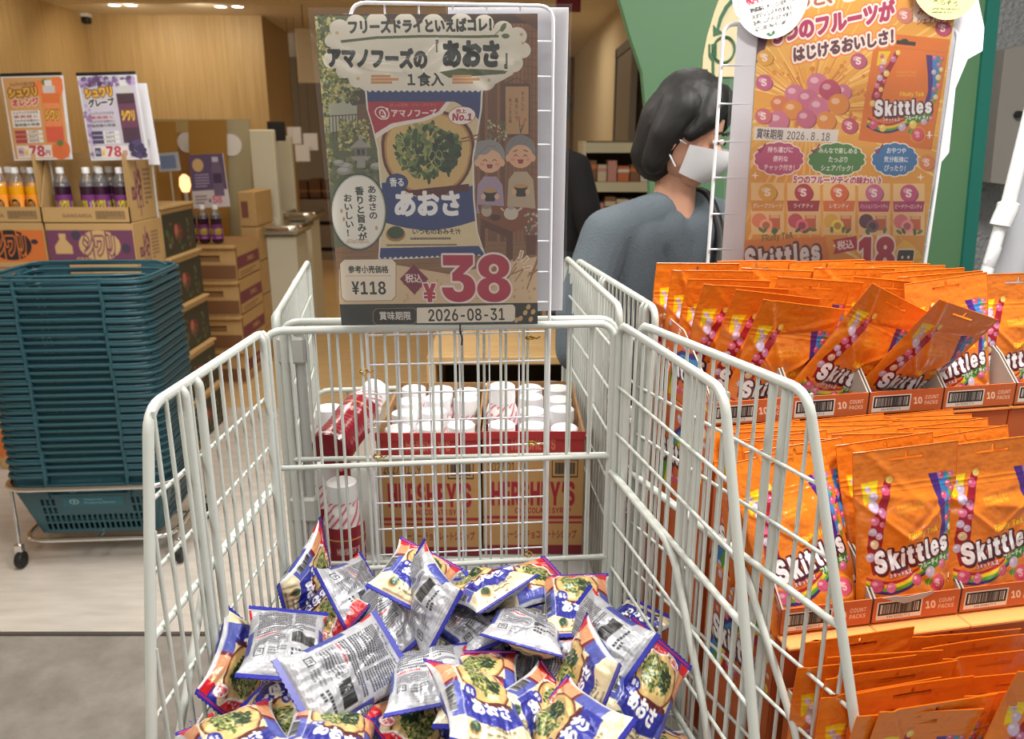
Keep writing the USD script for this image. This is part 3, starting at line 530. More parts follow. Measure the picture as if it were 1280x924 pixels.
def art_candy_poster(W, H, C):
    rnd = random.Random(4); a = Art(1188, 1640, (236, 176, 78), C)
    for i in range(30):
        y = -40 + i * 14; a.poly([(900, y), (1220, y), (1220, y + 14), (900, y + 14)], tuple(int(v) for v in np.array((238, 184, 84)) + np.array((-8, -18, -24)) * abs(math.sin(i * .45))))
    for i in range(60): t = rnd.uniform(0, 6.28); a.line([(1010, 130), (1010 + 220 * math.cos(t), 130 + 200 * math.sin(t))], rnd.choice([(246, 200, 104), (242, 190, 92), (250, 214, 130)]), rnd.uniform(1, 4))
    a.poly([(940, -5), (975, -5), (952, 75), (945, 80)], (92, 48, 78))
    gold = [(222, 150, 50), (238, 178, 80), (206, 130, 44)]
    for i in range(60):
        t = rnd.uniform(math.pi, 2 * math.pi); r = rnd.uniform(34, 82); x, y = 1012 + r * math.cos(t) * 1.05, 140 + r * math.sin(t) * .95
        a.line([(1012 + r * .5 * math.cos(t), 140 + r * .5 * math.sin(t)), (x, y)], rnd.choice(gold), 1.6); a.ell(x, y, rnd.uniform(1.4, 3.2), None, rnd.choice(gold))
    a.dabs(rnd, 950, 140, 1070, 165, 60, gold, 1, 4)
    P, Q, O2 = (206, 122, 150), (186, 74, 104), (224, 146, 60)
    for x, y, r, c in ((1020, 105, 13, P), (992, 118, 12, P), (1052, 116, 10, P), (1035, 113, 13, Q), (974, 131, 11, (214, 124, 76)), (1008, 125, 13, (200, 110, 140)), (990, 138, 12, O2), (1022, 135, 13, P), (1046, 131, 13, O2), (1006, 149, 12, (196, 104, 132)), (972, 152, 13, P), (1031, 152, 12, O2)): candy(a, x, y, r, c)
    for x, y, c in ((1071, 77, (186, 90, 124)), (955, 104, (196, 96, 140)), (956, 73, (228, 170, 60)), (1060, 158, (196, 84, 110)), (1129, 20, (214, 130, 110)), (1178, 36, (186, 70, 110)), (954, 146, (210, 110, 120)), (1158, 204, (224, 140, 80))): candy(a, x, y, 10, c, (246, 226, 226))
    # pouch picture, upright but turned a little
    sub = Art(112, 150, (226, 120, 50), ss=6); pouch_art(sub, random.Random(12), 0, -6, 112, 150, k=1, tone=.97); sub.rect(28, 8, 62, 13, (50, 36, 32)); sub.ell(45, 9, 6, 4, (50, 36, 32))
    c4 = [(1093, 41), (1187, 50), (1163, 188), (1071, 176)]; dst = [a.q(*p) for p in c4]
    Hm = homography(dst, [(0, 0), (sub.W, 0), (sub.W, sub.H), (0, sub.H)]); co = (Hm / Hm[2, 2]).ravel()[:8]
    wp = sub.im.transform(a.im.size, Image.PERSPECTIVE, tuple(co), Image.BICUBIC); mk = Image.new('L', a.im.size, 0); ImageDraw.Draw(mk).polygon(dst, fill=255); a.im.paste(wp, (0, 0), mk); a.d = ImageDraw.Draw(a.im)
    # headline
    mag, wh, org = (176, 40, 92), (248, 240, 234), (236, 140, 60)
    a.text('ほっと、とろ～り', 1050, -6, 150, 18, (176, 90, 60), bold=6, rot=-9, edges=[(3, wh)])
    a.text('はじけるおいしさ！', 1057, 57, 136, 19, (96, 44, 56), bold=7, rot=-9, edges=[(4.2, org), (2.4, wh)])
    a.text('5つのフルーツが', 1041, 28, 152, 27, mag, bold=8, rot=-10, edges=[(3.8, org), (2.2, wh)])
    a.rect(1140, -10, 1182, 28, (246, 232, 214)); a.text('楽しい！', 1160, 2, 30, 9, mag, bold=3, rot=-6); a.text('みんなで', 1163, 13, 36, 9, mag, bold=3, rot=-6); a.text('シェアしよう', 1166, 25, 44, 9, mag, bold=3, rot=-6)
    a.poly([(943, 159), (1047, 163), (1044, 179), (942, 176)], (232, 228, 222)); a.text('賞味期限', 962, 168.5, 33, 13, (36, 34, 34), bold=1, rot=4); a.text('2026 . 8 . 18', 1009, 171, 54, 10, (36, 34, 34), 'Regular', rot=2)
    for x, y, rx, ry, c, tx in ((973, 199, 28, 19, (190, 82, 126), ('持ち運びに', '便利な', 'チャック付き！')), (1044, 200, 33, 19, (78, 138, 72), ('みんなで楽しめる', 'たっぷり', 'シェアパック！')), (1117, 200, 27, 19, (60, 124, 182), ('おやつや', '気分転換に', 'ぴったり！'))):
        a.scallop(x, y, rx, ry, c, (250, 240, 228))
        for i, t in enumerate(tx): a.text(t, x + 2, y - 11 + i * 11, min(rx * 1.5, len(t) * 6.4), 7.6, (250, 246, 244), bold=3, rot=1)
        a.line([(x - rx + 2, y - 12), (x - rx + 5, y - 8), (x - rx + 12, y - 19)], (150, 40, 80), 2.2)
    a.text('5つのフルーツティの味わい♪', 1046, 226, 112, 10.5, mag, bold=5, rot=1, edges=[(1.8, wh)])
    for i in range(26): t = rnd.uniform(-1.2, 1.4); a.poly([(1090, 335), (1090 + 66 * math.cos(t + 4.7), 335 + 44 * math.sin(t + 4.7)), (1090 + 66 * math.cos(t + 4.8), 335 + 44 * math.sin(t + 4.8))], rnd.choice([(250, 236, 190), (240, 200, 70)]))
    for i, (x, c, rb, tx, fr) in enumerate(((959, (230, 178, 50), (222, 160, 60), 'グレープフルーツ', (232, 140, 100)), (1003, (180, 44, 70), (166, 40, 66), 'ライチティ', (206, 84, 110)), (1047, (224, 110, 50), (224, 120, 56), 'レモンティ', (236, 196, 70)), (1091, (204, 110, 156), (176, 52, 110), 'パッションフルーツティ', (96, 50, 76)), (1135, (200, 84, 136), (176, 52, 110), 'ピーチウーロンティ', (226, 130, 140)))):
        y = 241 + i * .3; a.rect(x - 20, y - 12, x + 20, y + 52, (244, 214, 150)); candy(a, x, y, 11, c, (250, 246, 244))
        a.poly([(x - 20, y + 10), (x + 20, y + 10), (x + 18, y + 23), (x - 19, y + 23)], rb); a.text(tx, x, y + 16.5, min(36, len(tx) * 5.2), 6, (252, 244, 236), bold=3)
        yy = y + 37; a.rect(x + 2, yy - 9, x + 15, yy + 9, (206, 110, 60)); a.rect(x + 3, yy - 9, x + 14, yy - 5, (240, 190, 140)); a.ell(x - 10, yy - 2, 9, 9, fr); a.ell(x - 2, yy + 4, 8, 8, tuple(min(255, v + 40) for v in fr)); a.ell(x - 2, yy + 4, 4.5, 4.5, tuple(int(v * .8) for v in fr))
        for q in range(4): a.ell(x + rnd.uniform(-14, 16), yy + rnd.uniform(8, 12), 4, 2, rnd.choice([(96, 130, 60), (70, 110, 56)]), rot=rnd.uniform(0, 3))
    a.poly([(930, 300), (1030, 296), (1040, 350), (925, 350)], (226, 140, 60))
    a.text('FRuity TeA', 971, 297, 38, 11, (110, 96, 30), 'Bold', rot=-6); skittles_word(a, 977, 321, 96, 40, -9, (86, 40, 50)); a.text('スキットルズ フルーティティ', 984, 338, 74, 8, (250, 236, 226), bold=4, rot=-8, edges=[(.8, (176, 60, 60))])
    candy(a, 1003, 341, 8, (232, 170, 70)); candy(a, 1025, 336, 7.5, (210, 90, 110))
    a.poly([(1039, 300), (1069, 295), (1070, 312), (1040, 318), (1043, 308)], (176, 36, 76)); a.text('税込', 1055, 306, 22, 12, (250, 240, 236), bold=5, rot=-6)
    a.text('18', 1093, 317, 50, 42, (178, 30, 70), 'Black', bold=3, edges=[(2.6, (250, 244, 238))], shear=-.1)
    a.text('円', 1130, 328, 24, 30, (34, 34, 36), bold=10, edges=[(1.6, (250, 244, 238))])
    for x, y in ((944, 220), (1161, 170), (1168, 232), (1150, 222)): a.poly([(x, y - 5), (x + 1, y - 1), (x + 5, y), (x + 1, y + 1), (x, y + 5), (x - 1, y + 1), (x - 5, y), (x - 1, y - 1)], (255, 250, 236))
    return a.out(W, H)

def art_drink_poster(W, H, C, grape):
    rnd = random.Random(7 + grape); bg = (216, 162, 96) if not grape else (206, 200, 212); a = Art(600, 900, (236, 236, 236), C); c = np.array(C, float); m = c.mean(0)
    U = lambda s, t: tuple((c[0] * (1 - s) + c[1] * s) * (1 - t) + (c[3] * (1 - s) + c[2] * s) * t)
    def R(s0, t0, s1, t1, f): a.poly([U(s0, t0), U(s1, t0), U(s1, t1), U(s0, t1)], f)
    R(.03, .02, .97, .98, bg); w = np.linalg.norm(c[1] - c[0]); h = np.linalg.norm(c[3] - c[0])
    def TX(t, s, u, ww, hh, col, **k): x, y = U(s, u); a.text(t, x, y, w * ww, h * hh, col, **k)
    def E(s, u, r, col): x, y = U(s, u); a.ell(x, y, w * r, None, col)
    if grape:
        for _ in range(70): E(rnd.uniform(.03, .95), rnd.uniform(.03, .12), rnd.uniform(.02, .05), rnd.choice([(96, 60, 110), (130, 100, 150), (190, 170, 210), (70, 40, 84)]))
        for _ in range(40): E(rnd.uniform(.03, .12), rnd.uniform(.1, .95), .03, rnd.choice([(150, 120, 170), (190, 170, 210)]))
    else:
        for s, u in ((.62, .15), (.9, .12), (.85, .2)): E(s, u, .13, (236, 130, 60))
        E(.7, .08, .05, (90, 120, 60))
    liq = (66, 28, 48) if grape else (224, 118, 44)
    R(.70, .06, .82, .13, (226, 226, 224)); R(.66, .13, .86, .22, (206, 204, 200)); R(.62, .22, .92, .80, liq); R(.63, .34, .91, .62, (110, 52, 86) if grape else (232, 146, 84)); TX('シワリ', .77, .48, .25, .13, (236, 196, 60), bold=9, edges=[(.6, (120, 60, 20))])
    R(.62, .62, .92, .80, (74, 34, 60) if grape else (220, 92, 60))
    TX('シュワッとはじける', .34, .10, .42, .045, (60, 40, 40), bold=3, rot=-4); TX('シュワリ', .33, .20, .52, .12, (236, 176, 40), bold=12, rot=-5, edges=[(1.0, (70, 50, 40))])
    TX('グレープ' if grape else 'オレンジ', .34, .32, .46, .10, (54, 50, 58) if grape else (206, 70, 50), bold=9, rot=-5, edges=[(.8, (240, 236, 230))])
    if not grape: R(.08, .42, .56, .62, (236, 232, 226))
    for i in range(4): TX(('シュワッとひろがる', '果実感と', 'さわやかな味わい', '強炭酸の刺激')[i], .32, .445 + i * .048, .42, .036, (70, 66, 70) if i != 1 else (180, 60, 60), bold=2, rot=-3)
    for i in range(3):
        R(.09, .655 + i * .052, .28, .695 + i * .052, (176, 60, 70) if not grape else (70, 60, 100)); R(.29, .655 + i * .052, .56, .695 + i * .052, (236, 234, 230)); TX(('118円', '98円', '88円')[i], .40, .675 + i * .052, .16, .03, (60, 60, 60), bold=1)
    R(.08, .83, .68, .97, (238, 230, 222)); R(.10, .85, .20, .95, (206, 190, 200) if not grape else (70, 70, 110)); TX('税込', .15, .90, .08, .04, (150, 40, 60) if not grape else (230, 230, 236), bold=3); TX('¥', .24, .91, .08, .08, (236, 186, 50), kind='Bold'); TX('78', .42, .895, .27, .125, (190, 40, 70), kind='Black'); TX('円', .61, .92, .09, .06, (160, 70, 80), bold=4)
    if grape:
        for _ in range(30): E(rnd.uniform(.72, .94), rnd.uniform(.78, .96), .05, rnd.choice([(60, 44, 90), (84, 66, 116), (46, 34, 74)]))
    else: E(.84, .89, .15, (226, 116, 50)); E(.84, .81, .05, (90, 130, 60))
    return a.out(W, H)
def art_small_poster(W, H):
    rnd = random.Random(31); a = Art(50, 66, (96, 78, 112), ss=10); a.rect(0, 44, 50, 66, (206, 196, 196)); a.ell(12, 13, 8, 8, (206, 170, 120)); a.rect(33, 4, 42, 10, (190, 190, 200)); a.poly([(31, 16), (34, 10), (42, 10), (45, 16), (45, 52), (31, 52)], (112, 96, 120)); a.rect(32, 24, 44, 36, (70, 56, 86)); a.lines_of_text(rnd, 6, 24, 26, 5, 3.5, (176, 164, 190), 1.6); a.text('58', 34, 56, 14, 10, (206, 110, 130), 'Black'); a.text('¥', 24, 57, 4, 5, (60, 50, 60), 'Bold'); a.lines_of_text(rnd, 4, 50, 20, 3, 4, (120, 100, 110), 2); return a.out(W, H)
def art_box(W, H, kind):
    rnd = random.Random(len(kind) * 7 + ord(kind[0])); K = (188, 152, 100); a = Art(100, 62, K, ss=10)
    if kind in ('grape_front', 'orange_front'):
        g = kind[0] == 'g'; base = (112, 62, 92) if g else (206, 112, 52); ink = (200, 164, 112) if g else (40, 34, 40)
        a.rect(0, 8, 100, 46, base); a.ell(60, 26, 24, 18, ink)
        for x in (44, 52, 68, 76): a.line([(x, 8), (x, 44)], base, 1.6)
        a.text('シワリ', 60, 26, 40, 24, base, bold=11); a.text('シワリ', 60, 26, 40, 24, ink, bold=5, edges=[(1.4, base)])
        if g: a.rect(14, 12, 22, 18, ink); a.poly([(15, 18), (21, 18), (28, 27), (28, 36), (8, 36), (8, 27)], ink); a.text('GRAPE', 42, 43, 22, 6, ink, 'Bold'); a.ell(34, 14, 5, 6, (70, 60, 80)); a.ell(90, 30, 5, 6, (70, 60, 80))
        else: a.text('ORANGE', 20, 44, 28, 5, (226, 150, 90), 'Bold'); a.ell(88, 22, 4, 3, (60, 40, 60))
        a.lines_of_text(rnd, 10, 52, 60, 2, 4, (130, 90, 80), 2.4)
    elif kind == 'tray_front': a.rect(0, 0, 100, 62, K); a.text('SANGARIA', 40, 34, 34, 16, (120, 92, 66), 'Bold'); a.rect(62, 14, 94, 48, (150, 122, 84), (110, 84, 58), 1); a.lines_of_text(rnd, 64, 18, 92, 4, 7, (110, 84, 58), 4)
    elif kind == 'grape_side':
        pu = (112, 58, 84); a.rect(28, 16, 50, 50, (150, 108, 90)); a.poly([(36, 16), (42, 16), (46, 26), (46, 48), (32, 48), (32, 26)], K); a.dabs(rnd, 28, 16, 50, 48, 14, [pu], 2, 4); a.rect(38, 6, 40, 58, pu); a.rect(14, 30, 26, 42, pu); a.lines_of_text(rnd, 58, 14, 84, 8, 4.4, (120, 96, 80), 2.4); a.text('28', 20, 36, 8, 6, K, 'Bold')
    elif kind == 'dark_side': a.rect(0, 6, 100, 62, (56, 54, 40)); a.ell(46, 34, 14, 12, (104, 52, 44)); a.ell(40, 30, 6, 8, (180, 96, 80)); a.dabs(rnd, 10, 14, 90, 56, 22, [(90, 84, 56), (74, 92, 58), (120, 104, 70)], 2, 5)
    elif kind == 'brown_side': a.rect(0, 22, 100, 44, (120, 56, 70)); a.lines_of_text(rnd, 10, 50, 80, 2, 5, (130, 96, 66), 3); a.text('24本入', 60, 32, 34, 11, K, bold=5)
    return a.out(W, H)
def art_syrup_carton(W, H):
    rnd = random.Random(77); a = Art(160, 130, (178, 136, 84), ss=8); dr = (150, 34, 44)
    a.rect(0, 0, 160, 22, (172, 52, 50)); a.text('HERSHEY’S', 80, 12, 70, 12, (206, 110, 90), 'Black'); a.rect(0, 22, 160, 24, (120, 90, 56))
    a.text('2027.01.19', 38, 36, 60, 11, (60, 48, 36), 'Medium'); a.rect(110, 28, 150, 46, (178, 136, 84), (40, 32, 28), 1.4); a.barcode(rnd, 113, 31, 147, 43, (40, 32, 28), (190, 150, 100))
    a.text('HERSHEY’S', 80, 64, 134, 26, (150, 30, 44), 'Black'); a.text('CHOCOLATE SYRUP', 96, 82, 90, 6, (150, 30, 44), 'Bold'); a.rect(0, 88, 160, 91, dr); a.rect(0, 94, 160, 96, dr); a.text('ハーシー チョコレートシロップ', 92, 108, 118, 10, (140, 60, 50), bold=4); a.rect(0, 120, 160, 130, (120, 30, 38)); return a.out(W, H)
def art_syrup_bottle(W, H):
    rnd = random.Random(78); a = Art(140, 100, (140, 24, 42), ss=6)
    for i in range(4): a.text('HERSHEY’S', 20 + i * 35, 34, 26, 8, (226, 206, 196), 'Black'); a.lines_of_text(rnd, 8 + i * 35, 46, 34 + i * 35, 7, 5, (176, 76, 84), 1.6)
    a.rect(0, 18, 140, 20, (200, 160, 80)); a.rect(0, 92, 140, 100, (110, 18, 34)); a.rect(78, 82, 104, 90, (226, 220, 214)); a.text('2027.01.19', 91, 86, 22, 5, (40, 36, 34), 'Medium'); return a.out(W, H)
def art_syrup_shoulder(W, H):
    a = Art(140, 40, (226, 216, 218), ss=6)
    for i in range(28): a.line([(i * 10 - 20, 40), (i * 10 + 14, 0)], (186, 60, 84), 2.4); 
    for i in range(7): a.ell(i * 20 + 8, 20, 6, 5, (236, 230, 230))
    return a.out(W, H)
def art_bottle_label(W, H, grape):
    a = Art(180, 60, (110, 40, 110) if grape else (244, 150, 30), ss=5)
    for i in range(4):
        x = 24 + i * 45
        if grape: a.ell(x, 28, 16, 15, (150, 120, 40)); a.text('シワリ', x, 28, 34, 26, (214, 190, 60), bold=11, edges=[(1.2, (60, 20, 50))]); a.text('GRAPE', x - 20, 30, 4, 22, (220, 210, 230), 'Black'); a.rect(x - 14, 50, x + 14, 54, (190, 130, 180))
        else: a.ell(x, 28, 15, 16, (30, 24, 50)); a.text('シワリ', x, 28, 24, 20, (240, 170, 50), bold=9); a.line([(x + 22, 0), (x + 22, 60)], (250, 190, 110), 1.6)
    return a.out(W, H)
def art_carton_front(W, H):
    rnd = random.Random(51); a = Art(112, 40, (196, 98, 48), ss=8); a.rect(5, 7, 63, 36, (226, 216, 204)); a.rect(7, 9, 61, 29, (24, 22, 22)); a.barcode(rnd, 9.5, 11.5, 58.5, 26.5, (18, 18, 18), (222, 214, 204)); a.text('104 0220177 3', 34, 32.5, 30, 3.6, (70, 64, 60), 'Medium'); a.text('10', 74, 20, 14, 13, (238, 208, 184), 'Black', shear=-.15); a.text('COUNT', 95, 15, 21, 7, (232, 200, 176), 'Bold'); a.text('PACKS', 95, 25, 21, 7, (232, 200, 176), 'Bold'); return a.out(W, H)
def art_carton_side(W, H):
    rnd = random.Random(52); a = Art(200, 165, (206, 104, 50), ss=4)
    for i, c in enumerate([(58, 40, 110), (60, 130, 190), (90, 160, 60), (230, 200, 50), (176, 32, 44)]): a.line([(10 + i * 14, 165), (30 + i * 13, 110), (70 + i * 12, 70), (120 + i * 12, 30), (140 + i * 12, 0)], c, 13)
    for _ in range(40): candy(a, rnd.uniform(5, 195), rnd.uniform(5, 160), rnd.uniform(4, 9), rnd.choice(CANDY))
    skittles_word(a, 100, 90, 150, 50, -9); return a.out(W, H)
def art_round_card(W, H, kind):
    rnd = random.Random(61); bg = (236, 234, 226) if kind == 'white' else (226, 216, 150); a = Art(100, 100, bg, ss=8)
    if kind == 'white':
        a.text('切れていても', 52, 47, 74, 17, (196, 50, 80), bold=8, rot=-10); a.text('賞味期限が', 50, 24, 62, 14, (196, 50, 80), bold=7, rot=-10)
        for i, t in enumerate(('賞味期限は「おいしさの目安」です', 'まだおいしさそのままに', 'お召し上がりいただけます', '捨てるのは「もったいない！」')): a.text(t, 52, 62 + i * 7.5, 60 - i * 4, 5.4, (50, 50, 48), bold=4, rot=-10)
        a.line([(10, 60), (88, 50)], (150, 150, 146), .5); a.ell(47, 95, 3, 2, (50, 100, 70), rot=.6); a.ell(53, 93, 3, 2, (50, 100, 70), rot=-.6)
        for s in (8, 92):
            for i in range(5): a.ell(s, 50 + i * 6, 2.4, 1.4, (150, 176, 150), rot=.8)
    else:
        a.text('もったいないを', 50, 60, 66, 9, (80, 96, 60), bold=4, rot=6); a.text('へらそう', 50, 74, 40, 9, (80, 96, 60), bold=4, rot=6); a.lines_of_text(rnd, 28, 82, 72, 2, 5, (110, 116, 80), 2.6)
    return a.out(W, H)
def art_basket_label(W, H):
    a = Art(90, 26, (44, 98, 112), ss=8); a.ell(18, 13, 6, 6, None, (190, 210, 214), 1.2); a.text('S', 18, 13, 4, 6, (190, 210, 214), 'Bold'); a.text('Please use', 46, 8, 26, 5, (150, 180, 186), 'Medium'); a.text('Shopping Basket', 54, 17, 46, 6, (150, 180, 186), 'Medium'); return a.out(W, H)
# ------------------------------------------------------------------ the setting
CEIL = 2.5
concrete_m = usdkit.material(stage, '/World/Looks/concrete_floor', {'tc': ('texture_coordinate', {}), 'n': ('noise_texture', {'scale': 7, 'detail': 8, 'roughness': .65}), 'r': ('rgb_ramp', {'ramp': [(.3, tuple(lin((122, 116, 108)))), (.55, tuple(lin((144, 138, 130)))), (.75, tuple(lin((162, 156, 148))))]}), 'n2': ('noise_texture', {'scale': 60, 'detail': 4}), 'b': ('bump', {'strength': .4, 'distance': .002}), 'p': ('principled_bsdf', {'roughness': .55})},
    [('tc.object', 'n.vector'), ('n.fac', 'r.fac'), ('r.color', 'p.base_color'), ('tc.object', 'n2.vector'), ('n2.fac', 'b.height'), ('b.normal', 'p.normal')], surface='p.BSDF')
vinyl_m = usdkit.material(stage, '/World/Looks/vinyl_floor', {'tc': ('texture_coordinate', {}), 'mp': ('mapping', {'scale': (2, 9, 1)}), 'n': ('noise_texture', {'scale': 3, 'detail': 6}), 'r': ('rgb_ramp', {'ramp': [(.3, tuple(lin((192, 184, 174)))), (.7, tuple(lin((212, 204, 194))))]}), 'p': ('principled_bsdf', {'roughness': .32})},
    [('tc.object', 'mp.vector'), ('mp.vector', 'n.vector'), ('n.fac', 'r.fac'), ('r.color', 'p.base_color')], surface='p.BSDF')
wall_wood_m = wood('wood_wall_veneer', (172, 142, 96), (196, 168, 120), (26, 26, .7), .5)
ceiling_m = MAT('ceiling_paint', (232, 222, 204), .9)
beige_m = MAT('beige_wall_paint', (222, 206, 174), .85)
hall_m = MAT('hall_paint', (150, 132, 108), .85)
floor_wood_m = wood('wood_look_floor', (196, 162, 116), (214, 182, 134), (3, 14, 1), .4)  # same flooring farther back: warm light is put into this tan colour
struct('floor', box(-5, 3.5, -4.5, 2.036, -.06, 0), concrete_m)
cd(part(None, 'floor', box(-5, 3.5, 2.046, 4.1, -.06, .004), vinyl_m), kind='structure')
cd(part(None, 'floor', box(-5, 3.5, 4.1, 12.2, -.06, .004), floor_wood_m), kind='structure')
cd(part(None, 'trim_1', box(-5, 3.5, 2.034, 2.048, -.06, .006), MAT('joint_strip', (96, 90, 84), .4, .3)), kind='structure')
struct('ceiling', box(-5, 3.5, -4.5, 12.2, CEIL, CEIL + .1), ceiling_m)
def wall_between(name, a, b, z0, z1, th, m):
    a, b = np.array(a, float), np.array(b, float); d = (b - a) / np.linalg.norm(b - a); n = np.array([-d[1], d[0]]) * th
    struct(name, extrude(Polygon([a, b, b + n, a + n]), z1 - z0).apply_translation((0, 0, z0)), m)
wall_between('wall_back', (-3.93, 7.97), (-2.33, 8.05), 0, CEIL, .12, wall_wood_m)
wall_between('wall_left', (-3.53, -4.5), (-3.93, 7.97), 0, CEIL, .12, wall_wood_m)
wall_between('wall_passage', (-2.33, 8.06), (-2.42, 9.3), 0, CEIL, .12, wall_wood_m)
wall_between('wall_hall', (-4.2, 12.0), (2.5, 12.0), 0, CEIL, .1, hall_m)
wall_between('wall_right', (.88, 12.0), (.95, 4.6), 0, CEIL, .12, beige_m)
wall_between('wall_stucco', (1.0, 2.76), (3.4, 2.76), 0, CEIL, .15, MAT('rough_grey_stucco', (150, 152, 154), .9, bump=(70, .02)))
wall_between('wall_street_right', (2.6, 2.74), (2.6, -4.5), 0, CEIL, .1, MAT('pale_side_wall', (176, 176, 178), .9))
# door recess in the right wall
dm = MAT('grey_door', (150, 142, 130), .6)
dr = thing('door_1', '', ''); dr.ClearCustomData(); cd(dr, kind='structure')
part(dr, 'door_panel', box(.845, .87, 6.0, 6.85, 0, 2.02), dm); part(dr, 'door_frame', join(box(.835, .875, 5.93, 6.0, 0, 2.09), box(.835, .875, 6.85, 6.92, 0, 2.09), box(.835, .875, 5.93, 6.92, 2.02, 2.09)), MAT('door_trim', (112, 104, 94), .6)); part(dr, 'handle', tube([(.82, 6.1, .95), (.80, 6.1, .95), (.80, 6.1, 1.1), (.82, 6.1, 1.1)], .01), chrome_m)
# downlights and camera dome on the ceiling
glow_m = usdkit.material(stage, '/World/Looks/downlight_glow', {'e': ('emission', {'color': (1, .84, .6), 'strength': 14.0})}, surface='e.emission')
for i, (u, v) in enumerate(((143, 6), (164, 6), (276, 8), (297, 8))):
    p = atz(u, v, CEIL); t = thing('downlight', 'small round recessed ceiling downlight, %s along the wood wall' % ('first from the left', 'second from the left', 'third from the left', 'fourth from the left')[i], 'downlight', 'downlights by the wood wall', mat4(p))
    part(t, 'ring', lathe([(.045, 0), (.055, -.006), (.062, 0)], 20), cap_m); part(t, 'lens', lathe([(.0005, -.002), (.045, -.003)], 20), glow_m)
p = atz(105, 17, CEIL)
t = thing('ceiling_sensor', 'small dark sensor box in the ceiling corner above the wood wall', 'sensor', None, mat4(p)); part(t, 'bracket', box(-.05, .05, -.05, .05, -.03, 0, .005), cap_m); part(t, 'sensor_body', box(-.045, .045, -.045, .045, -.085, -.03, .012), black_m)
for x, c in ((-3.3, .9), (-2.65, 1.0)): spot_light('wall_washer' if x < -3 else 'wall_washer_001', (x, 7.25, 2.44), (x, 8.02, 1.2), 480 * c, WARM, 42)
spot_light('wall_washer_002', (-3.25, 6.4, 2.44), (-3.9, 6.5, 1.1), 380, WARM, 42)

# ------------------------------------------------------------------ drinks: bottles and cases
def printed_band(parent, name, prof, img, m, label=None, n=None):
    """A turned surface with a print wrapped round it; prof: (radius, z) from top to bottom."""
    a = lin(np.asarray(img.convert('RGB'))); H, W = a.shape[:2]; pr = np.asarray(prof, float)
    s = np.linspace(0, 1, len(pr)); r = np.interp(np.linspace(0, 1, H), s, pr[:, 0]); z = np.interp(np.linspace(0, 1, H), s, pr[:, 1])
    th = np.linspace(0, 2 * np.pi, W) - np.pi / 2 - np.pi / 4
    P = np.stack([r[:, None] * np.cos(th), r[:, None] * np.sin(th), np.repeat(z[:, None], W, 1)], -1)
    return quads_mesh(parent, name, P.reshape(-1, 3), grid_quads(H, W), a.reshape(-1, 3), m, label, grid_normals(P).reshape(-1, 3))
def make_drink(grape, label, M, group):
    t = thing('grape_drink_bottle' if grape else 'orange_drink_bottle', label, 'bottle', group, M)
    part(t, 'drink', lathe([(.0005, .001), (.027, 0), (.031, .006), (.031, .04), (.0305, .11), (.0315, .135), (.028, .152), (.0005, .153)], 20), grape_m if grape else amber_m, True)
    part(t, 'clear_shoulder', lathe([(.0315, .136), (.029, .154), (.020, .176), (.0135, .186), (.0135, .190)], 20), pet_m, True)
    printed_band(t, 'label_band', [(.0322, .104), (.0322, .020)], art_bottle_label(120, 40, grape), card_print_m)
    part(t, 'cap', lathe([(.0005, .211), (.0135, .210), (.0148, .207), (.0148, .187), (.0138, .186)], 18), cap_m, 40)
    return t
nth_ = ['first', 'second', 'third', 'fourth', 'fifth', 'sixth']
protos = {}
def drink(grape, x, y, z, label, rz):
    M = mat4((x, y, z), rotz(rz)); g = 'grape soda bottles on the tray' if grape else 'orange soda bottles on the tray'
    if grape not in protos: protos[grape] = make_drink(grape, label, M, g)
    else: copy(protos[grape], label, M, g)
BX, BY, BZ, BH = -1.53, 3.25, 1.075, .222      # the right front corner of the grape stack, the level of its top tray
BW, BD = .353, .262
def case(name, label, x0, x1, y0, y1, z0, z1, front=None, side=None, tray=False, group=None, top=kraft_m):
    t = thing(name, label, 'carton', group, mat4((x0, y0, z0))); w, d, h = x1 - x0, y1 - y0, z1 - z0; g = .0015
    if tray:
        part(t, 'bottom', box(0, w, 0, d, 0, .004), kraft_m); part(t, 'front_wall', box(0, w, 0, .004, 0, .062), kraft_m); part(t, 'back_wall', box(0, w, d - .004, d, 0, h), kraft_m)
        lw = Polygon([(0, 0), (d, 0), (d, h), (d * .35, h), (0, .062)])
        def side_wall(x, poly): m = extrude(poly, .004); m.apply_transform(mat4((x, 0, 0), np.array([[0, 0, 1], [1, 0, 0], [0, 1, 0.]]))); return m
        part(t, 'side_wall', side_wall(0, lw), kraft_m); part(t, 'side_wall', side_wall(w - .004, Polygon([(0, 0), (d, 0), (d, h), (0, h)])), kraft_m)
        fh = .062
    else:
        part(t, 'body', box(0, w, 0, d, 0, h - .001, .003), kraft_m); fh = h
        part(t, 'top_flap', join(box(.002, w / 2 - .001, .002, d - .002, h - .001, h + .0015), box(w / 2 + .001, w - .002, .002, d - .002, h - .001, h + .0015)), top)
    if front is not None: A = np.array; sheet(t, 'front_print', front, A((.003, -g, fh - .003)), A((w - .003, -g, fh - .003)), A((.003, -g, .003)), A((w - .003, -g, .003)), card_print_m)
    if side is not None: A = np.array; sheet(t, 'side_print', side, A((w + g, .003, h - .003)), A((w + g, d - .003, h - .003)), A((w + g, .003, .003)), A((w + g, d - .003, .003)), card_print_m)
    return t
gside, gfront, ofront, trayp, darkp, brownp = art_box(70, 60, 'grape_side'), art_box(110, 66, 'grape_front'), art_box(110, 66, 'orange_front'), art_box(90, 24, 'tray_front'), art_box(60, 40, 'dark_side'), art_box(60, 40, 'brown_side')
case('grape_soda_tray', 'kraft display tray of grape soda bottles on top of the grape cartons', BX - BW, BX, BY, BY + BD, BZ, BZ + .268, trayp, gside, True)
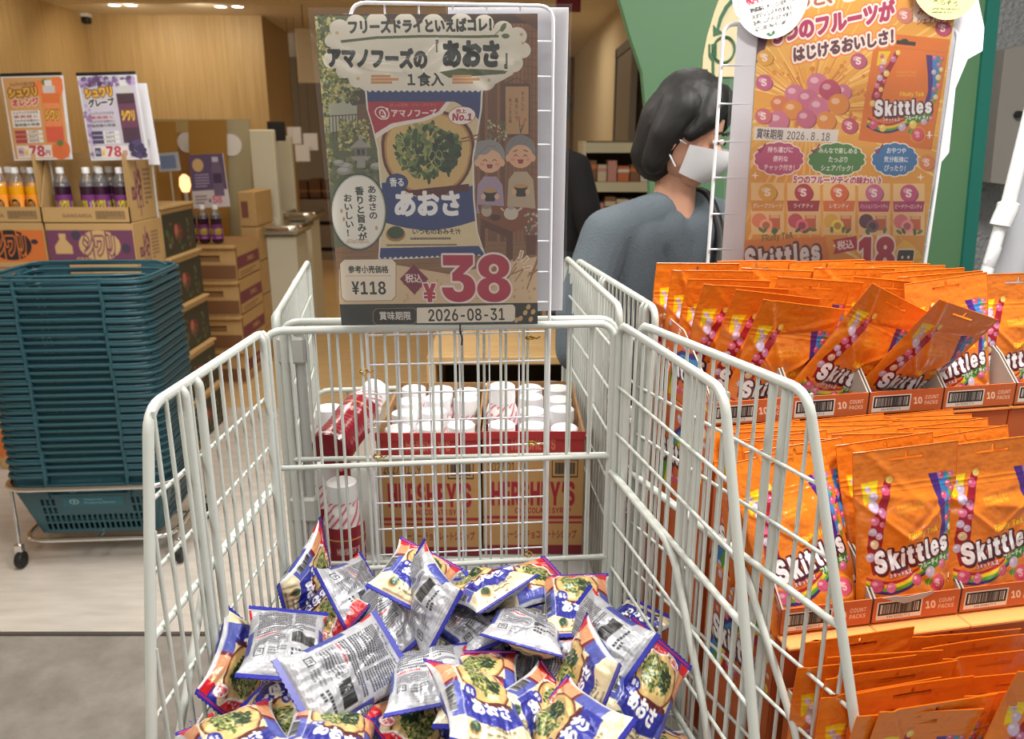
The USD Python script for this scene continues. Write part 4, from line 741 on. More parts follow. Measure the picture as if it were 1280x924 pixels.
case('orange_soda_tray', 'kraft display tray of orange soda bottles at the left edge of the picture', BX - 2 * BW - .006, BX - BW - .006, BY + .01, BY + BD, BZ, BZ + .268, trayp, None, True)
lv = ('topmost carton under the tray', 'second carton under the tray', 'third carton under the tray', 'fourth carton under the tray', 'carton at the foot of the stack')
for i in range(5):
    z1 = BZ - i * (BZ / 5) - .0005; z0 = BZ - (i + 1) * BZ / 5 + .0015 + (.004 if i == 4 else 0); j = (.004, -.003, .002, .0, .003)[i]
    case('grape_soda_carton', 'kraft grape soda carton with purple print, ' + lv[i], BX - BW + j, BX + j, BY, BY + BD, z0, z1, gfront, gside, group='grape soda cartons')
    case('orange_soda_carton', 'orange printed soda carton at the left edge, ' + lv[i], BX - 2 * BW - .008, BX - BW - .008 + min(j, 0), BY + .008, BY + BD, z0, z1, ofront, None, group='orange soda cartons')
for i in range(4): drink(False, BX - BW - .045 - i * .0665, BY + .05, BZ + .005, 'orange soda bottle in the front row of its tray, %s from the right' % nth_[i], .12 * (i % 3 - 1))
for i in range(4): drink(False, BX - BW - .045 - i * .0665, BY + .12, BZ + .005, 'orange soda bottle in the row behind the front one, %s from the right' % nth_[i], .4 + i)
for i, (u, dy, lab) in enumerate(((83, .05, 'grape soda bottle standing alone at the left of its tray'), (115, .05, 'grape soda bottle second from the left in the tray front'), (131, .06, 'grape soda bottle with its white name turned to the front, middle of the tray'), (143, .13, 'grape soda bottle behind the middle pair in the tray'), (162, .05, 'grape soda bottle beside the tray’s right wall'), (128, .19, 'grape soda bottle at the back of the tray'))):
    p = aty(u, 272 - dy * 60, BY + dy); drink(True, min(p[0], BX - .045), BY + dy, BZ + .005, lab, (.5, -.4, .2, .9, .4, 0)[i])
# posters on sticks above the drink trays
def sleeve_sheet(parent, TL, TR, BL, BR, off, m, grow=0.0, n=14, folds=()):
    nrm = np.cross(BL - TL, TR - TL); nrm /= np.linalg.norm(nrm); u = (TR - TL) / np.linalg.norm(TR - TL); v = (BL - TL) / np.linalg.norm(BL - TL)
    c = [TL - u * grow - v * grow, TR + u * grow - v * grow, BL - u * grow + v * grow, BR + u * grow + v * grow]
    s, t = np.meshgrid(np.linspace(0, 1, n), np.linspace(0, 1, n)); s, t = s[..., None], t[..., None]
    P = (c[0] * (1 - s) + c[1] * s) * (1 - t) + (c[2] * (1 - s) + c[3] * s) * t
    w = meshkit.noise(np.concatenate([s * 5, t * 7, s * 0], -1), 3)[..., None]
    for fo in folds:                                                # sharp folds pressed into the plastic
        d = np.full(s.shape, 9.0); f = np.array(fo) * (1, 1.4)
        X = np.concatenate([s, t * 1.4], -1)
        for a, b in zip(f[:-1], f[1:]): h = np.clip(((X - a) @ (b - a)) / ((b - a) @ (b - a)), 0, 1)[..., None]; d = np.minimum(d, np.linalg.norm(X - a - h * (b - a), axis=-1, keepdims=True))
        w = w + 1.3 * np.exp(-(d / .012) ** 2)
    P = P + nrm * (off + .0022 * w)
    return quads_mesh(parent, 'plastic_sleeve', P.reshape(-1, 3), grid_quads(n, n), None, m, None, grid_normals(P).reshape(-1, 3))
DP = 3.28
for C, gp, lab in (([(1, 96), (77, 94), (89, 199), (18, 201)], 0, 'orange soda price poster in a clear sleeve above the orange tray'), ([(96, 95), (169, 93), (186, 199), (114, 201)], 1, 'purple grape soda price poster in a clear sleeve above the grape tray')):
    q = [aty(u, v, DP + (.03 if k in (0, 1) else 0)) for k, (u, v) in enumerate(C)]
    t = thing('price_poster', lab, 'poster', 'soda price posters')
    sheet(t, 'printed_sheet', art_drink_poster(120, 176, C, gp), q[0], q[1], q[3], q[2], paper_m)
    sleeve_sheet(t, q[0], q[1], q[3], q[2], .004, sleeve_m, .006)
    nb = np.array([0, .006, 0]); part(t, 'backing_board', trimesh.convex.convex_hull(np.vstack([np.array(q) + nb, np.array(q) + nb * 2])), white_paper_m)
    m0 = (q[2] + q[3]) / 2; part(t, 'support_rod', tube([(m0[0], m0[1] + .05, m0[2] + .3), (m0[0], m0[1] + .05, BZ + .006)], .004), grey_post_m)
    part(t, 'clip_bar', tube([q[0] + (0, 0, .006), q[1] + (0, 0, .006)], .006), black_m)
q = [aty(*a) for a in ((172, 104, 3.42), (183, 104, 3.42), (200, 206, 3.40), (186, 206, 3.40))]
t = thing('poster_back', 'pale blank back of a poster standing behind the grape soda poster', 'poster'); part(t, 'sheet', trimesh.convex.convex_hull(np.vstack([np.array(q), np.array(q) + (0, .004, 0)])), white_paper_m); part(t, 'rod', tube([q[3] + (.01, .008, .1), (q[3][0] + .01, q[3][1] + .008, BZ + .006)], .004), grey_post_m)
# dark printed trays in the next stack
CX, CY, CD = -1.53, BY + BD + .02, .36
for i in range(5):
    z0, z1 = BZ + .04 - (i + 1) * .223 + (.001), BZ + .04 - i * .223; z0 = max(z0, .005); j = .012 * i
    case('dark_print_carton', 'kraft carton with a dark green side picture, %s from the top behind the grape cartons' % ('first', 'second', 'third', 'fourth', 'lowest')[i], CX - .36 + j, CX + j, CY, CY + CD, z0, z1 - .014, None, darkp, group='dark printed cartons')
    t = thing('carton_lid', 'kraft tray edge over the dark printed carton, %s from the top' % ('first', 'second', 'third', 'fourth', 'lowest')[i], 'tray', 'tray edges of the dark stack', mat4((CX + j, CY, z1 - .013))); part(t, 'tray_edge', box(-.36, .014, -.004, CD, 0, .012, .002), kraft_m)
# cut-out display stack with three grape bottles and the 58 poster
DX0, DX1, DY, DZ = aty(234, 305, 4.55)[0], aty(286, 305, 4.55)[0], 4.55, aty(260, 306, 4.55)[2]
n_d = 4; hh = (DZ - .004) / n_d
for i in range(n_d):
    z1 = DZ - i * hh - .001; z0 = z1 - hh + .003
    t = thing('display_carton', 'kraft display carton with dark hand hole, %s in the stack under the three bottles' % ('top', 'second', 'third', 'lowest')[i], 'carton', 'hand-hole cartons', mat4((DX0, DY, z0))); w, h = DX1 - DX0 + .03, z1 - z0
    fr = sbox(0, 0, w, h).difference(sbox(w * .22, h * .52, w * .66, h * .70)); m = extrude(fr, .005); m.apply_transform(mat4((0, 0, 0), np.array([[1, 0, 0], [0, 0, 1], [0, 1, 0.]]))); part(t, 'front_wall', m, kraft_m)
    part(t, 'body', box(0, w, .02, .42, 0, h, .003), kraft_dark_m); A = np.array; sheet(t, 'side_print', brownp, A((w + .002, .02, h - .003)), A((w + .002, .42, h - .003)), A((w + .002, .02, .003)), A((w + .002, .42, .003)), card_print_m)
    part(t, 'ledge', box(-.01, w + .006, -.03, .02, h - .02, h - .004, .003), kraft_m); part(t, 'lower_band', box(.004, w - .004, -.006, 0, .01, h * .42), MAT('brown_band', (120, 82, 52), .7) if i == 0 else UsdShade.Material.Get(stage, '/World/Looks/brown_band'))
for i, u in enumerate((241, 257, 273)): p = aty(u, 305, DY + .06); drink(True, p[0], p[1], DZ + .006, 'grape soda bottle on the far display stack, %s of three' % ('left', 'middle', 'right')[i], .3 * i)
q = [aty(*a) for a in ((236, 194, 4.72), (278, 192, 4.72), (287, 258, 4.70), (242, 261, 4.70))]
t = thing('small_price_poster', 'small purple poster priced 58 above the three far bottles', 'poster'); sheet(t, 'printed_sheet', art_small_poster(64, 84), q[0], q[1], q[3], q[2], paper_m); part(t, 'backing_board', trimesh.convex.convex_hull(np.vstack([np.array(q) + (0, .005, 0), np.array(q) + (0, .012, 0)])), white_paper_m); m0 = (q[2] + q[3]) / 2; part(t, 'support_rod', tube([m0 + (0, .018, .1), (m0[0], m0[1] + .018, DZ + .005)], .006), grey_post_m)
t = thing('tall_side_stack', 'tall narrow kraft carton stack at the right of the display cartons', 'carton'); p0, p1 = aty(296, 240, 5.05), aty(318, 240, 5.05)
for i in range(5): zz = p0[2] / 5; part(t, 'carton', box(p0[0], p1[0], 5.05, 5.4, i * zz + .005, (i + 1) * zz, .004), kraft_m); part(t, 'print_mark', box(p0[0] + .02, p0[0] + .06, 5.046, 5.05, i * zz + .06, i * zz + .16), MAT('print_brown', (120, 74, 60), .7) if i == 0 else UsdShade.Material.Get(stage, '/World/Looks/print_brown'))
# boards and panels behind
def board(name, label, cat, px4, y, m, th=.012, round_mark=None):
    q = np.array([aty(u, v, y) for u, v in px4]); q[2:, 2] = .006; t = thing(name, label, cat); part(t, 'board', trimesh.convex.convex_hull(np.vstack([q, q + (0, th, 0)])), m)
    if round_mark: c = aty(round_mark[0], round_mark[1], y - .003); part(t, 'round_sticker', moved(lathe([(.0005, 0), (round_mark[2], 0), (round_mark[2], .002)], 24), mat4(c, rotx(math.pi / 2))), cap_m)
    return t
gold_m = MAT('golden_board', (166, 124, 56), .6); sage_m = MAT('pale_green_panel', (176, 168, 138), .6)
board('brown_board', 'golden brown board with a white poster edge, behind the dark printed stack', 'board', [(190, 152), (219, 152), (228, 330), (200, 330)], 5.7, gold_m, round_mark=None)
board('brown_board', 'wide golden brown board standing above the 58 poster', 'board', [(235, 151), (282, 150), (292, 420), (244, 420)], 5.75, gold_m)
board('tan_panel', 'narrow tan panel with a white disc, between two golden boards', 'panel', [(220, 166), (238, 166), (246, 420), (229, 420)], 5.9, MAT('tan_panel_paint', (170, 128, 74), .6), round_mark=(234, 178, .07))
board('pale_panel', 'pale green counter panel with a white disc at its left edge', 'panel', [(281, 150), (311, 150), (322, 415), (292, 415)], 5.8, sage_m, round_mark=(289, 181, .075))
board('cream_panel', 'long cream panel edge behind the golden boards', 'panel', [(188, 149), (312, 149), (316, 300), (200, 300)], 6.1, MAT('cream_panel_paint', (190, 170, 120), .6))
q = [aty(*a) for a in ((195, 192, 5.3), (222, 190, 5.3), (226, 213, 5.28), (199, 215, 5.28))]; t = thing('small_notice', 'small pale blue notice card in front of the golden board', 'card'); part(t, 'card', trimesh.convex.convex_hull(np.vstack([np.array(q), np.array(q) + (0, .005, 0)])), MAT('notice_blue', (170, 176, 190), .5)); part(t, 'print_block', trimesh.convex.convex_hull(np.vstack([np.array(q) * .7 + np.mean(q, 0) * .3 + (0, -.004, 0), np.array(q) * .7 + np.mean(q, 0) * .3 + (0, -.001, 0)])), MAT('notice_print', (110, 130, 170), .5)); part(t, 'stand', tube([np.mean(q, 0) + (0, .012, -.02), (np.mean(q, 0)[0], 5.3, .006)], .006), grey_post_m)
p = aty(231, 228, 5.2); t = thing('lit_lantern', 'small glowing orange lamp beside the 58 poster', 'lamp', None, mat4((p[0], p[1], 0))); part(t, 'stand', tube([(0, 0, .006), (0, 0, p[2] - .06)], .012), grey_post_m); part(t, 'shade', lathe([(.02, p[2] - .06), (.035, p[2] - .02), (.03, p[2] + .03), (.01, p[2] + .05)], 16), usdkit.material(stage, '/World/Looks/lamp_glow', {'e': ('emission', {'color': (1, .5, .2), 'strength': 2.2})}, surface='e.emission'), True)
# white packing counters with tall dividers and chrome edged trays
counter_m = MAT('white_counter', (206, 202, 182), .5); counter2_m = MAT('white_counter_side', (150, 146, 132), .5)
for i, (uu, v0, y, tr, lab) in enumerate((((310, 341), 162, 5.5, (322, 372, 286), 'white packing counter with a tall divider and chrome edged tray, nearer of two'), ((343, 363), 170, 6.3, (352, 390, 269), 'white packing counter with a tall divider and chrome edged tray, farther of two'))):
    a, b = aty(uu[0], v0, y), aty(uu[1], v0, y); t = thing('packing_counter', lab, 'counter', 'packing counters'); part(t, 'divider', box(a[0], b[0], y, y + .06, .006, a[2], .008), counter_m)
    ta, tb = aty(tr[0], tr[2], y - .35), aty(tr[1], tr[2], y - .35); z = ta[2]
    part(t, 'cabinet', box(ta[0] + .03, tb[0] - .03, y - .30, y - .005, .006, z - .05, .008), counter_m); part(t, 'tray_top', box(ta[0], tb[0], y - .36, y - .002, z - .04, z - .012, .008), counter2_m)
    part(t, 'chrome_edge', tube(rounded([(ta[0], y - .01, z), (ta[0], y - .36, z), (tb[0], y - .36, z), (tb[0], y - .01, z)], .06), .022, 10), chrome_m, True)
p = aty(343, 165, 5.8); t = thing('dark_monitor', 'small dark monitor between the two packing counters', 'monitor', None, mat4((p[0], 5.8, 0))); part(t, 'screen', box(-.05, .07, 0, .03, p[2] - .06, p[2] + .07, .006), black_m); part(t, 'pole', tube([(0, .02, .006), (0, .02, p[2] - .05)], .012), grey_post_m)
# far passage: shelf with brown goods and white tags
t = thing('far_shelf', 'low grey shelf with steps at the far end of the passage', 'shelf'); a, b = aty(362, 250, 9.8), aty(470, 250, 9.8)
for i in range(4): part(t, 'shelf_board', box(a[0], b[0], 9.8 - .12 * i, 10.3, a[2] - .30 * i - .26, a[2] - .30 * i, .01), MAT('shelf_grey', (140, 122, 104), .7) if i == 0 else UsdShade.Material.Get(stage, '/World/Looks/shelf_grey'))
br_m = MAT('brown_goods', (110, 72, 40), .7); rnd = random.Random(2)
for i in range(6): x = a[0] + .04 + i * .16; t = thing('brown_package', 'brown wrapped package on the far grey shelf, %s from the left' % nth_[i], 'package', 'brown packages', mat4((x, 9.95, a[2] + .001))); part(t, 'wrap', box(0, .145, 0, .25, 0, .22 + .02 * (i % 2), .02), br_m); part(t, 'band', box(-.001, .146, -.001, .251, .08, .11), MAT('brown_goods_band', (150, 104, 60), .7) if i == 0 else UsdShade.Material.Get(stage, '/World/Looks/brown_goods_band'))
for i, (u, v) in enumerate(((368, 168), (388, 176), (378, 190))): p = aty(u, v, 8.2 - .02 * i); t = thing('white_tag', 'white paper tag hanging in the passage, %s of three' % ('upper left', 'right', 'lower')[i], 'tag', 'passage tags', mat4(p)); part(t, 'card', box(-.07, .07, 0, .004, -.09, .07), white_paper_m); part(t, 'string', tube([(0, .002, .07), (0, .002, CEIL - p[2])], .002, 5), black_m)
q = aty(381, 70, 7.4); t = thing('hanging_sign', 'blank white sign board hanging from the ceiling left of the big soup poster', 'sign', None, mat4(q)); part(t, 'panel', box(-.07, .12, 0, .015, -.22, .22, .004), MAT('cream_sign', (206, 190, 160), .6)); part(t, 'wire', tube([(0, .007, .22), (0, .007, CEIL - q[2])], .003, 5), black_m)

# ------------------------------------------------------------------ shopping baskets on their chrome trolley
def rr(w, d, r, z, n=6):
    pts = rounded([(-w / 2, -d / 2, z), (w / 2, -d / 2, z), (w / 2, d / 2, z), (-w / 2, d / 2, z)], r * 1.4, n, closed=True); return pts
BWd, BDp, BHt = .515, .365, .205
def wall_panel(w0, w1, h, holes, th=.003):
    """A wall that is w0 wide at the foot and w1 at the top, with real holes cut through."""
    P = Polygon([(-w0 / 2, 0), (w0 / 2, 0), (w1 / 2, h), (-w1 / 2, h)])
    return extrude(P.difference(unary_union(holes)), th)
def make_basket(label, M):
    t = thing('shopping_basket', label, 'basket', 'baskets in the stack', M)
    h = BHt - .012; rows = [(.014, .040), (.048, .074), (.082, .108), (.116, .142)]
    def holes(w, solid=None, opening=None):
        out = []; n = int(w / .0172)
        for r0, r1 in rows:
            for i in range(n):
                x = (i - (n - 1) / 2) * .0172; b = sbox(x - .0052, r0, x + .0052, r1)
                if solid and b.intersects(solid): continue
                out.append(b)
        if opening: out.append(opening)
        return out
    front = wall_panel(.36, .475, h, holes(.35, sbox(-.11, .105, .11, .15), sbox(-.125, .160, .125, .1915)))
    side = wall_panel(.24, .325, h, holes(.23, None, sbox(-.07, .158, .07, .183)))
    def place(m, ang, off0, off1):
        tilt = math.atan2(off1 - off0, h); m = moved(m, mat4((0, 0, 0), rotx(math.pi / 2 + 0)));   # now x, z plane, thickness -y
        m = moved(m, mat4((0, 0, 0), rotx(tilt))); m.apply_translation((0, -off0, .008)); return moved(m, mat4((0, 0, 0), rotz(ang)))
    fo, so = (.27 / 2, BDp / 2 - .006), (.40 / 2, BWd / 2 - .006)
    part(t, 'wall', place(front, 0, *fo), teal_m, label='lattice front wall with a hand opening'); part(t, 'wall', place(front, math.pi, *fo), teal_m)
    part(t, 'wall', place(side, math.pi / 2, *so), teal_m); part(t, 'wall', place(side, -math.pi / 2, *so), teal_m)
    cr = []
    for sx in (-1, 1):                                              # curved corner posts between the walls
        for sy in (-1, 1):
            n = 6; V = []
            for k in range(n):
                f = k / (n - 1)
                for z, (a0, b0), (a1, b1) in ((.008, (.18, .135), (.20, .12)), (BHt - .004, (.2375, BDp / 2 - .006), (BWd / 2 - .006, .1625))):
                    q = (1 - f) ** 2 * np.array((a0, b0)) + 2 * f * (1 - f) * np.array((a1, b0)) + f * f * np.array((a1, b1)); V.append((sx * q[0], sy * q[1], z))
            F = []
            for k in range(n - 1): F += [(2 * k, 2 * k + 1, 2 * k + 2), (2 * k + 1, 2 * k + 3, 2 * k + 2)]
            V = np.array(V); V2 = V * (.985, .985, 1); m = trimesh.Trimesh(np.vstack([V, V2]), F + [(b + 2 * n, a + 2 * n, c + 2 * n) for a, b, c in F], process=False); cr.append(m)
    for m in cr: part(t, 'corner_wall', m, teal_m, 40)
    part(t, 'bottom', moved(extrude(Polygon([tuple(p[:2]) for p in rr(.40, .27, .04, 0)]), .006), mat4((0, 0, .004))), teal_m)
    rim = tube(rr(BWd, BDp, .055, BHt - .006), .0055, 6, True); xx = (BWd + .008) / 2; yy_ = (BDp + .008) / 2; zl = BHt - .0135
    lip = [tube(rounded([(s * .135, -yy_, zl), (s * xx, -yy_, zl), (s * xx, yy_, zl), (s * .135, yy_, zl)], .08, 7), .0052, 6) for s in (-1, 1)]
    part(t, 'rim', rim, teal_m, 60)
    for m in lip: part(t, 'band', m, teal_m, 60)
    ribs = [box(x - .004, x + .004, -BDp / 2 - .009, -BDp / 2 + .004, BHt - .05, BHt, .001) for x in (-.13, .13)] + [box(x - .004, x + .004, BDp / 2 - .004, BDp / 2 + .009, BHt - .05, BHt, .001) for x in (-.13, .13)]
    for m in ribs: part(t, 'rib', m, teal_m)
    hd = [rounded([(-BWd / 2 + .02, s * .10, BHt - .002), (-BWd / 2 + .03, s * (BDp / 2 - .03), BHt + .004), (-.06, s * (BDp / 2 - .012), BHt + .004), (.19, s * (BDp / 2 - .03), BHt + .004), (BWd / 2 - .02, s * .10, BHt - .002)], .05) for s in (-1, 1)]
    part(t, 'handle', tube(hd[0], .0042, 6), teal_m, 60); part(t, 'handle', tube(hd[1], .0042, 6), teal_m, 60)
    lab = art_basket_label(90, 26); yo = lambda z: -(fo[0] + (fo[1] - fo[0]) * (z - .008) / h) - .004
    A = np.array; sheet(t, 'printed_panel', lab, A((-.10, yo(.153), .153)), A((.10, yo(.153), .153)), A((-.10, yo(.115), .115)), A((.10, yo(.115), .115)), card_print_m)
    return t
BKX, BKY, BK0, PIT = -1.415, 2.62, .117, .0246
ords = ['topmost', 'second', 'third', 'fourth', 'fifth', 'sixth', 'seventh', 'eighth', 'ninth', 'tenth', 'eleventh', 'twelfth', 'thirteenth', 'fourteenth', 'fifteenth', 'sixteenth', 'seventeenth', 'eighteenth', 'nineteenth', 'twentieth', 'twenty-first', 'twenty-second', 'twenty-third', 'twenty-fourth', 'twenty-fifth', 'twenty-sixth', 'twenty-seventh', 'lowest']
NB = 28; rnd = random.Random(8); bk = None
for i in range(NB):
    j = NB - 1 - i; M = mat4((BKX + rnd.uniform(-.003, .003), BKY + rnd.uniform(-.003, .003), BK0 + j * PIT - (.018 if j == 0 else 0)), rotz(.075 + rnd.uniform(-.006, .006)))
    lab = 'teal plastic shopping basket, %s%s' % (ords[i] if i in (0, NB - 1) else ords[i] + ' from the top', ' of the stack' if i else ' of the stack, open inside')
    if i == NB - 1: lab = 'lowest teal shopping basket with lattice walls, inside the chrome trolley frame'
    bk = make_basket(lab, M) if bk is None else copy(bk, lab, M)
t = thing('basket_trolley', 'chrome basket trolley on black casters under the basket stack', 'trolley', None, mat4((BKX, BKY, 0), rotz(.075)))
part(t, 'ring_frame', tube(rr(.555, .41, .07, BK0 + .180), .0095, 10, True), chrome_m, True, 'chrome ring around the lowest basket')
part(t, 'base_frame', join(tube(rr(.50, .36, .06, .10), .009, 8, True), tube([(-.24, 0, .10), (.24, 0, .10)], .007), tube([(0, -.17, .10), (0, .17, .10)], .007)), chrome_m, True)
for sx in (-1, 1):
    for sy in (-1, 1):
        part(t, 'leg', tube(rounded([(sx * .272, sy * .14, BK0 + .180), (sx * .27, sy * .15, .14), (sx * .262, sy * .17, .085)], .03), .006, 8), chrome_m, True)
        c = part(t, 'caster', join(box(sx * .262 - .012, sx * .262 + .012, sy * .17 - .016, sy * .17 + .010, .045, .088, .003)), chrome_m)
        w = lathe([(.0005, -.011), (.026, -.011), (.029, -.007), (.029, .007), (.026, .011), (.0005, .011)], 20); w = moved(w, mat4((sx * .262 + .004, sy * .17 - .012, .0335), roty(math.pi / 2)))
        part(t, 'wheel', w, black_m, 30)
# ------------------------------------------------------------------ right background: green board, stucco, people
green_m = MAT('green_board_paint', (82, 122, 86), .55); tealedge_m = MAT('teal_edge_paint', (22, 104, 92), .5); cream_m = MAT('cream_emblem', (226, 212, 170), .6)
GY = 2.42
def flat(px, y, th):
    """An upright board whose outline is given by lines of sight, cut at depth y, th thick."""
    P = [aty(u, v, y) for u, v in px]; m = extrude(Polygon([(p[0], p[2]) for p in P]).buffer(0), th); m.apply_transform(np.array([[1, 0, 0, 0], [0, 0, -1, y + th], [0, 1, 0, 0], [0, 0, 0, 1.0]])); return m
t = thing('green_signboard', 'big green signboard with a cream round emblem behind the masked shopper', 'signboard')
gp = [(764, -55), (775, 0), (788, 45), (803, 90), (808, 140), (812, 220), (814, 330)]
ye = lambda v: aty(820, v, GY)
low = [(aty(814, 330, GY)[0], .3), (aty(1200, 330, GY)[0], .3)]
P = [(aty(u, v, GY)[0], aty(u, v, GY)[2]) for u, v in gp] + low + [(aty(u, v, GY)[0], aty(u, v, GY)[2]) for u, v in ((1200, 330), (1232, 0), (1240, -55))]
def upr(P, y, th): m = extrude(Polygon(P).buffer(0), th); m.apply_transform(np.array([[1, 0, 0, 0], [0, 0, -1, y + th], [0, 1, 0, 0], [0, 0, 0, 1.0]])); return m
part(t, 'board', upr(P, GY, .05), green_m)
x0, x1 = aty(1215, 170, GY)[0], aty(1230, 170, GY)[0]; part(t, 'edge_strip', upr([(aty(1200, 330, GY)[0], .3), (aty(1200, 330, GY)[0], aty(1200, 330, GY)[2]), (aty(1232, 0, GY)[0], aty(1232, 0, GY)[2]), (aty(1240, -55, GY)[0], aty(1240, -55, GY)[2]), (aty(1256, -55, GY)[0], aty(1256, -55, GY)[2]), (aty(1248, 0, GY)[0], aty(1248, 0, GY)[2]), (aty(1215, 330, GY)[0], aty(1215, 330, GY)[2]), (aty(1215, 330, GY)[0], .3)], GY - .012, .07), tealedge_m)
part(t, 'emblem_disc', flat([(920, -40), (903, -12), (893, 15), (884, 45), (879, 70), (878, 86), (885, 87), (885, 96), (1010, 96), (1010, -40)], GY - .006, .005), cream_m)
fk = MAT('emblem_green', (58, 106, 76), .6)
part(t, 'emblem_fork', flat([(890, 96), (890, 76), (886, 70), (886, 55), (888, 55), (888, 66), (890, 66), (890, 55), (892, 55), (892, 66), (894, 66), (894, 55), (896, 55), (896, 70), (893, 76), (893, 96)], GY - .010, .004), fk)
part(t, 'emblem_arrow', flat([(916, -4), (906, 8), (899, 22), (896, 36), (892, 31), (892, 45), (904, 41), (899, 37), (903, 24), (910, 11), (919, 0)], GY - .010, .004), fk)
c = aty(905, 62, GY - .01); part(t, 'emblem_ring', moved(tube(np.array([(.03 * math.cos(a), 0, .034 * math.sin(a)) for a in np.linspace(0, 2 * np.pi, 28, endpoint=False)]), .0035, 6, True), mat4(c)), fk)
part(t, 'foot', join(box(low[0][0] + .1, low[0][0] + .16, GY - .2, GY + .2, .0, .06, .01), box(low[1][0] - .16, low[1][0] - .1, GY - .2, GY + .2, .0, .06, .01), box(low[0][0] + .11, low[0][0] + .15, GY + .005, GY + .045, .05, .5), box(low[1][0] - .15, low[1][0] - .11, GY + .005, GY + .045, .05, .5)), grey_post_m)
def flatthing(name, label, cat, px, y, th, m, pn='panel'): t = thing(name, label, cat); part(t, pn, flat(px, y, th), m); return t
t = flatthing('wall_box', 'grey metal wall box with a round black lock on the rough stucco wall', 'box', [(1256, 62), (1300, 52), (1300, 236), (1238, 228), (1246, 150)], 2.55, .205, MAT('wall_box_grey', (140, 136, 130), .5, .1), 'cover'); c = aty(1273, 143, 2.54); part(t, 'lock', moved(lathe([(.0005, .012), (.010, .012), (.011, 0)], 18), mat4(c + (0, .005, 0), rotx(math.pi / 2))), black_m)
t = thing('banner_pole', 'white banner pole with a joint leaning beside the orange pouches', 'pole'); yb = 1.72
a, b, c, d = aty(1283, 165, yb), aty(1259, 262, yb), aty(1252, 278, yb), aty(1232, 345, yb)
white_pole_m = MAT('white_pole', (232, 234, 236), .35)
dirn = (d - c) / np.linalg.norm(d - c); foot = d + dirn * ((d[2] - .02) / -dirn[2])
part(t, 'upper_tube', tube([a + (a - b) * 1.5, b], .0150, 12), white_pole_m, True); part(t, 'joint', tube([b + (a - b) * .08, b, c, c + (d - c) * .05], .0215, 12), white_pole_m, 40); part(t, 'lower_tube', tube([c, foot], .0130, 12), white_pole_m, True)
part(t, 'base', lathe([(.0005, .03), (.12, .028), (.15, 0), (.0005, 0)], 24).apply_translation((foot[0], foot[1], 0)), black_m, 40)
lb = [d + (b - d) * f for f in (.15, .45)]; part(t, 'tube_label', tube([lb[0], lb[1]], .0137, 12), MAT('pole_label', (206, 208, 212), .5), True)
t = thing('banner_cloth', 'grey white banner cloth hanging from the pole at the right edge', 'banner'); n = 12
s_, t_ = np.meshgrid(np.linspace(0, 1, n), np.linspace(0, 1, n)); s_, t_ = s_[..., None], t_[..., None]
q = [aty(1274, 215, yb + .03), aty(1330, 190, yb + .03), aty(1243, 345, yb + .03), aty(1330, 345, yb + .03)]; q[2] = q[2] + (q[2] - q[0]) * .6; q[3] = q[3] + (0, 0, -.3)
P = (q[0] * (1 - s_) + q[1] * s_) * (1 - t_) + (q[2] * (1 - s_) + q[3] * s_) * t_; P = P + np.concatenate([s_ * 0, .012 * np.sin(s_ * 9 + t_ * 2), s_ * 0], -1)
quads_mesh(t, 'cloth', P.reshape(-1, 3), grid_quads(n, n), None, MAT('banner_grey', (168, 170, 176), .7), None, grid_normals(P).reshape(-1, 3)); part(t, 'top_cord', tube([a, q[0]], .002, 5), white_pole_m)
# shelf of goods by the right wall, red sign
rnd = random.Random(14)
a, b, zt = aty(733, 178, 5.2), aty(800, 171, 5.2), 1.385; t = thing('goods_shelf', 'white edged store shelf of small goods behind the shopper in black', 'shelf'); shm = MAT('shelf_cream', (206, 196, 170), .6)
for k in range(5): z = zt - .04 - k * .24; part(t, 'shelf_board', box(a[0], b[0] + .12, 5.2, 5.6, z, z + .03, .004), shm); part(t, 'price_rail', box(a[0], b[0] + .12, 5.19, 5.2, z - .03, z + .03), MAT('price_rail', (196, 190, 160), .5) if k == 0 else UsdShade.Material.Get(stage, '/World/Looks/price_rail'))
part(t, 'upright', box(a[0] - .02, a[0], 5.2, 5.6, .006, zt), shm); part(t, 'upright', box(b[0] + .12, b[0] + .14, 5.2, 5.6, .006, zt), shm); part(t, 'back_panel', box(a[0], b[0] + .12, 5.58, 5.6, .006, zt), MAT('shelf_back', (110, 100, 86), .8))
gm = [MAT('goods_%s' % n, c, .5) for n, c in (('cream', (206, 190, 160)), ('orange', (196, 110, 60)), ('white', (214, 208, 200)), ('pink', (196, 140, 130)), ('brown', (130, 90, 60)))]
nth = ['first', 'second', 'third', 'fourth', 'fifth', 'sixth', 'seventh', 'eighth', 'ninth']
for k in range(2):
    x = a[0] + .02; i = 0
    while x < b[0] + .03 and i < 9:
        w, h = rnd.uniform(.05, .08), rnd.uniform(.09, .15); t = thing('goods_packet', 'small packet on the %s board of the goods shelf, %s from the left' % (('top', 'second')[k] if k else 'second', nth[i]) if k == 0 else 'small packet on the third board of the goods shelf, %s from the left' % nth[i], 'packet', 'goods on the far shelf', mat4((x, 5.24, zt - .04 - (k + 1) * .24 + .0305)))
        part(t, 'box', box(0, w, 0, .14, 0, h, .004), rnd.choice(gm)); part(t, 'lid_band', box(-.0005, w + .0005, -.001, .141, h * .6, h * .8), rnd.choice(gm)); x += w + .006; i += 1
p = aty(708, 3, 6.0); t = thing('red_hanging_sign', 'dark red hanging sign at the top right of the big soup poster', 'sign', None, mat4(p)); part(t, 'panel', box(-.07, .10, 0, .02, -.06, .16, .004), MAT('dark_red_sign', (126, 26, 34), .5)); part(t, 'wire', tube([(0, .01, .16), (0, .01, CEIL - p[2])], .004, 5), black_m)
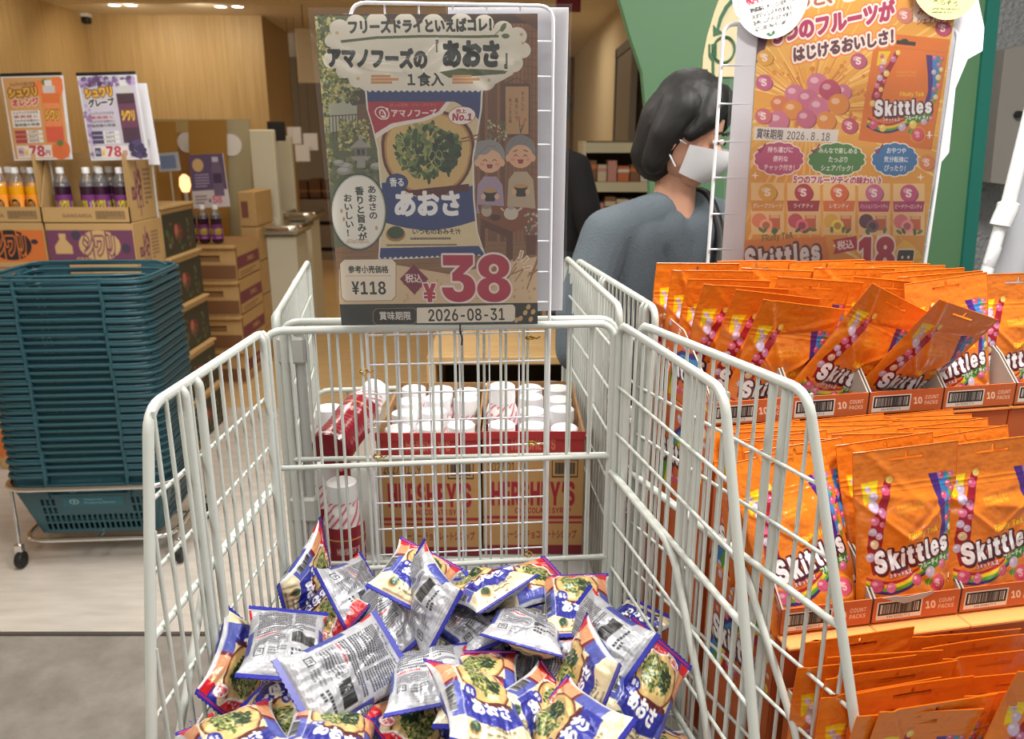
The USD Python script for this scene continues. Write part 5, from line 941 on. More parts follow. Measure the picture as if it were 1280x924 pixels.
# low wooden display shelf seen through the wagon
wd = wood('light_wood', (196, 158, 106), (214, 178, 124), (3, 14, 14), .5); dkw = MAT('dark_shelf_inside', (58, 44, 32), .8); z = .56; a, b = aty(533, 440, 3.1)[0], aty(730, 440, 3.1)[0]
t = thing('wooden_display_shelf', 'low light wood display shelf with a dark inside, seen through the wagon wires', 'shelf'); part(t, 'top', box(a, b, 3.1, 3.6, z - .035, z, .004), wd); part(t, 'side', box(a, a + .035, 3.1, 3.6, .006, z - .036), wd); part(t, 'side', box(b - .035, b, 3.1, 3.6, .006, z - .036), wd); part(t, 'back_panel', box(a + .036, b - .036, 3.56, 3.6, .006, z - .036), dkw); part(t, 'middle_board', box(a + .036, b - .036, 3.12, 3.55, .25, .28), dkw)

# ------------------------------------------------------------------ people
skin_m = MAT('skin', (206, 156, 130), .5, subsurface_weight=.1, subsurface_radius=(.01, .004, .002)); hair_m = MAT('black_hair', (13, 12, 12), .6); mask_m = MAT('face_mask', (226, 228, 232), .8)
def blob(chains, edge=.012, it=8):
    """One body surface: every bone is the hull of the spheres at its two joints."""
    ms = []
    for ch in chains:
        for (p, r), (q, s) in zip(ch[:-1], ch[1:]): ms.append(m3.Manifold.batch_hull([m3.Manifold.sphere(r, 20).translate(tuple(map(float, p))), m3.Manifold.sphere(s, 20).translate(tuple(map(float, q)))]))
    m = m3.Manifold.batch_boolean(ms, m3.OpType.Add).refine_to_length(edge); k = m.to_mesh(); tm = trimesh.Trimesh(k.vert_properties[:, :3], k.tri_verts, process=True); trimesh.smoothing.filter_taubin(tm, iterations=it); return tm
def ell_mesh(c, r, R=None, sub=3): m = trimesh.creation.icosphere(sub, 1.0); m.apply_scale(r); return moved(m, mat4(c, R))
def hand(side, wrist, curl=.5):
    """Palm, four fingers and a thumb, hanging down from the wrist; side +1 = thumb forward (y negative)."""
    w = np.array(wrist, float); ch = [[(w, .024), (w + (0, 0, -.045), .026), (w + (0, -.004, -.085), .028)]]
    for i, (dy, l) in enumerate(((-.030, .075), (-.010, .083), (.010, .078), (.029, .062))):
        b = w + (0, dy, -.088); k = side * curl; ch.append([(b + (0, 0, .02), .0095), (b + (k * .010, 0, -l * .45), .0088), (b + (k * .034, 0, -l * .8), .0082), (b + (k * .052, 0, -l * .95), .0076)])
    ch.append([(w + (0, -.020, -.03), .012), (w + (side * .012, -.045, -.065), .0105), (w + (side * .024, -.048, -.095), .009)])
    return blob(ch, .004, 5)
def person(name, label, H, M, shirt, trousers, mask=True, bag=True, girth=1.0, turn=0.0):
    k = H / 1.6; t = thing(name, label, 'person', None, M); S = lambda *p: np.array((p[0] * girth, p[1], p[2])) * k
    # faces -y; the body under the clothes is one surface from neck to shoes
    body = [[(S(0, .01, 1.43), .050 * k), (S(0, .012, 1.34), .056 * k)], [(S(0, .01, 1.05), .10 * k), (S(0, .02, .92), .115 * k)]]
    tors = [[(S(-.10, .02, 1.24), .085 * k), (S(.10, .02, 1.24), .085 * k)], [(S(-.08, .02, 1.02), .10 * k), (S(.08, .02, 1.02), .10 * k)], [(S(-.09, .02, .90), .105 * k), (S(.09, .02, .90), .105 * k)]]
    sh = [[(S(-.05, .02, 1.33), .06 * k), (S(-.175, .025, 1.285), .070 * k), (S(-.235, .03, 1.10), .068 * k), (S(-.25, .01, 1.0), .064 * k)], [(S(.05, .02, 1.33), .06 * k), (S(.175, .025, 1.285), .070 * k), (S(.235, .03, 1.10), .068 * k), (S(.25, .01, 1.0), .064 * k)],
          [(S(-.11, .02, 1.26), .085 * k), (S(-.10, .02, .93), .10 * k)], [(S(.11, .02, 1.26), .085 * k), (S(.10, .02, .93), .10 * k)], [(S(-.11, .02, 1.27), .08 * k), (S(.11, .02, 1.27), .08 * k)], [(S(-.09, .02, .93), .10 * k), (S(.09, .02, .93), .10 * k)], [(S(-.04, .02, 1.28), .085 * k), (S(.06, .02, .95), .11 * k)], [(S(.04, .02, 1.28), .085 * k), (S(-.06, .02, .95), .11 * k)]]
    legs = [[(S(s * .09, .02, .88), .105 * k), (S(s * .10, .0, .48), .068 * k), (S(s * .10, .03, .09), .052 * k)] for s in (-1, 1)]
    skin = [[(S(0, .015, 1.46), .052 * k), (S(0, .02, 1.30), .058 * k)]] + [[(S(s * .175, .025, 1.28), .05 * k), (S(s * .24, .03, 1.03), .042 * k), (S(s * .25, -.03, .82), .03 * k)] for s in (-1, 1)] + [[(S(0, .02, 1.28), .07 * k), (S(0, .02, .95), .09 * k)], [(S(-.17, .025, 1.27), .045 * k), (S(.17, .025, 1.27), .045 * k)]] + [[(S(0, .02, .93), .08 * k), (S(s * .09, .02, .86), .08 * k), (S(s * .10, .0, .48), .058 * k), (S(s * .10, .03, .08), .042 * k)] for s in (-1, 1)]
    part(t, 'body', blob(skin, .02), skin_m, True)
    part(t, 'shirt', blob(sh, .016), shirt, True); part(t, 'trousers', blob(legs + [[(S(-.09, .02, .9), .10 * k), (S(.09, .02, .9), .10 * k)]], .02), trousers, True)
    for s in (-1, 1): part(t, 'hand', hand(-s, S(s * .25, -.03, .82)), skin_m, True); part(t, 'shoe', blob([[(S(s * .10, .05, .045), .045 * k), (S(s * .11, -.11, .034), .034 * k)]], .012, 4), black_m, True)
    tilt = rotz(turn) @ rotx(.34); hc = S(0, -.02, 1.535)
    hd = lambda p: hc + tilt @ (np.array(p) * k)
    head = blob([[(hd((0, .012, .03)), .092 * k), (hd((0, -.012, -.05)), .066 * k)], [(hd((0, -.03, -.03)), .062 * k), (hd((0, -.048, -.085)), .038 * k)], [(hd((0, .03, .03)), .085 * k), (hd((0, .035, -.03)), .07 * k)], [(hd((0, -.085, -.01)), .012 * k), (hd((0, -.105, -.035)), .014 * k)]], .008, 6)
    for s in (-1, 1): head = join(head, ell_mesh(hd((s * .088, .012, -.02)), np.array((.010, .020, .032)) * k, tilt))
    part(t, 'head', head, skin_m, True)
    for s in (-1, 1):
        part(t, 'eye', ell_mesh(hd((s * .032, -.083, .008)), np.array((.015, .008, .008)) * k, tilt, 2), MAT('eye_white', (226, 222, 216), .3) if not stage.GetPrimAtPath('/World/Looks/eye_white') else UsdShade.Material.Get(stage, '/World/Looks/eye_white'), True); part(t, 'iris', ell_mesh(hd((s * .032, -.089, .008)), np.array((.007, .004, .007)) * k, tilt, 2), black_m, True)
        part(t, 'eyebrow', tube([hd((s * .016, -.092, .030)), hd((s * .034, -.090, .034)), hd((s * .052, -.080, .028))], .004 * k, 6), hair_m)
    part(t, 'mouth', tube([hd((-.022, -.088, -.068)), hd((0, -.094, -.066)), hd((.022, -.088, -.068))], .005 * k, 6), MAT('lips', (176, 96, 90), .5) if not stage.GetPrimAtPath('/World/Looks/lips') else UsdShade.Material.Get(stage, '/World/Looks/lips'))
    # hair: cap, fringe, bob behind the ears
    hr = blob([[(hd((0, .022, .062)), .096 * k), (hd((0, .045, .01)), .092 * k), (hd((0, .055, -.07)), .075 * k)]] + [[(hd((s * .05, .02, .06)), .062 * k), (hd((s * .078, .03, -.01)), .042 * k), (hd((s * .075, .035, -.085)), .032 * k)] for s in (-1, 1)] + [[(hd((s * .02, -.03, .09)), .052 * k), (hd((s * .055, -.048, .055)), .032 * k), (hd((s * .078, -.030, .01)), .018 * k)] for s in (-1, 1)], .01, 5)
    v = hr.vertices; n = meshkit.noise(v * (110, 110, 14), 5) - .5; hr.vertices = v + hr.vertex_normals * n[:, None] * .004
    part(t, 'hair', hr, hair_m, True)
    if mask:
        n = 18; s_, z_ = np.meshgrid(np.linspace(-1.25, 1.25, n), np.linspace(0, 1, n)); P = np.zeros((n, n, 3))
        for i in range(n):
            for j in range(n):
                a_, f = s_[i, j], z_[i, j]; zz = .0 - .10 * f; r = .083 - .018 * f; bulge = .034 * math.exp(-(a_ / .55) ** 2) * math.sin(math.pi * min(1, .25 + f * .7)); P[i, j] = hd((math.sin(a_) * (r + .004), -.004 - math.cos(a_) * (r + .010 + bulge) - .006, zz - .02 * abs(a_) * (f - .5) * -1))
        quads_mesh(t, 'face_mask', P.reshape(-1, 3), grid_quads(n, n), None, mask_m, None, grid_normals(P).reshape(-1, 3))
        for s in (-1, 1): part(t, 'mask_strap', tube([hd((s * .078, -.03, -.015)), hd((s * .094, .010, -.005)), hd((s * .094, .022, -.03)), hd((s * .074, -.022, -.075))], .002, 5), mask_m)
    if bag: part(t, 'bag_strap', tube(rounded([S(.07, .10, 1.35), S(.075, .0, 1.40), S(.08, -.085, 1.25), S(-.02, -.11, 1.05), S(-.17, -.08, .86)], .08, 6), .014, 8), black_m, True); part(t, 'shoulder_bag', box(-.30 * k, -.16 * k, -.16, .12, .62 * k, .88 * k, .03), black_m)
    return t
shirt_m = MAT('grey_blue_shirt', (92, 102, 110), .9, bump=(220, .002)); dark_shirt_m = MAT('black_shirt', (30, 29, 32), .9); tr_m = MAT('dark_trousers', (46, 48, 54), .85)
person('person', 'person with black hair, white face mask and grey T-shirt, looking down at the pouches', 1.47, mat4((.405, 1.98, 0), rotz(.55)), shirt_m, tr_m, True, True, 1.22, .5)
person('person', 'person in a black shirt seen from behind at the right edge of the soup poster', 1.58, mat4((.165, 3.95, 0), rotz(2.6)), dark_shirt_m, tr_m, False, False)
# ------------------------------------------------------------------ wire wagons
def V3(p, z): return np.array([p[0], p[1], z], float)
def panel(t, name, A, B, zt, zb, slantA=0., slantB=0., pitch=.027, hor=(), posts=(), rod=None, r=.0060, rw=.0025, vskip=0, label=None, zlow=None):
    """An upright wire panel from A to B (plan), frame rounded at the top; slant: run outwards per metre of fall. Frame is a part, each wire a sub-part."""
    A, B = np.array(A[:2], float), np.array(B[:2], float); L = np.linalg.norm(B - A); d = (B - A) / L; n = np.array([-d[1], d[0]])
    W = lambda s, z, o=0.: np.array([*(A + d * s + n * o), z])
    h = zt - zb
    f = part(t, name, tube(rounded([W(-slantA * h, zb), W(0, zt), W(L, zt), W(L + slantB * h, zb)], .028, 6), r, 10), wire_m, True, label)
    nv = max(1, int(round(L / pitch))); ext = 0
    k = -int(slantA * h / pitch); kmax = nv + int(slantB * h / pitch)
    while k <= kmax:
        s = k * L / nv
        if 0.2 * pitch < s < L - .2 * pitch: z1 = zt - .001
        elif s >= L - .2 * pitch: z1 = zt - (s - L + .001) / slantB if slantB > 0 else None
        else: z1 = zt - (-s + .001) / slantA if slantA > 0 else None
        if s > L - .2 * pitch and s < L + .2 * pitch: z1 = None if slantB <= 0 else z1
        if z1 is not None and z1 > zb + .02 and not any(abs(s - q) < pitch * .35 for q in posts): part(f, 'wire', tube([W(s, z1, rw * 2), W(s, zb, rw * 2)], rw, 6), wire_m, True)
        k += 1
    for z in hor:
        rr_ = rw
        if isinstance(z, tuple): z, rr_ = z
        part(f, 'cross_wire', tube([W(-slantA * (zt - z), z, -rr_ * .4), W(L + slantB * (zt - z), z, -rr_ * .4)], rr_, 8), wire_m, True)
    for s in posts: part(f, 'hinge_post', tube(rounded([W(s, zt, 0), W(s, zt - .006, .007), W(s + .002, zb, .007)], .01), r * .92, 10), wire_m, True)
    if rod: part(f, 'support_rod', tube(rounded([W(s, z, -.006) for s, z in rod], .04, 6), r * .8, 10), wire_m, True)
    return f
ZT = 1.13
def sof(u, v, A, B): p = upright(u, v, A, B); return float(np.linalg.norm(p[:2] - np.array(A[:2])))
FB = .46
BL, BR, FL, RB, FR = atz(330, 414, ZT), atz(768, 404, ZT), atz(185, 510, ZT), atz(775, 405, ZT), atz(905, 488, ZT)
wa = thing('wire_wagon', 'white wire wagon full of soup packets in front of the camera', 'wagon')
LL, LR = np.linalg.norm((FL - BL)[:2]), np.linalg.norm((FR - RB)[:2])
HOR = (1.032, .955, (.886, .0044), .80, .72, .64, .56)
panel(wa, 'side_panel', BL, FL, ZT, FB, 0, .235, .0285, HOR, (sof(222, 478, BL, FL), sof(240, 468, BL, FL), .012, .026), [(0, .888), (LL * .72, .884), (LL * 1.12, .70), (LL * 1.18, .5)], label='left side panel of white wire')
panel(wa, 'side_panel', RB, FR, ZT, FB, 0, .36, .0285, HOR, (sof(855, 462, RB, FR), sof(872, 472, RB, FR), .010, .024), [(0, .888), (LR * .72, .884), (LR * 1.12, .70), (LR * 1.2, .5)], label='right side panel of white wire')
panel(wa, 'back_panel', BL, BR, ZT, FB, 0, 0, .0345, ((.914, .0044), (.735, .0044), (.675, .0044), (.60, .0044)), (), None, label='back panel of white wire')
fz = .655                                                            # the wagon's raised wire floor
fl = part(wa, 'floor_frame', tube(rounded([V3(BL, fz), V3(BR, fz), V3(FR + (FR - RB) * .45, fz), V3(FL + (FL - BL) * .32, fz)], .02, 4, True), .004, 8, True), wire_m, True)
for i in range(1, 22):
    f = i / 22; a = V3(BL * (1 - f) + BR * f, fz); b0, b1 = FL + (FL - BL) * .32, FR + (FR - RB) * .45; b = V3(b0 * (1 - f) + b1 * f, fz); part(fl, 'floor_wire', tube([a, b], .002, 6), wire_m, True)
for i in range(1, 14): f = i / 14; b0, b1 = FL + (FL - BL) * .32, FR + (FR - RB) * .45; part(fl, 'floor_wire', tube([V3(BL * (1 - f) + b0 * f, fz - .003), V3(BR * (1 - f) + b1 * f, fz - .003)], .002, 6), wire_m, True)
f0, f1 = FL[:2] + (FL - BL)[:2] / LL * .235 * (ZT - FB), FR[:2] + (FR - RB)[:2] / LR * .36 * (ZT - FB)
panel(wa, 'front_panel', f0, f1, .66, FB, 0, 0, .05, (.56,), (), None)
part(wa, 'base_frame', tube(rounded([V3(BL, FB), V3(BR, FB), V3(f1, FB), V3(f0, FB)], .02, 4, True), .009, 10, True), grey_post_m, True)
def legs(t, pts, z):
    for p in pts:
        part(t, 'leg', tube([(p[0], p[1], z), (p[0], p[1], .075)], .010, 10), grey_post_m, True)
        part(t, 'caster', join(box(p[0] - .013, p[0] + .013, p[1] - .016, p[1] + .016, .035, .078, .003), moved(lathe([(.0005, -.01), (.027, -.01), (.03, 0), (.027, .01), (.0005, .01)], 18), mat4((p[0], p[1], .0305), roty(math.pi / 2)))), black_m)
legs(wa, (BL, BR, f0, f1), FB)

# the wagon behind, with the syrup
B0, B1, B2, B3 = atz(352, 398, ZT)[:2], atz(770, 394, ZT)[:2], atz(385, 327, ZT)[:2], atz(708, 322, ZT)[:2]
R0 = atz(775, 384, ZT)[:2]
wb = thing('wire_wagon', 'white wire wagon behind, holding red syrup bottles and cartons', 'wagon')
panel(wb, 'front_panel', B0, B1, ZT - .006, FB, 0, 0, .0345, ((.893, .0044), (.70, .0044), (.62, .0044)), (), None)
panel(wb, 'side_panel', B0 + (-.012, .012), B2, ZT, FB, 0, .02, .027, (1.05, .97, .89, .80, .72), (.03, .05, .34, .36), None, label='left side panel with grey hinge post')
panel(wb, 'side_panel', B3, R0, ZT, FB, .02, 0, .027, (1.05, .97, .89, .80, .72), (.03, .05, .34, .36), None, label='right side panel')
panel(wb, 'back_panel', B2, B3, .82, FB, 0, 0, .0345, (.72, .62), (), None)
part(wb, 'base_frame', tube(rounded([V3(B0, FB), V3(B1, FB), V3(B3, FB), V3(B2, FB)], .02, 4, True), .009, 10, True), grey_post_m, True)
part(wb, 'floor_panel', extrude(Polygon([tuple(B0), tuple(B1), tuple(B3), tuple(B2)]).buffer(-.01), .004).apply_translation((0, 0, .615)), MAT('wagon_floor_sheet', (150, 150, 148), .6))
px_ = aty(362, 410, 1.235); q = np.array([px_[0], 1.235])
part(wb, 'corner_post', join(tube([(q[0] - .008, q[1], FB), (q[0] - .008, q[1], ZT - .02)], .0085, 10), tube([(q[0] + .012, q[1] + .004, FB), (q[0] + .012, q[1] + .004, ZT - .02)], .0085, 10)), grey_post_m, True, 'double grey hinge post')
for z in (ZT - .053, .80): part(wb, 'post_sleeve', box(q[0] - .021, q[0] + .025, q[1] - .012, q[1] + .016, z - .022, z + .022, .004), grey_post_m)
legs(wb, (B0, B1, B2, B3), FB)

# candy wagon on the right and the one behind it
SB, SF = atz(800, 405, ZT), atz(1010, 490, ZT); LS = np.linalg.norm((SF - SB)[:2])
ws = thing('wire_wagon', 'white wire wagon at the right, holding the orange candy cartons', 'wagon')
panel(ws, 'side_panel', SB, SF, ZT, .40, 0, .36, .030, HOR, (sof(962, 470, SB, SF), sof(978, 478, SB, SF), .010, .024), [(0, .888), (LS * .78, .884), (LS * 1.16, .70), (LS * 1.25, .5)], label='left side panel of white wire')
ang = math.radians(11); E1, G1 = np.array([math.cos(ang), math.sin(ang)]), np.array([-math.sin(ang), math.cos(ang)])
SR = SB[:2] + E1 * 1.0; SRf = SR + (SF - SB)[:2] * (1, 1)
panel(ws, 'side_panel', SR, SRf, ZT - .25, .40, 0, .36, .0265, HOR[3:], (), None)
s0, s1 = SF[:2] + (SF - SB)[:2] / LS * .36 * (ZT - .40), SRf + (SF - SB)[:2] / LS * .36 * (ZT - .40)
part(ws, 'base_frame', tube(rounded([V3(SB, .40), V3(SR, .40), V3(s1, .40), V3(s0, .40)], .02, 4, True), .009, 10, True), grey_post_m, True)
legs(ws, (SB, SR, s0, s1), .40)
N0, N1 = atz(722, 325, ZT), atz(820, 386, ZT)
wn = thing('wire_wagon', 'white wire wagon beside the masked shopper, mostly hidden', 'wagon')
panel(wn, 'side_panel', N1, N0, ZT, FB, 0, .02, .027, (1.05, .97, .89, .80, .72), (.03, .05, .30, .32), None)
Nf = N1 + (N0 - N1) * .36; n1 = Nf[:2] + E1 * .34; n2 = (N0 * .3 + Nf * .7)[:2] + E1 * .3
panel(wn, 'front_panel', Nf, n1, .86, FB, 0, 0, .0345, (.76, .66), (), None)
part(wn, 'base_frame', tube(rounded([V3(N1, FB), V3(Nf, FB), V3(n1, FB), V3(n2, FB), V3(N0, FB)], .02, 4, True), .009, 10, True), grey_post_m, True)
part(wn, 'floor_panel', extrude(Polygon([tuple(Nf[:2]), tuple(n1), tuple(n2), tuple(N0[:2])]).buffer(-.006), .004).apply_translation((0, 0, .66)), UsdShade.Material.Get(stage, '/World/Looks/wagon_floor_sheet'))
legs(wn, (N1, N0, n1, n2), FB)

# ------------------------------------------------------------------ display nets with their posters
dN = (BR - BL)[:2] / np.linalg.norm((BR - BL)[:2]); nN = np.array([dN[1], -dN[0]])           # along the back panel; towards the viewer
def on_back(off): a = BL[:2] + nN * off; return a, a + dN
def net(name, label, off, uL, uR, v_top, z0, pitch, ph):
    a, b = on_back(off); TL, TR = upright(uL, v_top, a, b), upright(uR, v_top, a, b); zt = TL[2]; x0, x1 = TL[:2], TR[:2]
    t = thing(name, label, 'wire net', 'display nets'); f = part(t, 'frame', tube(rounded([V3(x0, z0), V3(x0, zt), V3(x1, zt), V3(x1, z0)], .022, 6, True), .0026, 8, True), netwire_m, True)
    w = np.linalg.norm(x1 - x0); n = int(round(w / pitch)); d = (x1 - x0) / w
    for i in range(1, n): p = x0 + d * (w * i / n); part(f, 'wire', tube([V3(p - nN * .003, z0), V3(p - nN * .003, zt)], .0015, 6), netwire_m, True)
    m = int((zt - z0) / pitch)
    for i in range(1, m + 1): z = zt - i * pitch - ph; 0; (z > z0 + .01) and part(f, 'wire', tube([V3(x0, z), V3(x1, z)], .0015, 6), netwire_m, True)
    return t
net('display_net', 'tall white wire net behind the soup poster, tied to the wagon’s back panel', -.016, 437, 692, 3, .69, .046, .0)
net('display_net', 'shorter white wire net with rounded top directly behind the soup poster', -.030, 409, 652, 20, 1.17, .046, .01)
# brass ties
for i, (u, v) in enumerate(((455, 466), (662, 424), (594, 412), (476, 582), (645, 575), (665, 556), (472, 572), (660, 694))):
    a, b = on_back(-.008); p = upright(u, v, a, b); t = thing('brass_tie', 'twisted brass wire tie on the wagon’s back panel, %s' % ('left of the net near its top', 'right under the poster', 'under the middle of the poster date', 'left on the lower cross bar', 'right on the lower cross bar', 'right on the upper cross bar', 'left between the cross bars', 'right near the packets')[i], 'wire tie', 'brass ties', mat4(p))
    part(t, 'loop', tube(np.array([(.006 * math.cos(x), .009 * math.sin(x), .002 * x / 6) for x in np.linspace(0, 11, 24)]), .0009, 5), brass_m, True); part(t, 'tail', tube([(.006, 0, .003), (.010, -.006, .002), (.016, -.008, .006)], .001, 5), brass_m, True)
a, b = on_back(.004); p = upright(573, 412, a, b); t = thing('black_tie', 'short black wire tie under the middle of the soup poster', 'wire tie', None, mat4(p)); part(t, 'loop', tube(np.array([(.003, .007 * math.cos(x), .007 * math.sin(x)) for x in np.linspace(0, 6.2, 14)]), .0012, 5), black_m, True); part(t, 'tail', tube([(.003, -.006, 0), (.006, -.009, -.012), (.005, -.008, -.022)], .0012, 5), black_m)
# papers seen from the back, beside the poster
a, b = on_back(-.046); q = [upright(*p, a, b) for p in ((560, 9), (711, 9), (703, 388), (560, 392))]
t = thing('paper_sheet', 'white back of a second poster sheet, showing at the right of the soup poster', 'paper'); part(t, 'sheet', trimesh.convex.convex_hull(np.vstack([np.array(q), np.array(q) - np.array([*nN, 0]) * .0015])), white_paper_m); sleeve_sheet(t, q[0], q[1], q[3], q[2], .003, sleeve_m, .004)
# the soup poster: printed sheet in a clear sleeve
PC = [(393, 18), (672, 17), (672, 405), (427, 407)]; a, b = on_back(.006); q = [upright(*p, a, b) for p in PC]
t = thing('soup_poster', 'large freeze-dried soup poster priced 38, hung over the soup wagon', 'poster')
sheet(t, 'printed_sheet', art_soup_poster(430, 600, PC), q[0], q[1], q[3], q[2], paper_m)
k_ = [upright(*p, a, b) for p in ((385, 10), (688, 10), (688, 409), (426, 411))]
sleeve_sheet(t, k_[0], k_[1], k_[3], k_[2], .004, sleeve_m, 0, 150, [[(.02, .06), (.10, .12), (.22, .16), (.34, .165)], [(.37, .165), (.47, .145), (.52, .105), (.56, .085), (.60, .10)], [(.62, .105), (.72, .135), (.85, .14)], [(.0, .09), (.06, .13), (.12, .19)], [(.46, .185), (.56, .15), (.66, .165), (.74, .21)], [(.93, .17), (.985, .12)]])
part(t, 'backing_sheet', trimesh.convex.convex_hull(np.vstack([np.array(q) - np.array([*nN, 0]) * .001, np.array(q) - np.array([*nN, 0]) * .002])), white_paper_m)

# ------------------------------------------------------------------ syrup cartons and bottles
c_img, b_img, s_img = art_syrup_carton(190, 150), art_syrup_bottle(130, 80), art_syrup_shoulder(130, 24)
cz0, cz1 = .62, .872; cx0 = aty(470, 540, 1.40)[0]; cw = .193; cy, cdp = 1.395, .33
syr_m = MAT('syrup_bottle_red', (136, 22, 40), .3); plast_m = PRINT('syrup_wrap', .25, coat=.3)
def make_syrup(label, M, g):
    t = thing('syrup_bottle', label, 'bottle', g, M)
    printed_band(t, 'body', [(.036, .130), (.037, .10), (.0355, .06), (.037, .012), (.034, 0)], b_img, plast_m); part(t, 'base', lathe([(.0005, .0), (.034, 0)], 20), syr_m)
    printed_band(t, 'shoulder_wrap', [(.0255, .176), (.0265, .168), (.032, .150), (.036, .130)], s_img, plast_m); part(t, 'cap', lathe([(.0005, .206), (.0235, .2055), (.0262, .203), (.0268, .180), (.0262, .172)], 18), cap_m, 40)
    return t
sy0 = None; ordn = ['front', 'second', 'third', 'back']; rnd = random.Random(21)
def syrup(label, M, g='syrup bottles in the cartons'):
    global sy0
    if sy0 is None: sy0 = make_syrup(label, M, g)
    else: copy(sy0, label, M, g)
red_rim = MAT('carton_red_rim', (168, 44, 46), .6)
for ci in range(2):
    x = cx0 + ci * (cw + .004); yy = cy + ci * .008; t = thing('syrup_carton', 'open kraft syrup carton with red print, %s of the two behind the net' % ('left', 'right')[ci], 'carton', None, mat4((x, yy, cz0)))
    h = cz1 - cz0; part(t, 'front_wall', box(0, cw, 0, .004, 0, h), kraft_dark_m); part(t, 'back_wall', box(0, cw, cdp - .004, cdp, 0, h), kraft_dark_m); part(t, 'side_wall', box(0, .004, .004, cdp - .004, 0, h), kraft_dark_m); part(t, 'side_wall', box(cw - .004, cw, .004, cdp - .004, 0, h), kraft_dark_m); part(t, 'bottom', box(.004, cw - .004, .004, cdp - .004, 0, .044), kraft_dark_m)
    A = np.array; sheet(t, 'front_print', c_img, A((.001, -.001, h)), A((cw - .001, -.001, h)), A((.001, -.001, .001)), A((cw - .001, -.001, .001)), card_print_m); part(t, 'red_rim', join(box(-.001, cw + .001, -.003, .0, h - .012, h + .003)), red_rim)
    for r_ in range(4):
        for c_ in range(3):
            if ci == 0 and r_ == 1 and c_ == 2: continue
            px, py = x + .0365 + c_ * .060, yy + .042 + r_ * .08; dz = .060 if (ci == 1 and r_ == 1 and c_ == 0) else rnd.uniform(-.004, .010)
            pos = '%s row of the %s carton, %s' % (ordn[r_], ('left', 'right')[ci], ('left', 'middle', 'right')[c_])
            if dz > .02: pos = 'standing higher than the others in the right carton'; 
            syrup('red syrup bottle with white cap, ' + pos, mat4((px, py, cz0 + .045 + max(dz, 0)), rotx(rnd.uniform(-.05, .05)) @ rotz(rnd.uniform(0, 6))))
p = aty(433, 700, 1.29); syrup('red syrup bottle standing upright at the left beside the cartons', mat4((p[0], 1.29, .6195), rotz(.3)), 'loose syrup bottles')
d = np.array([.25, .93, .24]); d /= np.linalg.norm(d); x_ = np.cross([0, 0, 1], d); x_ /= np.linalg.norm(x_); R = np.stack([x_, np.cross(d, x_), d], 1)
p = aty(413, 572, 1.285); syrup('red syrup bottle lying on its side over the upright one', mat4(p + (0, 0, .012), R), 'loose syrup bottles')
p = aty(411, 512, 1.50); syrup('red syrup bottle leaning at the left side of the rear wagon', mat4((p[0], 1.50, p[2] - .20), rotz(1)), 'loose syrup bottles')
p = aty(405, 640, 1.36); syrup('red syrup bottle squeezed against the left wires, half hidden by the upright one', mat4((p[0], 1.37, .6195), rotz(2)), 'loose syrup bottles')
# pale pink packs in the hidden wagon
pk = MAT('pale_pink_pack', (214, 176, 184), .35)
for i in range(3):
    p = aty(736 + i * 24, 540, 1.50 + .02 * i); t = thing('pink_pack', 'pale pink wrapped pack seen through the wires, %s of three' % ('left', 'middle', 'right')[i], 'pack', 'pink packs', mat4((max(p[0] + .02, .245), 1.53 + .03 * i, .6645))); part(t, 'wrap', box(0, .07, 0, .10, 0, .17, .025), pk, 40); part(t, 'seal', box(.005, .065, .045, .055, .168, .19, .002), cap_m)
# ------------------------------------------------------------------ soup packets heaped in the wagon
PW, PH = .100, .134
f_img, k_img = art_packet_front(92, 128), art_packet_back(92, 128)
seal_m = MAT('blue_seal', (38, 42, 150), .35); seal_red_m = MAT('red_seal_line', (206, 40, 52), .35)
def pillow(seed, W, H, back):
    """One face of a packet: flat at the crimped ends, full in the middle, creased."""
    s, t = np.meshgrid(np.linspace(-1, 1, W), np.linspace(-1, 1, H)); rs = np.random.RandomState(seed)
    full = np.clip(1 - np.abs(t) ** 2.6, 0, 1) ** .75
    wid = 1 - .13 * np.clip(1 - np.abs(t) ** 3, 0, 1)
    th = .0205 * full * np.clip(1 - np.abs(s) ** 2.4, 0, 1) ** .55
    fold = np.zeros_like(s)
    for _ in range(5): a, b, c = rs.uniform(-1, 1), rs.uniform(-1.6, 1.6), rs.uniform(-.6, .6); dd = s * math.cos(b) + t * math.sin(b) - c; fold += rs.uniform(-.0024, .0024) * np.exp(-(dd / .07) ** 2) + rs.uniform(-.002, .002) * np.tanh(dd / .15)
    nz = (meshkit.noise(np.stack([s * 3 + seed, t * 4, s * 0], -1), seed) - .5) * .005 + (meshkit.noise(np.stack([s * 9, t * 2.2 + 3, s * 0 + seed], -1), seed + 1) - .5) * .0028 * (np.abs(t) > .35)
    env = np.clip(1 - np.abs(s) ** 6, 0, 1) * np.clip(1 - np.abs(t) ** 10, 0, 1)
    z = (th * (.85 + .3 * meshkit.noise(np.stack([s * 1.3 + 9, t * 1.3, s * 0], -1), seed + 7)) + (fold + nz) * env) * (-1 if back else 1)
    bow = .004 * math.sin(seed) * s * (1 - t ** 2) + .006 * math.cos(seed * 2.1) * t ** 2 * s           # whole-packet twist, the same on both faces
    return np.stack([s * PW / 2 * wid, -t * PH / 2, z + bow], -1), bow
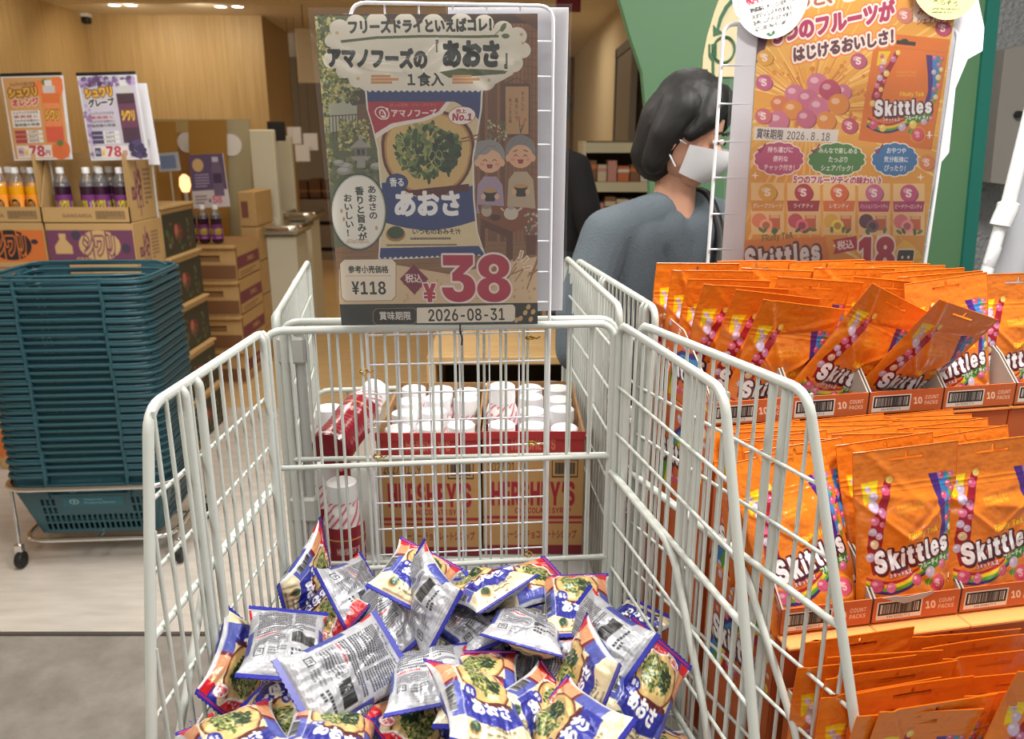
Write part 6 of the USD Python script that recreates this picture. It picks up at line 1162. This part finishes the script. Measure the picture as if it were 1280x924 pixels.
def make_packet(seed, label, M):
    t = thing('soup_packet', label, 'packet', 'soup packets', M)
    for img, back, nm, m in ((f_img, False, 'front_film', film_m), (k_img, True, 'back_film', silver_print_m)):
        a = lin(np.asarray(img)); H, W = a.shape[:2]; P, bow = pillow(seed, W, H, back)
        if back: a = a[:, ::-1]
        Q = grid_quads(H, W); N = grid_normals(P)
        if back: Q, N = Q[:, ::-1], -N
        quads_mesh(t, nm, P.reshape(-1, 3), Q, a.reshape(-1, 3), m, 'silver printed back' if back else None, N.reshape(-1, 3))
    for e in (0, -1):
        row = P[e]; sg = 1 if e == 0 else -1; n = 32; x = np.linspace(0, 1, n); k = np.interp(x * (len(row) - 1), np.arange(len(row)), row[:, 0]); zz = np.interp(x * (len(row) - 1), np.arange(len(row)), row[:, 2])
        V = []
        for i in range(n):
            V += [(k[i], row[0, 1] - sg * .0005, zz[i] + .0006), (k[i], row[0, 1] + sg * (.0065 + (.0016 if i % 2 else 0)), zz[i] + .0006), (k[i], row[0, 1] - sg * .0005, zz[i] - .0006), (k[i], row[0, 1] + sg * (.0065 + (.0016 if i % 2 else 0)), zz[i] - .0006)]
        F = []
        for i in range(n - 1): b = 4 * i; F += [(b, b + 1, b + 5), (b, b + 5, b + 4), (b + 2, b + 7, b + 3), (b + 2, b + 6, b + 7), (b + 1, b + 3, b + 7), (b + 1, b + 7, b + 5)]
        part(t, 'crimped_seal', trimesh.Trimesh(np.array(V), F, process=False), seal_m)
        pts = np.stack([k, np.full(n, row[0, 1] + sg * .0022), zz], 1)
        if e == 0: part(t, 'seal_line', join(tube(pts[1:-1] + (0, 0, .0006), .0006, 5), tube(pts[1:-1] + (0, .0018, .0006), .0004, 5)), seal_red_m)
    return t
pk_protos = []
def packet(i, label, A, B, zA, sgn, roll, flip=False, lift=0.0):
    """A, B: where the red-crest end and the other end are seen; zA: height of the first; sgn: whether the second lies higher (+) or lower (-)."""
    best = None
    for z0 in np.linspace(zA - .05, zA + .06, 23):
        a = atz(A[0], A[1], z0)
        for dz in np.linspace(-.10, .10, 81):
            b = atz(B[0], B[1], z0 + dz); e = abs(np.linalg.norm(b - a) - PH) + .22 * abs(z0 - zA) + .10 * abs(dz) + (.02 * abs(dz) if dz * sgn < 0 else 0)
            if best is None or e < best[0]: best = (e, b, a)
    b, a = best[1], best[2]; c = (a + b) / 2; y = (a - b) / np.linalg.norm(a - b); view = EYE - c; view -= y * (view @ y); view /= np.linalg.norm(view)
    if flip: view = -view
    x = np.cross(y, view); r = math.radians(roll); z = view * math.cos(r) + x * math.sin(r); x = np.cross(y, z)
    M = mat4(c + (0, 0, lift), np.stack([x, y, z], 1)); k = i % 5
    if len(pk_protos) <= k: pk_protos.append(make_packet(3 + k * 4, label, M)); return
    copy(pk_protos[k], label, M, 'soup packets')
PK = [  # label, A, B, zA, sign, roll, back towards the viewer
 ('soup packet standing against the left wires near the back, blue patterned side outwards', (405, 680), (357, 762), .80, -1, 66, 0),
 ('silver text side of a soup packet standing at the left, blue crimped edge on top', (361, 766), (352, 846), .815, -1, 0, 1),
 ('soup packet with its green soup picture up and crest pointing right, left of centre', (428, 792), (394, 746), .775, 1, 8, 0),
 ('large silver-backed soup packet lying across the upper left of the heap', (465, 734), (522, 797), .80, -1, 8, 1),
 ('pale soup packet lying flat behind the upper silver one, blue edge along its top', (468, 728), (416, 752), .765, -1, -10, 1),
 ('biggest silver-backed soup packet at the lower left with barcode and recycling mark', (491, 810), (374, 874), .815, 1, -4, 1),
 ('soup packet on end at the left wires with its wave pattern up', (283, 892), (312, 788), .76, 1, -42, 0),
 ('soup packet cut by the picture’s bottom left corner, red crest with round seal', (281, 897), (316, 968), .80, 1, 10, 0),
 ('soup packet with upside-down lettering at the bottom, under the biggest silver one', (392, 940), (325, 866), .775, 1, 6, 0),
 ('silver-backed soup packet at the bottom with blue edge at its lower left', (431, 905), (494, 872), .79, -1, 10, 1),
 ('soup packet at the bottom with only its round red crest showing', (420, 892), (404, 966), .785, 1, 12, 0),
 ('soup packet at the bottom middle with its lettering turned on its side', (486, 930), (556, 893), .765, 1, 14, 0),
 ('silver-backed soup packet standing behind the bottom middle, text running upwards', (534, 815), (538, 882), .79, -1, -8, 1),
 ('soup packet at the top of the heap, red crest and blue zigzag edge up', (538, 694), (503, 752), .83, -1, 2, 0),
 ('narrow silver soup packet leaning over the crested one at the top of the heap', (511, 716), (552, 782), .83, -1, -38, 1),
 ('crumpled soup packet seen from its side at the back, first right of the crested one', (570, 733), (634, 742), .79, 1, 62, 0),
 ('crumpled soup packet lying on its side at the back, under the net', (700, 722), (606, 742), .785, 1, -48, 0),
 ('soup packet at the back right corner with its whole front upright', (717, 722), (728, 792), .80, -1, 4, 0),
 ('soup packet lying nearly edge-on in the middle right, red crest band over a dark back', (662, 771), (652, 806), .785, 1, 4, 1),
 ('soup packet lying on its side left of centre with blue side pattern towards the gap', (552, 760), (622, 802), .77, -1, 44, 1),
 ('dark silver soup packet tucked under the right group', (737, 804), (688, 776), .745, 1, 10, 1),
 ('silver soup packet with barcode slanting down to the right wires', (712, 772), (790, 836), .80, -1, -4, 1),
 ('soup packet right of centre, red crest at its left and silver at its right', (716, 816), (752, 884), .805, -1, -44, 0),
 ('soup packet standing at the right wires, barcode strip left and soup picture right', (825, 806), (775, 926), .80, -1, 34, 0),
 ('silver soup packet with recycling mark lying in the middle front', (716, 852), (636, 838), .785, 1, -2, 1),
 ('thin dark silver soup packet above the one with the recycling mark', (702, 816), (628, 806), .765, 1, -12, 1),
 ('soup packet at the front middle with a straight red crest band, partly covered', (597, 818), (600, 905), .80, -1, 0, 0),
 ('soup packet on top at the front middle, its blue crimped edge slanting across', (582, 840), (622, 935), .835, -1, 40, 0),
 ('soup packet at the front right of the middle, white lettering tilted up', (704, 872), (640, 925), .775, 1, 10, 0),
 ('soup packet at the bottom right with red and blue edge and soup picture', (676, 892), (752, 952), .80, -1, 2, 0),
]
for i, (lab, A, B, zA, sg, ro, fl) in enumerate(PK): packet(i, lab, A, B, zA, sg, ro, bool(fl))
rnd = random.Random(5); low = 0
for (u, v) in ((330, 900), (400, 850), (470, 800), (440, 770), (540, 900), (610, 880), (690, 860), (760, 850), (660, 800), (590, 760), (500, 850), (720, 900), (780, 790), (350, 800), (300, 960), (380, 970), (470, 965), (560, 970), (650, 960), (740, 965), (820, 940), (430, 880), (520, 850), (600, 840), (680, 880), (740, 860), (380, 830), (480, 790), (620, 790)):
    an = rnd.uniform(0, 6.28); c = atz(u, v, (.685 if low < 21 else .722) + .012 * (low % 2)); y = np.array([math.cos(an), math.sin(an), rnd.uniform(-.15, .15)]); y /= np.linalg.norm(y); z = np.array([0, 0, 1.]) - y * y[2]; z /= np.linalg.norm(z)
    if low % 2: z = -z
    copy(pk_protos[low % 5], 'soup packet buried at the bottom of the heap', mat4(c, np.stack([np.cross(y, z), y, z], 1)), 'buried soup packets'); low += 1
# ------------------------------------------------------------------ orange candy pouches in their display cartons, on three levels
KW, KH, CWd, CDp, CFH = .149, .230, .132, .215, .036
p_img, pb_img, cf_img, cs_img = art_pouch(140, 206), art_pouch_back(60, 88), art_carton_front(150, 54), art_carton_side(110, 90)
slot_m = None
def pouch_shape(seed, W, H, back):
    s, t = np.meshgrid(np.linspace(-1, 1, W), np.linspace(0, 1, H)); rs = np.random.RandomState(seed)
    body = np.clip((t - .17) / .25, 0, 1); body = body * body * (3 - 2 * body); foot = np.clip((1.0 - t) / .10, 0, 1) ** .5
    th = .0135 * body * foot * np.clip(1 - np.abs(s) ** 2.6, 0, 1) ** .7
    nz = np.zeros_like(s)
    for _ in range(6): b, c = rs.uniform(-.9, .9), rs.uniform(.2, .8); dd = (t - c) * math.cos(b) + s * .5 * math.sin(b); nz += rs.uniform(-.0028, .0028) * np.exp(-(dd / .03) ** 2)
    x0, sgn = .62, 1
    for sg in (-1, 1): nz += .0022 * np.exp(-(((np.abs(s * sg - .0)) * 0 + (t - .27 - .28 * (1 - s * sg * 1.0) * (s * sg > 0))) / .022) ** 2) * (s * sg > 0) * (t < .55)
    nz += (meshkit.noise(np.stack([s * 4 + seed, t * 6, s * 0], -1), seed) - .5) * .004 * body
    zip_ = .0007 * np.sin(np.clip((t - .205) / .02, 0, 1) * math.pi) + .0006 * np.sin(np.clip((t - .24) / .012, 0, 1) * math.pi)
    wid = 1 - .055 * body * np.clip(1 - np.abs(t - .6) * 1.2, 0, 1)
    bend = -.010 * math.sin(seed * 1.7) * (1 - t) ** 2 * (1 + .4 * s) + .004 * math.cos(seed) * s * s * (1 - t)
    y = (th + nz * np.clip(1 - np.abs(s) ** 8, 0, 1) + zip_ + .0003) * (1 if back else -1) + bend
    P = np.stack([s * KW / 2 * wid, y, (1 - t) * KH], -1)
    # hang hole
    hole = ((np.abs(s) < .33) & (np.abs(t - .066) < .013)) | ((s ** 2 * .42 + (t - .050) ** 2) < .0010)
    return P, hole
def make_pouch(seed, label, M):
    t = thing('candy_pouch', label, 'pouch', 'orange candy pouches', M)
    for img, back in ((p_img, False), (pb_img, True)):
        a = lin(np.asarray(img)); H, W = a.shape[:2]; P, hole = pouch_shape(seed, W, H, back)
        Q = grid_quads(H, W); keep = ~hole.reshape(-1)[Q].all(1); Q = Q[keep]; N = grid_normals(P) * (1 if not back else -1)
        if back: Q = Q[:, ::-1]; a = a[:, ::-1]
        quads_mesh(t, 'back_film' if back else 'front_film', P.reshape(-1, 3), Q, a.reshape(-1, 3), gloss_print_m, None, N.reshape(-1, 3))
    P, _ = pouch_shape(seed, 40, 12, False); 
    for e in (0, -1):
        c = P[:, e]; part(t, 'side_seal', tube(c + ((.0 if e else 0), 0, 0), .0007, 4), MAT('pouch_edge', (226, 112, 20), .3) if not stage.GetPrimAtPath('/World/Looks/pouch_edge') else UsdShade.Material.Get(stage, '/World/Looks/pouch_edge'))
    top = P[0]; part(t, 'top_edge', tube(top, .0008, 4), UsdShade.Material.Get(stage, '/World/Looks/pouch_edge'))
    return t
po_protos = []; po_n = 0
def pouch(label, M):
    global po_n
    k = po_n % 4; po_n += 1
    if len(po_protos) <= k: po_protos.append(make_pouch(2 + 3 * k, label, M)); return
    copy(po_protos[k], label, M, 'orange candy pouches')
E3, G3, YAW = np.array([*E1, 0.]), np.array([*G1, 0.]), ang
ZU, ZM, ZB = .985, .783, .585
OU, OM = atz(987, 525, ZU), atz(1088, 779, ZM)
OB = np.array([*(OM[:2] - G1 * .235), ZB])
def at_row(O, k, g, z=0): return O + E3 * (k * CWd) + G3 * g + (0, 0, z)
def make_carton(label, M, torn=False, art=True):
    t = thing('candy_carton', label, 'carton', 'candy cartons', M); w, d, h = CWd - .002, CDp, CFH; A = np.array
    part(t, 'front_wall', box(.001, w, 0, .0025, 0, h), orange_board_m); part(t, 'back_wall', box(.001, w, d - .0025, d, 0, .13), orange_board_m); part(t, 'bottom', box(.0035, w - .0025, .0025, d - .0025, 0, .002), greyboard_m)
    pr = Polygon([(0, 0), (d, 0), (d, .13), (d * .55, .12), (d * .2, .075), (0, h)])
    for x in (.001, w - .0025): m = extrude(pr, .0025); m.apply_transform(mat4((x, 0, 0), np.array([[0, 0, 1], [1, 0, 0], [0, 1, 0.]]))); part(t, 'side_wall', m, greyboard_m, label='grey inside of the side wall')
    sheet(t, 'front_print', cf_img, A((.001, -.0006, h)), A((w, -.0006, h)), A((.001, -.0006, 0)), A((w, -.0006, 0)), card_print_m)
    if art:
        a = lin(np.asarray(cs_img)); H, W = a.shape[:2]; s, tt = np.meshgrid(np.linspace(0, 1, W), np.linspace(0, 1, H)); top = np.interp(s, [0, .2, .55, 1], [h, .075, .12, .13])
        P = np.stack([np.full_like(s, .0004), d * (1 - s), np.interp(1 - s, [0, .2, .55, 1], [h, .075, .12, .13]) * (1 - tt)], -1); quads_mesh(t, 'side_print', P.reshape(-1, 3), grid_quads(H, W), a.reshape(-1, 3), card_print_m)
    if torn: part(t, 'torn_edge', extrude(Polygon([(.012, h + .0005), (.03, h - .006), (.045, h - .011), (.058, h - .009), (.075, h - .006), (.09, h + .0015), (.085, h + .003), (.05, h - .001), (.03, h + .002)]), .0008).apply_transform(np.array([[1, 0, 0, 0], [0, 0, -1, -.0008], [0, 1, 0, 0], [0, 0, 0, 1.0]])), greyboard_m, label='torn grey paper edge')
    return t
ROT = rotz(YAW)
levels = (('top', OU, (-1, 0, 1, 2, 3)), ('middle', OM, (-1, 0, 1, 2)), ('bottom', OB, (-.95, .05, 1.05)))
pos5 = {-1: 'leftmost', 0: 'second from the left', 1: 'third from the left', 2: 'fourth from the left', 3: 'fifth from the left'}; pos5.update({k + .05: v for k, v in list(pos5.items())})
for nm, O, ks in levels:
    for k in ks:
        make_carton('open candy carton with barcode, %s on the %s level%s' % (pos5[k], nm, ', front edge torn' if (nm, k) == ('middle', 0) else ''), mat4(at_row(O, k, 0), ROT), (nm, k) == ('middle', 0), k == ks[0])
# what the levels stand on: closed cartons, with a pale orange ledge
for nm, O, ks, z0 in (('top', OU, (-1, 0, 1, 2, 3), .43), ('middle', OM, (-1, 0, 1, 2), .43), ('bottom', OB, (-.95, .05, 1.05), .43)):
    dep = CDp + .02; h = O[2] - .0035 - z0
    for k in ks:
        t = thing('closed_candy_carton', 'closed orange carton carrying the %s level, %s' % (nm, pos5[k]), 'carton', 'carrying cartons', mat4(np.array([*at_row(O, k, .004)[:2], z0]), ROT)); part(t, 'body', box(.001, CWd - .001, 0, dep - .03, 0, h - .006, .002), orange_board_m); part(t, 'lid', box(0, CWd - .0008, -.03 if nm == 'middle' else -.004, dep - .03, h - .0055, h, .0015), orange_light_m); part(t, 'tape', box(.05, .075, -.031 if nm == 'middle' else -.005, dep - .03, h, h + .0005), MAT('blue_tape', (50, 90, 160), .5) if (k == ks[0] and nm == 'top') else UsdShade.Material.Get(stage, '/World/Looks/blue_tape')) if False else None
        if k == ks[0]:
            A = np.array; sheet(t, 'side_print', cs_img, A((-.0006, dep - .03, h)), A((-.0006, 0, h)), A((-.0006, dep - .03, h - .16)), A((-.0006, 0, h - .16)), card_print_m)
ft = part(ws, 'floor_panel', extrude(Polygon([tuple(SB[:2] + E1 * .012), tuple(SR - E1 * .01), tuple(s1 - E1 * .01), tuple(s0 + E1 * .012)]), .004).apply_translation((0, 0, .424)), UsdShade.Material.Get(stage, '/World/Looks/wagon_floor_sheet'))
def P_(O, k, g, roll, lean, yaw=0, dz=0, label=''):
    """A pouch: k along the row (its middle), g back from the carton fronts; lean: top away from the viewer."""
    R = rotz(YAW + math.radians(yaw)) @ rotx(-math.radians(lean)) @ roty(math.radians(roll)); pouch(label, mat4(at_row(O, k, g, dz + .003 - (.032 if O is OU else .006)), R))
# middle level: the three nearest pouches and those behind them
P_(OM, -.50, .012, -7, 24, 4, 0.004, 'shiny glaring candy pouch behind the wires, front of the leftmost middle carton')
P_(OM, .45, .012, -3, 9, 0, .006, 'candy pouch whole in view in front of the torn middle carton')
P_(OM, 1.43, .012, -3, 9, 0, .006, 'candy pouch at the front of the middle level’s right carton, cut by the picture edge')
for k, c, n in ((-.5, 'leftmost', 6), (.5, 'torn', 6), (1.5, 'right', 6)):
    for i in range(n):
        g = .040 + i * .017; P_(OM, k + (.06, -.05, .04, -.08, .02, .0)[i], g, (-3, 2, -2, 3, 1, -1)[i], (16, 19, 21, 22, 23, 24)[i] + (1, -1, 1, 0, 1, 0)[i], (2, -2, 1)[i % 3], .0, 'candy pouch in the %s carton of the middle level, %s behind its front one' % (c, ('first', 'second', 'third', 'fourth', 'fifth', 'last')[i]))
P_(OM, 2.5, .03, 0, 5, 0, 0, 'candy pouch at the right end of the middle level')
# top level
for i, (k, g, ro, le, dz, lab) in enumerate((
 (-.62, .225, 2, -2, .012, 'rearmost at the left, standing straight'), (-.56, .205, 3, -8, .006, 'second from the rear at the left'), (-.52, .18, 4, -12, .0, 'third from the rear at the left'),
 (-.48, .155, 5, -14, .0, 'fourth from the rear at the left'), (-.30, .125, 8, -15, -.004, 'fifth from the rear, leaning right'), (-.16, .09, 10, -17, -.014, 'frontmost at the left, leaning right'))):
    P_(OU, k, g, ro, le, 3, dz, 'candy pouch in the top level’s left row, ' + lab)
P_(OU, .35, .23, 1, 2, 0, .008, 'candy pouch at the rear of the second top carton, in front of the poster')
P_(OU, .42, .18, 4, 3, 0, 0, 'candy pouch third from the front in the second top carton')
P_(OU, .52, .13, 5, -6, 0, .0, 'candy pouch second from the front in the second top carton, its slot dark')
P_(OU, .56, .075, 25, -20, 4, .012, 'candy pouch tilted far to the right with its white name readable, top level')
P_(OU, 1.42, .23, 0, 2, 0, .004, 'candy pouch at the rear of the third top carton')
P_(OU, 1.45, .17, 2, 3, 0, .0, 'candy pouch third from the front in the third top carton')
P_(OU, 1.48, .125, 6, -6, 0, -.004, 'candy pouch second from the front in the third top carton')
P_(OU, 1.36, .070, 20, -28, 4, .004, 'candy pouch leaning forwards and right in shade, third top carton')
for i, (k, g, ro, le) in enumerate(((2.42, .040, -6, 8), (2.40, .080, -3, 6), (2.34, .12, -2, 6), (2.30, .16, 0, 5), (2.22, .20, 2, 4), (2.1, .235, 1, 3))): P_(OU, k, g, ro, le, -2, .0, 'candy pouch in the right pile of the top level, %s from the front' % ('first', 'second', 'third', 'fourth', 'fifth', 'sixth')[i])
P_(OU, 3.3, .06, 0, 6, 0, 0, 'candy pouch at the far right of the top level'); 
# bottom level
P_(OB, -.48, .080, 2, -10, 2, .010, 'candy pouch front of the bottom level, dull plain face with slot, behind the wires')
P_(OB, -.42, .105, 0, -7, 0, .004, 'candy pouch right behind the dull plain one on the bottom level')
P_(OB, -.37, .130, -2, -4, 0, .004, 'candy pouch third from the front in the left carton of the bottom level')
P_(OB, -.44, .155, 2, -2, 0, .0, 'candy pouch fourth from the front in the left carton of the bottom level')
P_(OB, -.40, .180, -1, -1, 0, .0, 'candy pouch last in the left carton of the bottom level')
P_(OB, .42, .050, 9, -8, -6, .045, 'candy pouch at the bottom right corner of the picture, candies along its left edge')
for i in range(5): P_(OB, .56, .085 + i * .026, (-2, 1, 2, 0, 1)[i], -6, 0, 0, 'candy pouch in the right carton of the bottom level, %s behind its front one' % ('first', 'second', 'third', 'fourth', 'fifth')[i])
for i in range(4): P_(OB, -.66 + .02 * (i % 3), .075 + i * .028, (3, -2, 2, -1, 1, 0)[i], -6 + i % 2, 0, 0, 'candy pouch jutting left from the bottom left carton behind the wires, %s from the front' % ('first', 'second', 'third', 'fourth', 'fifth', 'sixth')[i])

# ------------------------------------------------------------------ candy poster on its net
KC = [(953, -40), (1201, -40), (1150, 348), (928, 348)]
yw = math.radians(8); dK, nK = np.array([math.cos(yw), math.sin(yw)]), np.array([math.sin(yw), -math.cos(yw)]); k0 = aty(928, 348, 1.545)[:2]
def onk(u, v, off=0.): a = k0 + nK * off; return upright(u, v, a, a + dK)
q = [onk(*p) for p in KC]
t = thing('candy_poster', 'orange candy poster priced 18 with candies and fruit teas, above the pouches', 'poster')
sheet(t, 'printed_sheet', art_candy_poster(360, 560, KC), q[0], q[1], q[3], q[2], paper_m)
kk = [onk(*p, .0) for p in ((915, 20), (1199, 20), (1152, 352), (897, 352))]; kk[0] = kk[0] + (0, 0, .05); kk[1] = kk[1] + (0, 0, .05)
sleeve_sheet(t, kk[0], kk[1], kk[3], kk[2], .004, sleeve_m, 0, 30)
part(t, 'backing_sheet', trimesh.convex.convex_hull(np.vstack([np.array([onk(*p, -.002) for p in ((922, 30), (1194, 30), (1150, 352), (900, 352))]), np.array([onk(*p, -.003) for p in ((922, 30), (1194, 30), (1150, 352), (900, 352))])])), white_paper_m)
t = thing('display_net', 'white wire net with rounded top carrying the orange candy poster', 'wire net')
TL, TR = onk(905, 30, -.008), onk(1198, 38, -.008); zt, z0 = TL[2], ZU - .1; w = np.linalg.norm((TR - TL)[:2]); d = (TR - TL)[:2] / w
f = part(t, 'frame', tube(rounded([V3(TL, z0), V3(TL, zt), V3(TR, zt), V3(TR, z0)], .022, 6, True), .0035, 8, True), netwire_m, True)
zs = [onk(905, v, -.008)[2] for v in (82, 130, 177, 222, 267, 311)]
for z in zs + [zs[-1] - .055, zs[-1] - .11]: part(f, 'wire', tube([V3(TL - 0 + np.array([*nK, 0]) * .006, z), V3(TR - np.array([*nK, 0]) * .006, z)], .0019, 6), netwire_m, True)
for i in range(1, 6): p = TL[:2] + d * (w * i / 6); part(f, 'wire', tube([V3(p - nK * .005, z0), V3(p - nK * .005, zt)], .0019, 6), netwire_m, True)
qq = [onk(*p, -.022) for p in ((1150, -20), (1216, -20), (1228, 35), (1226, 62), (1208, 72), (1192, 110), (1184, 190), (1172, 205), (1158, 260), (1120, 260))]
t = thing('white_wavy_card', 'white wavy edged card behind the right side of the candy poster', 'card'); o = qq[0]
pl = Polygon([((p - o)[:2] @ dK, p[2]) for p in qq]).buffer(.004); m = extrude(pl, .002); m.apply_transform(np.array([[dK[0], 0, -nK[0], o[0]], [dK[1], 0, -nK[1], o[1]], [0, 1, 0, 0], [0, 0, 0, 1.0]])); part(t, 'card', m, white_paper_m)
def round_card(name, label, img, c4, off):
    q = [onk(*p, off) for p in c4]; t = thing(name, label, 'card'); a = lin(np.asarray(img)); n = a.shape[0]; rr_, th = np.meshgrid(np.linspace(0, 1, 46), np.linspace(0, 2 * np.pi, 120)); s, v = .5 + .5 * rr_ * np.cos(th), .5 + .5 * rr_ * np.sin(th)
    P = (q[0] * (1 - s[..., None]) + q[1] * s[..., None]) * (1 - v[..., None]) + (q[3] * (1 - s[..., None]) + q[2] * s[..., None]) * v[..., None]
    ii, jj = np.clip(v * (n - 1), 0, n - 1.001), np.clip(s * (n - 1), 0, n - 1.001); C = a[ii.round().astype(int), jj.round().astype(int)]
    N = np.broadcast_to(np.array([*nK, 0]), P.shape); quads_mesh(t, 'printed_face', P.reshape(-1, 3), grid_quads(*P.shape[:2]), C.reshape(-1, 3), paper_m, None, N.reshape(-1, 3))
    part(t, 'card_back', trimesh.convex.convex_hull(np.vstack([P[::10, -1] - np.array([*nK, 0]) * .0006, P[::10, -1] - np.array([*nK, 0]) * .0022])), white_paper_m); return t
round_card('round_card', 'white round card with red heading clipped at the top left of the candy poster', art_round_card(220, 220, 'white'), [(912, -62), (1012, -66), (1010, 45), (918, 52)], .012)
round_card('round_card', 'pale yellow round card at the top right of the candy poster', art_round_card(140, 140, 'y'), [(1140, -60), (1226, -60), (1222, 26), (1142, 24)], .014)
